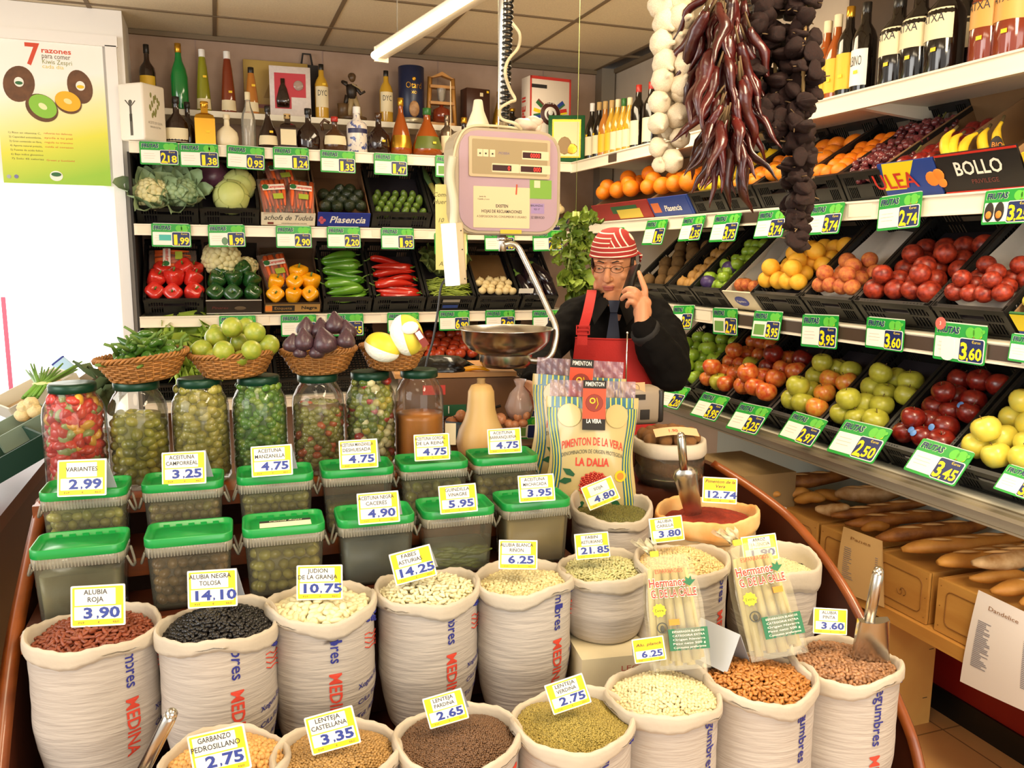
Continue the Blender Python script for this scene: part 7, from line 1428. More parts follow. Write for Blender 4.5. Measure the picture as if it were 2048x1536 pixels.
# carton under the pale green bean sack, walnuts, squash
b0 = MB(); p = ond(1235,1290,1.88); t = thing('cardboard_box', 'cream printed cardboard box under the plain sack of pale green beans', 'box', (p[0],1.60,.602), RZ(-8)); b = MB(); b.box((0,0,.077),(.21,.2,.152)); b.build('carton', mat('cream carton', 'd8cba8', .6, var=.05), t)
b = MB(); b.box((.02,-.1006,.085),(.07,.001,.04)); b.box((.02,-.101,.085),(.064,.001,.034),1); b.text('Fabricado por', .006,0, TR(.02,-.102,.09) @ FT); b.text('FRAGIL', .01,0, TR(.08,-.102,.085) @ FT); b.text('LECHE', .012,0, TR(.02,-.102,.12) @ FT, fit=.07); b.build('red_print', [mat('carton red print', 'b5584a', .6), mat('cream carton', '', .6)], t)
p = ond(1350,905,2.34); t = thing('walnut_bag', 'clear plastic bag of walnuts with its white rim rolled down', 'bag', (p[0], p[1] + .03,.976)); m_wal = mat('walnut shell', 'a8723a', .6, col2='8a5a2c', vscale=20, bump=.8, bscale=60)
zt = ond(1350,885,2.34)[2]; hgt = zt - .976
b = MB(); b.lathe([(0,0),(.085,0),(.098,.03),(.1, hgt * .8)],24); b.v = [(x * (1 + .03 * math.sin(40 * z + 7 * y)), y, z) for x, y, z in b.v]; b.build('clear_bag', film('walnut bag film', 'd8c8ac', .1,.1,1.2), t)
b = MB(); b.lathe([(.103, hgt * .72),(.108, hgt * .78),(.104, hgt + .005),(.095, hgt + .008),(.088, hgt - .02)],30, lobes=5, la=.03); b.build('rolled_rim', m_rim, t)
b = MB(); PROTO['walnut'] = round_mesh('walnut', m_wal, 1.08, nip=.08)
for k in range(95):
    a = k * 2.4; zz = .02 + (hgt - .03) * ((k * .618) % 1); b.ell((0,0,0),(.018,.018,.021),8,6,0, TR(.079 * math.cos(a),.079 * math.sin(a), zz) @ RX(rnd(0,180)))
o = b.build('walnuts_inside', m_wal, t); o['kind'] = 'stuff'
for k in range(26):
    a = k * 2.4; q = .083 * math.sqrt((k + .3) / 26); o = link('walnut', PROTO['walnut'], None, (p[0] + q * math.cos(a), p[1] + .03 + q * math.sin(a), zt + .012 + .02 * (1 - q / .083)), RX(rnd(0,360)) @ RZ(rnd(0,360)),.0185); tag(o, 'walnut heaped at the open top of the clear walnut bag', 'walnut', 'walnuts on top of the bag')
t = thing('paper_tag', 'curled kraft paper tag lying on the walnuts', 'tag'); t.matrix_world = Matrix.Translation(ond(1352,868,2.29)) @ RZ(th_ + 6) @ RX(28); b = MB(); b.surf(lambda u, v: ((u - .5) * .125,(v - .5) * .034,.012 * math.cos((u - .5) * 2.5)),12,3); b.build('sheet', mat('kraft paper', 'd3ab7c', .7), t); b = MB(); b.text('1,90', .012,0, TR(-.01,-.006,.0135)); b.build('lettering', m_logo_r, t)
p = ond(962,912,2.36); t = thing('butternut_squash', 'pale butternut squash standing upright between the orange jar and paprika bags', 'squash', (p[0], p[1], ond(962,915,2.36)[2])); k = 2.36 / F
b = MB(); b.lathe([(0,0),(30 * k, 1 * k),(46 * k, 14 * k),(50 * k, 34 * k),(45 * k, 56 * k),(35 * k, 76 * k),(29 * k, 96 * k),(27 * k, 118 * k),(26 * k, 134 * k),(20 * k, 146 * k),(8 * k, 150 * k),(0,149 * k)],30, lobes=10, la=.008); b.build('flesh', mat('squash skin', 'd6a860', .45, col2='dcb878', vscale=3, stretch=(6,6,.5)), t)
b = MB(); b.lathe([(10 * k, 147 * k),(8 * k, 155 * k),(9 * k, 160 * k),(0,160 * k)],6); b.build('stem', mat('squash stem', 'a08050', .8), t)
# ------------------------------------------------------------------ bread on its ledge
m_pine = mat('pale box wood', 'cf9a4c', .55, col2='b9803a', vscale=4, stretch=(1,.6,4)); m_pined = mat('box print brown', '8a5a22', .7)
t = thing('bread_ledge', 'pale wooden ledge running under the bread boxes along the red dado', 'ledge', (0,0,.5)); LX = 2.0
b = MB(); b.box(((LX + WX) / 2 - .005,1.75,-.016),(WX - LX - .03,3.0,.032)); b.build('board', m_pine, t)
b = MB(); b.box((LX, 1.75,-.02),(.014,3.0,.042)); b.build('front_edge', m_pine, t)
yb_ = lambda px, py: onx(px, py, LX + .02)[1]
BX = [(1452,1546,990, 'wooden bread box farthest along the ledge beside the paprika sack'),(1549,1640,1040, 'wooden bread box with a scroll border behind the rice sack'),(1643,1752,1090, 'wooden bread box with a long paper list hanging over it'),(1755,1866,1130, 'wooden bread box left of the gap behind the steel scoop'),(1878,2080,1180, 'wooden bread box at the photo edge with a printed paper list')]
BT = .668
for pa, pb, py, lab in BX:
    y0, y1 = yb_(pa, py), yb_(pb, py); w = abs(y0 - y1) - .004; ym = (y0 + y1) / 2; h = BT - .503
    t = thing('bread_box', lab, 'box', (LX + .012, ym, .5025)); b = MB()
    b.box((.006,0, h / 2),(.012, w, h)); b.box((.26,0, h / 2),(.012, w, h)); b.box((.135,-w / 2 + .006, h / 2),(.25,.012, h)); b.box((.135, w / 2 - .006, h / 2),(.25,.012, h)); b.box((.135,0, h - .012),(.25, w - .02,.01)); b.build('carcass', m_pine, t)
    b = MB(); P = [(y, z) for y, z in rr(w * .78, h * .66,.018,4)]
    b.tube([(-.001, y, z + h / 2) for y, z in P],.0018,4, closed=True)
    for y, z in ((-w * .46, h * .12),(-w * .46, h * .5),(-w * .46, h * .88),(w * .46, h * .12),(w * .46, h * .5),(w * .46, h * .88)): b.cyl(.002,0,.0015,6,0, TR(0, y, z) @ RY(-90))
    b.tube([(-.001,-w * .06 + .012 * math.cos(i * .5), h * .42 + .012 * math.sin(i * .5)) for i in range(10)],.0014,4); b.tube([(-.001, w * .0 + .01 * math.cos(i * .5 + 2), h * .42 + .012 * math.sin(i * .5 + 2)) for i in range(10)],.0014,4); b.build('scroll_print', m_pined, t)
m_crust = mat('bread crust', 'bd7a32', .6, col2='7d481c', vscale=16, bump=1.0, bscale=45, stretch=(1,1,1)); m_crustl = mat('golden crust', 'dda04a', .55, col2='b87a32', vscale=12, bump=.8, bscale=30); m_flour = mat('floury crust', 'b07c3c', .75, col2='e0bd8a', vscale=24, bump=1.0, bscale=25); m_slash = mat('bread slash', 'd0a264', .8)
def loaf(A, B, r, m, lab, seed, fat=1.0, slashes=3):
    A, B = Vector(A), Vector(B); d = B - A; L = d.length; rs = random.Random(seed); t = thing('bread_loaf', lab, 'bread', A); P = []; rad = []; n = 18
    side = d.cross(Vector((0,0,1))).normalized(); bend = rs.uniform(-.012,.012)
    for i in range(n): u = i / (n - 1); P.append(d * u + side * bend * math.sin(math.pi * u) + Vector((0,0,.004 * math.sin(7 * u + seed)))); rad.append(r * (max(.02, math.sin(math.pi * min(max(u, .012),.988))) ** .42) * (1 + .06 * math.sin(13 * u + seed)))
    b = MB(); b.tube(P, rad, 16,0, flat=.8 * fat); b.build('crust', m, t)
    b = MB()
    for k in range(slashes):
        u = .2 + .6 * (k + .5) / slashes; c = d * u + Vector((-.35 * r, -.2 * r, r * .74 * fat)); e = d.normalized() * (.035) + side * .014; b.tube([c - e, c - e * .3 + Vector((0,0, r * .05)), c + e * .3 + Vector((0,0, r * .05)), c + e],[.001,.008,.008,.001],6, flat=.5)
    if slashes: b.build('slash', m_slash, t)
ZT = BT + .004
def bread(pa, pb, rpx, m, lab, seed, dz=.0, back=2.33, **k):
    A = onz(*pa, ZT + .03 + dz); B = onz(*pb, ZT + .055 + dz); D = float(CM[:, 2] @ 0) if False else float((CM @ (A - EYEP))[2]); r = rpx * D / F
    if B[0] > back: B = onx(*pb, back)
    loaf(A, B, r, m, lab, seed, **k)
bread((1493,970),(1706,952),19, m_crust, 'long dark baguette lying farthest along the ledge, end by the paprika', 1,.015)
bread((1508,985),(1560,990),12, m_crustl, 'short golden bread end tucked below the farthest dark baguette', 2,-.01, slashes=0)
for k, (pa, pb, lab) in enumerate((((1549,990),(1620,985), 'golden roll end, first of the three below the farthest baguette'),((1588,998),(1650,996), 'golden roll end, middle of the three below the farthest baguette'),((1620,990),(1690,990), 'golden roll end, last of the three, beside the floury round loaf'))): bread(pa, pb, 14, m_crustl, lab, 3 + k, -.008, slashes=0)
bread((1670,990),(1808,985),22, m_flour, 'broad floury loaf lying on top behind the other baguettes', 7,.03, fat=1.0)
bread((1630,1020),(1700,1018),15, m_flour, 'rough seeded bread end in front of the floury loaf', 8,-.005, slashes=0)
bread((1662,1032),(1858,1005),15, m_crust, 'slim dark baguette just in front of the broad floury loaf', 9)
bread((1690,1046),(1905,1028),17, m_crust, 'golden-tipped baguette fourth from the aisle end', 10); bread((1722,1056),(1780,1050),13, m_crustl, 'golden bread tip wedged between two baguettes', 11,-.01, slashes=0)
bread((1752,1076),(1978,1048),21, m_crust, 'thick reddish baguette crossing above the paper list', 12,.005)
bread((1803,1100),(2060,1075),22, m_crustl, 'thick golden seeded baguette behind the steel scoop', 13,.004); bread((1876,1128),(2070,1098),25, m_crustl, 'big golden loaf with a rounded end at the gap between boxes', 14,.004)
bread((1945,1128),(2110,1095),24, m_flour, 'floury wholemeal loaf resting on the big golden loaf', 15,.045); bread((1938,1155),(2060,1150),15, m_crustl, 'small smooth roll under the floury wholemeal loaf', 16,-.005, slashes=0); bread((1982,1180),(2130,1165),21, m_crustl, 'smooth golden loaf at the lower photo edge of the ledge', 17,.0, slashes=1); bread((2040,1205),(2160,1195),18, m_crustl, 'bread end cut by the photo edge', 18,-.005, slashes=0)
def plist(pts, X, label, title, n, m):
    C4 = [onx(px, py, X) for px, py in pts]; t = thing('paper_list', label, 'paper'); b = MB()
    def f(u, v, e=0.0): q = Vector(C4[0] * (1 - u) * (1 - v) + C4[1] * u * (1 - v) + C4[2] * u * v + C4[3] * (1 - u) * v); q.x += -.006 * math.sin(3 * v) - .004 * math.sin(2.5 * u + v) - e; return tuple(q)
    b.surf(lambda u, v: f(u, v),14,18); b.surf(lambda u, v: f(1 - u, v, -.0008),2,2); b.build('sheet', m, t)
    b = MB(); g = MB(); g.text(title, .02,0, align='l', fit=.5); b.v = [f(.25 + x * 1.0,.14 - y * 2.2,.002) for x, y, z in g.v]; b.f = g.f; b.m = g.m; b.s = g.s; b.build('title_lettering', m_pined, t)
    b = MB(); rs = random.Random(n)
    for k in range(n):
        v = .28 + .5 * k / n
        for u0, L in ((.12, rs.uniform(.12,.26)),(.86,.06)): b.add([f(u0, v, .0012), f(u0 + L, v, .0012), f(u0 + L, v + .009,.0012), f(u0, v + .009,.0012)],[(0,3,2,1)])
    b.build('printed_lines', mat('list print', '8c8890', .7), t)
plist([(1957,1180),(2075,1235),(2060,1428),(1922,1362)], LX - .012, 'white printed paper list titled Dandelice hanging over the nearest bread box', 'Dandelice', 26, mat('list paper', 'efe6e0', .6)); plist([(1687,1053),(1766,1082),(1768,1215),(1674,1178)], LX - .01, 'yellowed paper list hanging under the thick baguette', 'Panes', 16, mat('yellowed paper', 'dcb478', .6)); plist([(1530,1000),(1574,1015),(1572,1050),(1534,1035)], LX - .01, 'small white paper note hanging on the farther bread box', 'PAN', 3, mat('list paper', '', .6))
p = onx(1835,1440,2.30); t = thing('wooden_crate', 'empty pale wooden crate standing on the floor below the bread ledge', 'crate', (2.15,2.22,0)); y0 = 2.03
b = MB(); b.box((0,0,.215),(.30,.38,.43)); b.build('carcass', mat('crate plywood', 'd8a858', .6, col2='c8924a', vscale=4), t)
b = MB()
for x, z in ((.10,.40),(.13,.39),(.13,.28),(.12,.1)): b.box((x, -.1905, z),(.02,.001,.002))
b.build('staples', m_dark, t)

# ------------------------------------------------------------------ behind the stand
CB = ond(930,800,2.62); t = thing('carton_box', 'brown carton box with red and green print behind the orange jar', 'box', (CB[0], CB[1] + .1,1.02), RZ(-8)); b = MB(); b.box((0,0,.11),(.36,.3,.22)); b.build('carton', mat('brown carton', '6e4a2c', .7, var=.06), t)
b = MB(); b.box((-.09,-.151,.185),(.07,.001,.03),0); b.box((-.03,-.151,.12),(.08,.001,.035),1); b.text('1', .025,2, TR(-.045,-.152,.11) @ FT); b.tube([(-.1,-.151,.09),(.0,-.152,.1),(.12,-.151,.13)],.004,4,3); b.build('printed_panel', [m_logo_r, mat('print green', '', .5), m_paper, m_dark], t)
CT = 1.242
t = thing('cardboard_tray', 'light brown cardboard flap lying on the carton box', 'tray', (CB[0] - .02, CB[1] + .1, CT), RZ(-8)); b = MB(); b.box((0,0,.008),(.38,.3,.014)); b.build('board', mat('kraft board', 'c08a50', .7), t)
o = link('yellow_pepper', horn_mesh(m_yelp, .10,.011,9)); o.location = ond(950,740,2.6); o.rotation_euler = (0,.1, R(-12)); tag(o, 'single long yellow pepper lying on the cardboard flap', 'pepper')
t = thing('black_bag', 'black plastic bag lying beside the tomatoes behind the jars', 'bag', ond(880,735,2.62)); b = MB(); b.lathe([(0,-.03),(.07,-.025),(.08,0),(.04,.035),(0,.04)],18, sx=1.4, lobes=5, la=.1); b.build('plastic', mat('shiny black plastic', '0d0b0a', .2, bump=.6, bscale=20), t)
m_pot = mat('potato skin', 'b8874a', .7, var=.12, vscale=4); PROTO['potato'] = round_mesh('potato', m_pot, .8); m_on = mat('onion skin', 'c07848', .35, col2='d89a70', vscale=2, stretch=(6,6,.5), coat=.2); PROTO['onion'] = round_mesh('onion', m_on, .85, nip=.35)
for q, (px, py) in enumerate(((1008,768),(1010,792),(1024,780),(1000,800),(1030,800))): fruit_at(px, py, 2.64,12, 'potato', f'potato stacked behind the squash, {ORD[q]} of the little pile', 'potatoes behind the squash', 'potato')
for q, (px, py, r) in enumerate(((903,845,13),(922,832,13),(1000,838,13),(1018,848,11),(1036,832,11),(1052,830,10),(1030,850,10),(918,860,12),(1046,846,10))): fruit_at(px, py, 2.44, r, 'onion', 'onion lying beside the butternut squash' if px < 960 else 'onion lying between the squash and the paprika bags', 'onions left of the squash' if px < 960 else 'onions right of the squash', 'onion')
b = MB(); b.box((.70,2.66,1.0),(.56,.5,.035)); o = b.build('counter', mat('counter wood', '8a5a30', .5, var=.1)); tag(o, 'brown wooden counter top behind the stepped stand', 'counter'); b = MB(); b.box((.70,2.66,.49),(.52,.46,.98)); o2 = b.build('base', m_woodd, o)
t = thing('blue_net', 'blue net bag collar around the onions left of the squash', 'net', ond(924,872,2.42)); b = MB(); b.lathe([(.02,-.02),(.045,-.01),(.04,.03),(.046,.05)],16, lobes=4, la=.12); b.build('net', film('blue net film', '4a8aa8', .6,.2), t)
t = thing('white_card', 'small blank white card standing right of the orange jar', 'card'); t.matrix_world = bag_frame(901,868,2.28,6,0); b = MB(); b.box((0,0,0),(.03,.06,.001)); b.build('sheet', m_lab, t)
sign((1008,801),(1072,806),(ony, 2.55, VB), '', 'green price sign half buried behind the squash and paprika bags'); sign((1034,834),(1075,834),(ony, 2.42, VB), '', 'small pale green sign tucked left of the paprika bags', 'green')
t = thing('net_bag', 'pinkish plastic produce bag under the shopkeeper hand', 'bag', ond(1040,805,2.46)); b = MB(); b.lathe([(0,-.05),(.035,-.045),(.045,-.01),(.03,.03),(.012,.05),(.02,.07)],18, lobes=6, la=.08); b.build('bag', film('pink bag film', 'e8c8bc', .5,.15,1.5), t)
# radio
rc = ond(1288,812,2.46); t = thing('radio', 'rounded grey radio with an aerial behind the paprika bags', 'radio', (rc[0], rc[1] + .03, rc[2] - .055), RZ(th_ + 14)); b = MB(); b.box((0,0,.055),(.12,.09,.115), r=.022, seg=4); b.build('case', mat('radio grey beige', '9a8a76', .4), t)
b = MB(); b.box((.052,0,.055),(.02,.094,.1), r=.008); b.build('end_cap', mat('radio dark', '2a2622', .4), t); b = MB(); b.box((.0,-.0455,.032),(.03,.003,.03), r=.001); b.box((-.025,-.0455,.085),(.05,.003,.016)); b.build('window', m_dark, t)
b = MB(); b.tube([(-.045,.0,.1),(-.045,0,.27)],[.0028,.0018],6); b.ell((-.045,0,.272),.004,8,6); b.build('aerial', chrome, t)
t = thing('kraft_label', 'kraft cardboard label with a round stamp standing on the radio', 'label'); t.matrix_world = bag_frame(1270,778,2.44,8,3); b = MB(); b.box((0,0,0),(.06,.038,.001)); b.build('sheet', mat('kraft paper', '', .7), t); b = MB(); b.text('LLEGAMOS', .006,0, TR(0,-.011,.001), fit=.034); b.lathe([(.012,.0008),(.0135,.0008)],20,0, TR(0,.002,0)); b.build('stamp', m_ink, t)
kb = ond(1420,880,2.75); t = thing('slotted_carton', 'brown slotted carton crate standing under the lowest apple shelf', 'crate', (1.86,2.72,.52)); b = MB(); b.box((.1,0,.14),(.24,.36,.28)); b.build('carton', mat('slot carton', '8a7048', .7), t); b = MB()
for y in (-.12,-.05,.04,.12): 
    for z in (.08,.2): b.box((-.021, y, z),(.002,.022,.03))
b.build('slots', mat('pale slot', 'c9bd9a', .6), t)
t = thing('side_table', 'low dark stand carrying the slotted carton crate', 'table', (1.9,2.72,0)); b = MB(); b.box((.06,0,.50),(.3,.4,.03)); b.build('table_top', m_woodd, t)
for x in (-.06,.18):
    for y in (-.17,.17): b = MB(); b.box((x, y, .243),(.03,.03,.486)); b.build('leg', m_woodd, t)

# hanging celery bunch
t = thing('celery_bunch', 'bushy green celery bunch hanging upside down behind the shopkeeper', 'celery', ond(1150,520,3.6)); kk = 3.6 / F; m_cel = mat('celery leaf', '55701f', .5, col2='8a9c34', vscale=9); m_celp = mat('pale celery leaf', '92a845', .5); rs = random.Random(11)
b = MB()
for k in range(150):
    y = rs.uniform(-70,88); w = 16 + 22 * max(0,1 - abs(y - 35) / 70); x = rs.gauss(0, w * .55) + (10 if y > 50 else 0); a = rs.uniform(0,6.28); leaf(b, 0,(x * kk, rs.uniform(-.05,.05), y * kk),(math.cos(a), math.sin(a) * .7 - .3, rs.uniform(-.8,.5)),(0,-1,.4), rs.uniform(.03,.06), rs.uniform(.025,.045),.3,.35,6)
b.build('leaves', m_cel, t); b = MB()
for k in range(9): a = rs.uniform(-1,1); leaf(b, 0,((-8 + 14 * a) * kk, -.04,-28 * kk),(a * 1.1,-.3,-.8),(0,-1,.3),.10,.07,.5,.3,7)
b.build('pale_leaves', m_celp, t); b = MB()
for k in range(8): x = rs.uniform(-14,14); b.tube([(x * kk * .4,0,95 * kk),(x * kk, rs.uniform(-.02,.02),20 * kk),(x * kk * 1.4,0,-40 * kk)],[.005,.006,.004],6)
b.tube([(0,0,90 * kk),(0,0, CZ - t.location.z)],.0008,5); b.build('stalks', mat('celery stalk', 'a5b060', .5), t)

# ------------------------------------------------------------------ left: second dark stand with vegetables in the window light
t = thing('side_stand', 'dark brown wooden side stand at the left photo edge', 'stand'); b = MB(); b.box((-.95,2.45,.46),(.72,1.7,.92)); b.build('carcass', mat('dark mahogany', '3a1a10', .45, col2='2c120b', vscale=5), t); b = MB(); b.box((-.93,2.45,.94),(.78,1.76,.04)); b.build('top', m_woodd, t)
def lcarton(px, py, d, w, dd, h, lab, col, rz, rx, fn=None):
    t = thing('produce_carton', lab, 'carton', ond(px, py, d), RZ(rz) @ RX(rx)); m = mat('carton ' + col, col, .55); mi = mat('carton inside pale', 'b89a70', .7)
    b = MB(); b.box((0,-dd / 2, h / 2),(w, .006, h)); b.build('front_panel', m, t); b = MB(); b.box((0, dd / 2, h / 2),(w, .006, h)); b.build('back_panel', m, t); b = MB(); b.box((0,0,.003),(w, dd, .006)); b.build('base', mi, t)
    for s in (-1,1): b = MB(); b.box((s * w / 2,0, h / 2),(.006, dd, h)); b.build('side_panel', m, t)
    if fn: fn(t, w, dd, h)
    return t
lcarton(14,935,2.25,.17,.2,.06, 'dark green carton with a tan panel at the left photo edge', '123c2e', -62,24, lambda t, w, d, h: (patch(t, w * .5, h * .5, mat('print tan label', 'c08a58', .5),0, h * .5,-d / 2 - .004), patch(t, .03,.03, m_logo_r, -.11, h * .3,-d / 2 - .005)))
lcarton(52,868,2.4,.13,.16,.05, 'grey-green carton of garlic tilted behind the fruit jelly jar', '7c9080', -62,24, lambda t, w, d, h: patch(t, .06,.04, m_lab, .02, h * .5,-d / 2 - .004)); lcarton(80,800,2.7,.2,.22,.05, 'pale carton under the spring onions', 'd8d2c0', -62,24)
m_sp = mat('spring onion green', '6fa03c', .45, var=.25, vscale=12); t = thing('spring_onions', 'bundle of green spring onions lying left of the fruit jelly jar', 'onions', ond(80,765,2.55)); b = MB()
for k in range(18): q = (k - 9) * .0028; x0 = Vector(ond(62,795,2.5)) - t.location; x1 = Vector(ond(112,735,2.66)) - t.location; j = Vector((q * 1.6, rnd(-.012,.012), rnd(-.008,.01))); b.tube([x0 + j * .6, x0.lerp(x1,.45) + j * .4, x1 + j * 2.2],[.004,.0055,.0025],6)
b.build('leaves', m_sp, t); b = MB(); c_ = (Vector(ond(85,767,2.57)) - t.location); b.ell(tuple(c_),(.03,.022,.006),12,6,0); b.build('tie', mat('pale tie', 'd9e0a0', .6), t)
t = thing('blue_packet', 'pale blue packet lying behind the spring onions', 'packet'); t.matrix_world = bag_frame(128,733,2.9,40,-38); b = MB(); b.box((0,0,0),(.07,.05,.03), r=.006); b.build('packet', mat('pale blue packet', 'a9cbe6', .4), t); b = MB(); b.box((-.024,0,.0155),(.006,.05,.001)); b.build('stripe', m_blue, t)
t = thing('tilted_board', 'grey wooden board leaning behind the fruit jelly jar lid', 'board'); t.matrix_world = bag_frame(152,775,2.75,30,42); b = MB(); b.box((0,0,0),(.16,.035,.02)); b.box((.0,-.03,-.01),(.15,.02,.02)); b.build('plank', mat('grey wood', '8d8272', .7), t)
for q, (px, py) in enumerate(((50,815),(62,808),(70,822),(45,830))): o = link('garlic_bulb', PROTO['mushroom'], None, ond(px, py, 2.42), RX(rnd(0,90)),.022); tag(o, f'tan garlic bulb in the tilted carton at the left, {ORD[q]} of four', 'garlic')
t = thing('leafy_plant', 'small dark leafy herb growing behind the cloudy olive jar', 'herb', ond(208,790,2.15)); b = MB(); rs = random.Random(4)
for k in range(16): a = rs.uniform(0,6.28); leaf(b, 0,(rs.uniform(-.02,.02),0, rs.uniform(-.06,.05)),(math.cos(a), math.sin(a),.6),(0,0,1),.07,.035,.2,.2,5)
b.build('leaves', mat('herb leaf', '5c6e44', .6, var=.3, vscale=12), t); b = MB(); b.tube([(0,0,1.046 - t.location.z),(0,0,.03)],.004,5); b.build('stem', m_pst, t)
# ------------------------------------------------------------------ the shopkeeper
MD = 2.9; mo = Vector(ond(1230,535, MD)); mo.z = 0; MRZ = math.degrees(math.atan2(-mo.x, mo.y)); MRZ = -math.degrees(math.atan2(mo.x, mo.y))
man_frame = Matrix.Translation(mo) @ RZ(MRZ); MI = man_frame.inverted()
def mp(px, py, dd=0.0): v = MI @ Vector(ond(px, py, MD + dd)); return v        # local point: x to the viewer's right, -y towards the camera
class Blob(MB):
    def limb(s, pts, rad, seg=16, mi=0):
        s.tube(smooth(pts, 4),[float(np.interp(i / 4, range(len(rad)), rad)) for i in range(4 * (len(pts) - 1) + 1)], seg, mi)
        s.ell(tuple(pts[0]), rad[0], seg, 10, mi); s.ell(tuple(pts[-1]), rad[-1], seg, 10, mi)
def fuse(mb, name, mats, voxel, smooth_it=4, parent=None, disp=0.0, dscale=.08):
    ob = mb.build('tmp', mats if isinstance(mats, list) else [mats]); m = ob.modifiers.new('r', 'REMESH'); m.mode = 'VOXEL'; m.voxel_size = voxel; m.use_smooth_shade = True
    s = ob.modifiers.new('s', 'SMOOTH'); s.factor = .5; s.iterations = smooth_it
    if disp:
        tx = bpy.data.textures.new('folds', 'CLOUDS'); tx.noise_scale = dscale; d = ob.modifiers.new('d', 'DISPLACE'); d.texture = tx; d.strength = disp; d.mid_level = .5; d.texture_coords = 'LOCAL'
    bpy.context.view_layer.update(); dg = bpy.context.evaluated_depsgraph_get(); me = bpy.data.meshes.new_from_object(ob.evaluated_get(dg)); me.name = name
    old = ob.data; bpy.data.objects.remove(ob); bpy.data.meshes.remove(old); me.materials.clear()
    for q in (mats if isinstance(mats, list) else [mats]): me.materials.append(q)
    me.polygons.foreach_set('use_smooth', [True] * len(me.polygons)); return link(name, me, parent)
m_skin = mat('skin', 'c98a62', .5, var=.06, vscale=9, sss=.08, bump=.12, bscale=120); m_lip = mat('lips', 'a65a4c', .45); m_stub = mat('shaved beard skin', 'a87a5c', .6); m_shirt = mat('black shirt cloth', '0b0806', .9, spec=.15, var=.2, vscale=20, bump=.2, bscale=200); m_apron = mat('red apron cloth', 'b3201a', .8, var=.06, vscale=12, bump=.2, bscale=200); m_tie = mat('navy tie', '1a2136', .7); m_hair = mat('dark hair', '2c2019', .8)
# head frame: centred on the head, turned a little to the viewer's left and tipped down
HC = mp(1226,536); HF = TR(HC.x, HC.y + .075, HC.z + .010) @ RZ(-11) @ RX(9)
def hp(x, y, z): return tuple(HF @ Vector((x, y, z)))
body = Blob()
body.T = HF
body.ell((0,.012,.035),(.074,.094,.088),28,18)                                     # cranium
body.ell((0,-.030,-.035),(.060,.062,.075),24,16)                                   # face
body.ell((0,-.050,-.092),(.036,.036,.032),18,12); body.ell((0,-.074,-.106),(.021,.018,.016),14,10)   # jaw and chin
for s in (-1,1):
    body.ell((s * .040,-.055,-.028),(.021,.024,.019),14,10); body.ell((s * .029,-.077,.026),(.027,.013,.008),14,8); body.ell((s * .050,-.02,-.07),(.018,.04,.026),14,10)
    body.ell((s * .073,.012,-.012),(.010,.022,.032),12,10); body.ell((s * .031,-.072,.006),(.0165,.0125,.0115),14,10)
    body.ell((s * .0115,-.098,-.035),(.0085,.011,.0085),12,8)
body.tube([(0,-.088,.014),(0,-.099,-.006),(0,-.112,-.024),(0,-.113,-.034),(0,-.094,-.043)],[.009,.0095,.012,.0125,.008],12)
body.ell((0,-.090,-.061),(.024,.012,.0062),16,8); body.ell((0,-.088,-.072),(.020,.011,.0062),16,8); body.ell((0,-.080,-.055),(.022,.016,.012),12,8)
body.T = Matrix.Identity(4)
nb = mp(1228,610,.05); nt_ = Vector(hp(0,.02,-.07))
body.limb([nb, nb.lerp(nt_, .5), nt_],[.06,.052,.050])
SH_L, SH_R = Vector((-.138,.05,1.40)), Vector((.148,.06,1.405))
body.limb([Vector((0,.05,.95)), Vector((0,.04,1.15)), Vector((0,.04,1.36)), nb],[.085,.085,.08,.055],20)
ELB = mp(1338,735,-.10); WR = mp(1284,652,-.20); EL2 = mp(1092,705,-.02); WR2 = mp(1062,778,-.28)
body.limb([SH_R, SH_R.lerp(ELB, .5), ELB],[.058,.05,.042]); body.limb([ELB, ELB.lerp(WR, .5), WR],[.042,.037,.026])
body.limb([SH_L, SH_L.lerp(EL2,.5), EL2],[.058,.05,.042]); body.limb([EL2, EL2.lerp(WR2,.5), WR2],[.042,.037,.026])
for s in (-1,1): body.limb([Vector((s * .09,.05,.93)), Vector((s * .10,.05,.5)), Vector((s * .10,.06,.08))],[.095,.062,.045]); body.ell((s * .1,-.0,.035),(.045,.12,.034),14,8)
# raised hand: palm, thumb and five-finger pose around the phone
def hand(pw, pk, fingers, thumb, rp=.021):
    body.limb([pw, pw.lerp(pk, .55), pk],[.025,.026,.023],14)
    for P, r in fingers: body.limb(P, r, 10)
    body.limb(thumb[0], thumb[1],10)
d0 = -.185
PK = mp(1284,606, d0)
body.ell(tuple(mp(1285,624, d0)),(.031,.021,.036),16,12); body.ell(tuple(mp(1283,606, d0)),(.034,.02,.026),16,12)
hand(WR, PK, [([mp(1289,598, d0), mp(1290,580, d0 - .012), mp(1284,562, d0 + .005), mp(1278,545, d0 + .03)],[.0125,.0108,.0095,.0078]),
    ([mp(1280,592, d0 - .008), mp(1270,581, d0 - .028), mp(1256,578, d0 - .012), mp(1247,584, d0 + .012)],[.0125,.0112,.0098,.0082]),
    ([mp(1276,602, d0 - .008), mp(1266,591, d0 - .032), mp(1252,591, d0 - .018), mp(1244,598, d0 + .004)],[.0122,.011,.0096,.0082]),
    ([mp(1273,612, d0 - .004), mp(1265,603, d0 - .026), mp(1257,605, d0 - .018), mp(1254,613, d0 + .002)],[.0112,.0098,.0086,.0074])],
    ([mp(1294,622, d0 + .01), mp(1288,606, d0 + .035), mp(1276,590, d0 + .05)],[.0135,.0115,.009]))
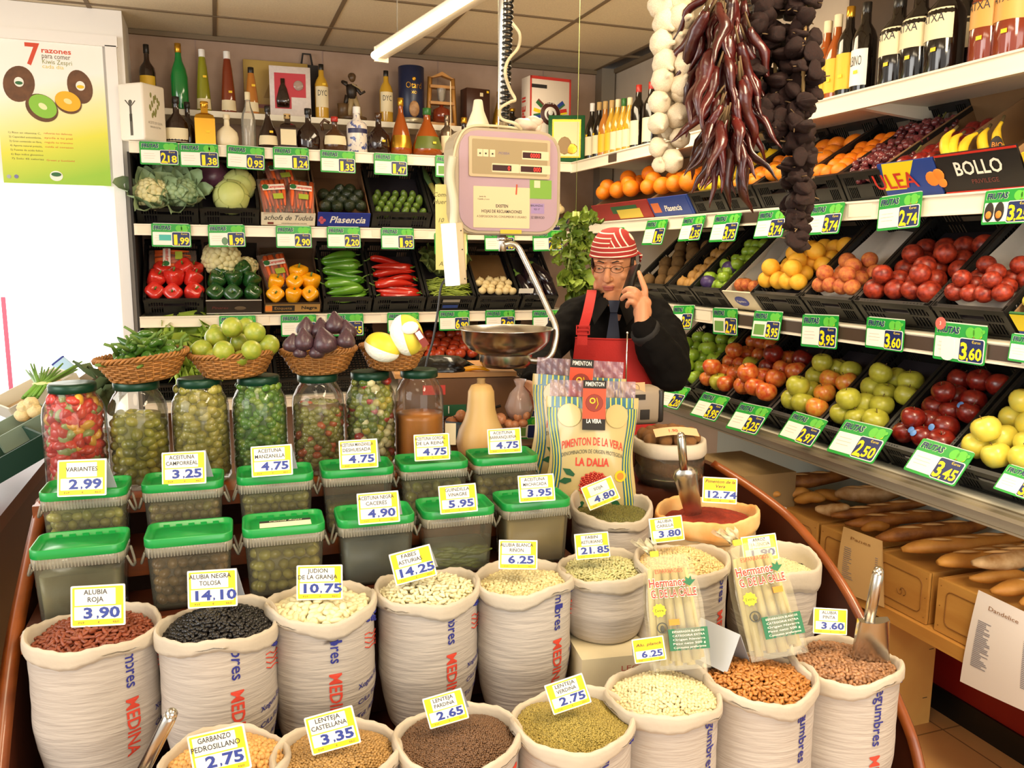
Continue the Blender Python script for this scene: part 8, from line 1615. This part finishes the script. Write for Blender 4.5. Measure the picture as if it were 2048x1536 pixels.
# lower hand, holding a small bag
q0 = -.27; PK2 = mp(1052,772, q0)
body.ell(tuple(mp(1054,775, q0)),(.03,.03,.022),14,10)
hand(WR2, PK2,[([mp(1046 + 5 * k, 772, q0 - .01), mp(1040 + 5.5 * k, 786, q0 - .03), mp(1042 + 5.5 * k, 800, q0 - .02)],[.0115,.010,.008]) for k in range(4)],([mp(1062,774, q0), mp(1066,790, q0 - .025)],[.0125,.009]))
person = fuse(body, 'person', [m_skin, m_lip, m_stub],.0031,3); person.matrix_world = man_frame
tag(person, 'man in a red striped headscarf and red apron talking on a phone', 'person')
hi = HF.inverted()
for p in person.data.polygons:
    c = hi @ p.center
    if c.y < -.084 and abs(c.x) < .021 and -.076 < c.z < -.0575: p.material_index = 1
# eyes, brows
b = MB()
for s in (-1,1): b.ell((s * .031,-.0815,.0035),(.0125,.006,.0042),14,8,0); b.ell((s * .031 - .002,-.0865,.002),(.0042,.002,.0036),10,6,1)
b.T = HF; e = MB(); e.T = HF
b2 = MB(); b2.T = HF
for s in (-1,1): b2.ell((s * .031,-.0815,.0015),(.0115,.006,.0026),14,8,0); b2.ell((s * .031 - .002,-.0862,.001),(.0044,.002,.0026),10,6,1)
b2.build('eyes', [mat('eye white', 'a8957e', .4), mat('dark iris', '241810', .2)], person)
b2 = MB(); b2.T = HF
for s in (-1,1): b2.tube([(s * .014,-.0895,.022),(s * .032,-.0895,.0285),(s * .05,-.078,.0215)],[.003,.0038,.002],6, flat=.6)
b2.build('eyebrows', m_hair, person)
b2 = MB(); b2.T = HF
b2.surf(lambda u, v: (.0775 * math.cos(R(-18 + 216 * u)),.02 + .088 * math.sin(R(-18 + 216 * u)),.055 - .075 * v),30,8); b2.surf(lambda u, v: (.0745 * math.cos(R(-18 + 216 * (1 - u))),.02 + .085 * math.sin(R(-18 + 216 * (1 - u))),.055 - .075 * v),30,8)
for s in (-1,1): b2.ell((s * .072,-.012,.012),(.006,.016,.026),10,8)
b2.build('hair', m_hair, person)
# glasses
b2 = MB(); b2.T = HF
for s in (-1,1):
    b2.tube([(s * .033 + .021 * math.cos(a),-.1005 + .012 * (abs(s * .033 + .021 * math.cos(a)) / .05) ** 2,.000 + .0125 * math.sin(a)) for a in [i * math.pi / 12 for i in range(24)]],.0011,6, closed=True)
    b2.tube([(s * .054,-.088,.004),(s * .072,-.06,.006),(s * .077,.012,.004)],.0012,5)
b2.tube([(-.012,-.1,.004),(0,-.103,.007),(.012,-.1,.004)],.0011,5); b2.build('glasses', mat('dark wire frame', '3a2c22', .3, metal=.8), person)
# striped headscarf
def scarf_mat():
    m = mat('red scarf with white stripes', 'a82a22', .8, bump=.2, bscale=150); nt = m.node_tree; N = nt.nodes; L = nt.links; tc = N.new('ShaderNodeTexCoord'); bs = N['Principled BSDF']
    def stripe(axis, f, th, off=0.0):
        vm = N.new('ShaderNodeVectorMath'); vm.operation = 'DOT_PRODUCT'; vm.inputs[1].default_value = axis; L.new(tc.outputs['Object'], vm.inputs[0])
        a = N.new('ShaderNodeMath'); a.operation = 'MULTIPLY_ADD'; a.inputs[1].default_value = f; a.inputs[2].default_value = off; L.new(vm.outputs['Value'], a.inputs[0]); c = N.new('ShaderNodeMath'); c.operation = 'FRACT'; L.new(a.outputs[0], c.inputs[0]); d = N.new('ShaderNodeMath'); d.operation = 'LESS_THAN'; d.inputs[1].default_value = th; L.new(c.outputs[0], d.inputs[0]); return d.outputs[0]
    s1 = stripe((0,0,1),66,.22,.35); s2 = stripe((.8,0,.55),62,.22); sx = N.new('ShaderNodeSeparateXYZ'); L.new(tc.outputs['Object'], sx.inputs[0])
    g = N.new('ShaderNodeMath'); g.operation = 'MULTIPLY_ADD'; g.inputs[1].default_value = .25; L.new(sx.outputs['Z'], g.inputs[0]); g.inputs[2].default_value = -.006; side = N.new('ShaderNodeMath'); side.operation = 'GREATER_THAN'; L.new(sx.outputs['X'], side.inputs[0]); L.new(g.outputs[0], side.inputs[1])
    up = N.new('ShaderNodeMath'); up.operation = 'GREATER_THAN'; up.inputs[1].default_value = .028; L.new(sx.outputs['Z'], up.inputs[0]); an = N.new('ShaderNodeMath'); an.operation = 'MULTIPLY'; L.new(side.outputs[0], an.inputs[0]); L.new(up.outputs[0], an.inputs[1])
    mx = N.new('ShaderNodeMix'); L.new(an.outputs[0], mx.inputs[0]); L.new(s1, mx.inputs[2]); L.new(s2, mx.inputs[3]); cm = N.new('ShaderNodeMix'); cm.data_type = 'RGBA'; L.new(mx.outputs[0], cm.inputs[0]); cm.inputs[6].default_value = hx('a52a24'); cm.inputs[7].default_value = hx('eedfcb'); L.new(cm.outputs[2], bs.inputs['Base Color']); return m
b2 = MB()
def scf(u, v):
    a = 6.28318 * u; ph = (math.pi / 2) * v; w = 1 + .012 * math.sin(9 * a) * (1 - v); x, y = math.cos(a), math.sin(a); lo = -.004 - .010 * (y > 0) * y - .006 * abs(x)
    return (.0835 * w * math.cos(ph) ** .8 * x, .1035 * w * math.cos(ph) ** .8 * y, lo + (.085 - lo) * math.sin(ph))
b2.surf(scf, 48,20, cu=True); b2.tube([(.0835 * math.cos(i * .1309),.1035 * math.sin(i * .1309),-.004 - .010 * max(0, math.sin(i * .1309)) - .006 * abs(math.cos(i * .1309))) for i in range(48)],.004,8, closed=True); b2.tube([(.075,.045,-.004),(.09,.05,-.02),(.086,.06,-.045)],[.008,.013,.006],8, flat=.5)
o = b2.build('headscarf', scarf_mat(), person); o.matrix_local = HF @ TR(0,.008,.047)
# shirt
sh = Blob()
sh.limb([Vector((0,.05,.92)), Vector((0,.05,1.10)), Vector((0,.05,1.25)), Vector((0,.055,1.37)), nb + Vector((0,.01,-.01))],[.145,.135,.13,.105,.07],24)
for s in (-1,1): sh.ell((s * .075,.045,1.30),(.09,.10,.10),20,12); sh.ell((s * .08,.04,1.10),(.10,.10,.14),20,12)
sh.limb([Vector((-.08,.055,1.44)), SH_L],[.052,.062]); sh.limb([Vector((.08,.06,1.445)), SH_R],[.052,.064])
sh.limb([SH_R, SH_R.lerp(ELB, .5) + Vector((.015,0,0)), ELB + Vector((.0,.0,-.01))],[.066,.072,.070]); sh.limb([ELB + Vector((0,0,-.01)), ELB.lerp(WR, .5) + Vector((.008,0,-.012)), WR.lerp(ELB, .10)],[.075,.068,.046])
sh.limb([SH_L, SH_L.lerp(EL2,.5), EL2],[.066,.062,.056]); sh.limb([EL2, EL2.lerp(WR2,.5), WR2.lerp(EL2,.12)],[.062,.054,.044])
shirt = fuse(sh, 'shirt', m_shirt, .006,3, person, disp=.022, dscale=.07)
b2 = MB(); c = WR.lerp(ELB, .10); ax = (WR - ELB).normalized()
b2.tube([c - ax * .03, c - ax * .002, c + ax * .006],[.051,.052,.049],18); b2.build('cuff', mat('black cuff cloth', '15110e', .8), person)
# collar, tie
b2 = MB()
for s in (-1,1):
    A = nb + Vector((s * .072,.0,.045)); Bp = nb + Vector((s * .014,-.086,.018)); T = nb + Vector((s * .056 - .01,-.104,-.062)); D_ = nb + Vector((s * .085,-.05,-.02))
    b2.add([tuple(A), tuple(Bp), tuple(T), tuple(D_)],[(0,1,2,3) if s < 0 else (3,2,1,0)],0, None, False); b2.add([tuple(p + Vector((0,.006,-.002))) for p in (A, Bp, T, D_)],[(3,2,1,0) if s < 0 else (0,1,2,3)],0, None, False)
b2.tube([tuple(nb + Vector((.070 * math.cos(a),.012 + .072 * math.sin(a),.03 + .012 * math.sin(a)))) for a in [i * math.pi / 10 for i in range(-2,13)]],.014,8, flat=1.8); b2.build('collar', mat('black collar cloth', '16110d', .85, spec=.2), person)
ty = -.135
b2 = MB(); k0 = nb + Vector((.0,-.100,.008)); b2.prism([(-.02,.012),(.02,.012),(.012,-.03),(-.012,-.03)],0,.014,0, TR(*k0) @ RX(78)); b2.add([tuple(k0 + Vector(p)) for p in ((-.012,-.006,-.028),(.012,-.006,-.028),(-.03,-.034,-.17),(.03,-.034,-.17),(-.036,-.05,-.30),(.036,-.05,-.30))],[(0,2,3,1),(2,4,5,3)]); b2.add([tuple(k0 + Vector(p)) for p in ((-.012,.004,-.028),(.012,.004,-.028),(-.03,-.02,-.17),(.03,-.02,-.17),(-.036,-.03,-.30),(.036,-.03,-.30))],[(1,3,2,0),(3,5,4,2)]); b2.build('tie', m_tie, person)
# apron: bib, strap, buckle
def front_y(x, z): return .05 - .168 * math.sqrt(max(.05,1 - (x / .235) ** 2)) + .02 * max(0, z - 1.3)
zt_ = mp(1220,673).z; 
def bib(u, v, e=0.0):
    z = zt_ - (zt_ - .90) * v; w = .125 + .035 * min(1, v * 1.5) ** 1.2; x = -.005 + (u - .5) * 2 * w; return (x, front_y(x, z) - .016 + .004 * math.sin(18 * u + 3 * v) * v - e, z)
b2 = MB(); b2.surf(lambda u, v: bib(1 - u, v),30,24); b2.surf(lambda u, v: bib(u, v, -.004),30,24); b2.tube([bib(i / 20,0,.001) for i in range(21)],.003,6); b2.build('apron', m_apron, person)
def band(P, w, name, m):
    P = smooth([Vector(p) for p in P],6); g = MB(); n = len(P)
    def f(u, v): i = min(int(v * (n - 1)), n - 2); q = v * (n - 1) - i; c = P[i].lerp(P[i + 1], q); return (c.x + (u - .5) * w, c.y - .002 * math.cos((u - .5) * 2), c.z)
    g.surf(lambda u, v: f(u, v),5,40); g.surf(lambda u, v: (f(1 - u, v)[0], f(1 - u, v)[1] + .004, f(1 - u, v)[2]),5,40); return g.build(name, m, person)
st = [mp(1164,690,-.17), mp(1166,660,-.165), mp(1174,630,-.15), mp(1180,602,-.10), mp(1183,586,-.03), mp(1184,580,.05), mp(1186,592,.12)]
band([(p.x, p.y, p.z) for p in st],.034, 'apron_strap', m_apron); c = mp(1166,660,-.176); b2 = MB()
for dz in (-.014,.0,.014): b2.box((c.x, c.y, c.z + dz),(.044,.006,.004))
for s in (-1,1): b2.box((c.x + s * .021, c.y, c.z),(.004,.006,.032))
b2.build('buckle', m_apron, person)
# phone held at the ear
PA, PB_ = mp(1270,536, d0 + .075), mp(1250,594, d0 + .035); ax = (PB_ - PA).normalized(); n_ = Vector((-.75,-.55,.1)); n_ = (n_ - ax * n_.dot(ax)).normalized(); sx_ = ax.cross(n_)
t = thing('mobile_phone', 'black mobile phone held to the ear of the man', 'phone'); t.matrix_world = man_frame @ frame((PA + PB_) / 2, sx_, ax, n_)
b2 = MB(); b2.box((0,0,0),(.05,(PB_ - PA).length + .02,.014), r=.005, seg=3); b2.build('case', mat('black phone case', '0c0b0c', .25), t); b2 = MB(); b2.box((0,0,-.0072),(.042,.09,.001)); b2.build('screen', mat('dark phone screen', '05060a', .08), t)
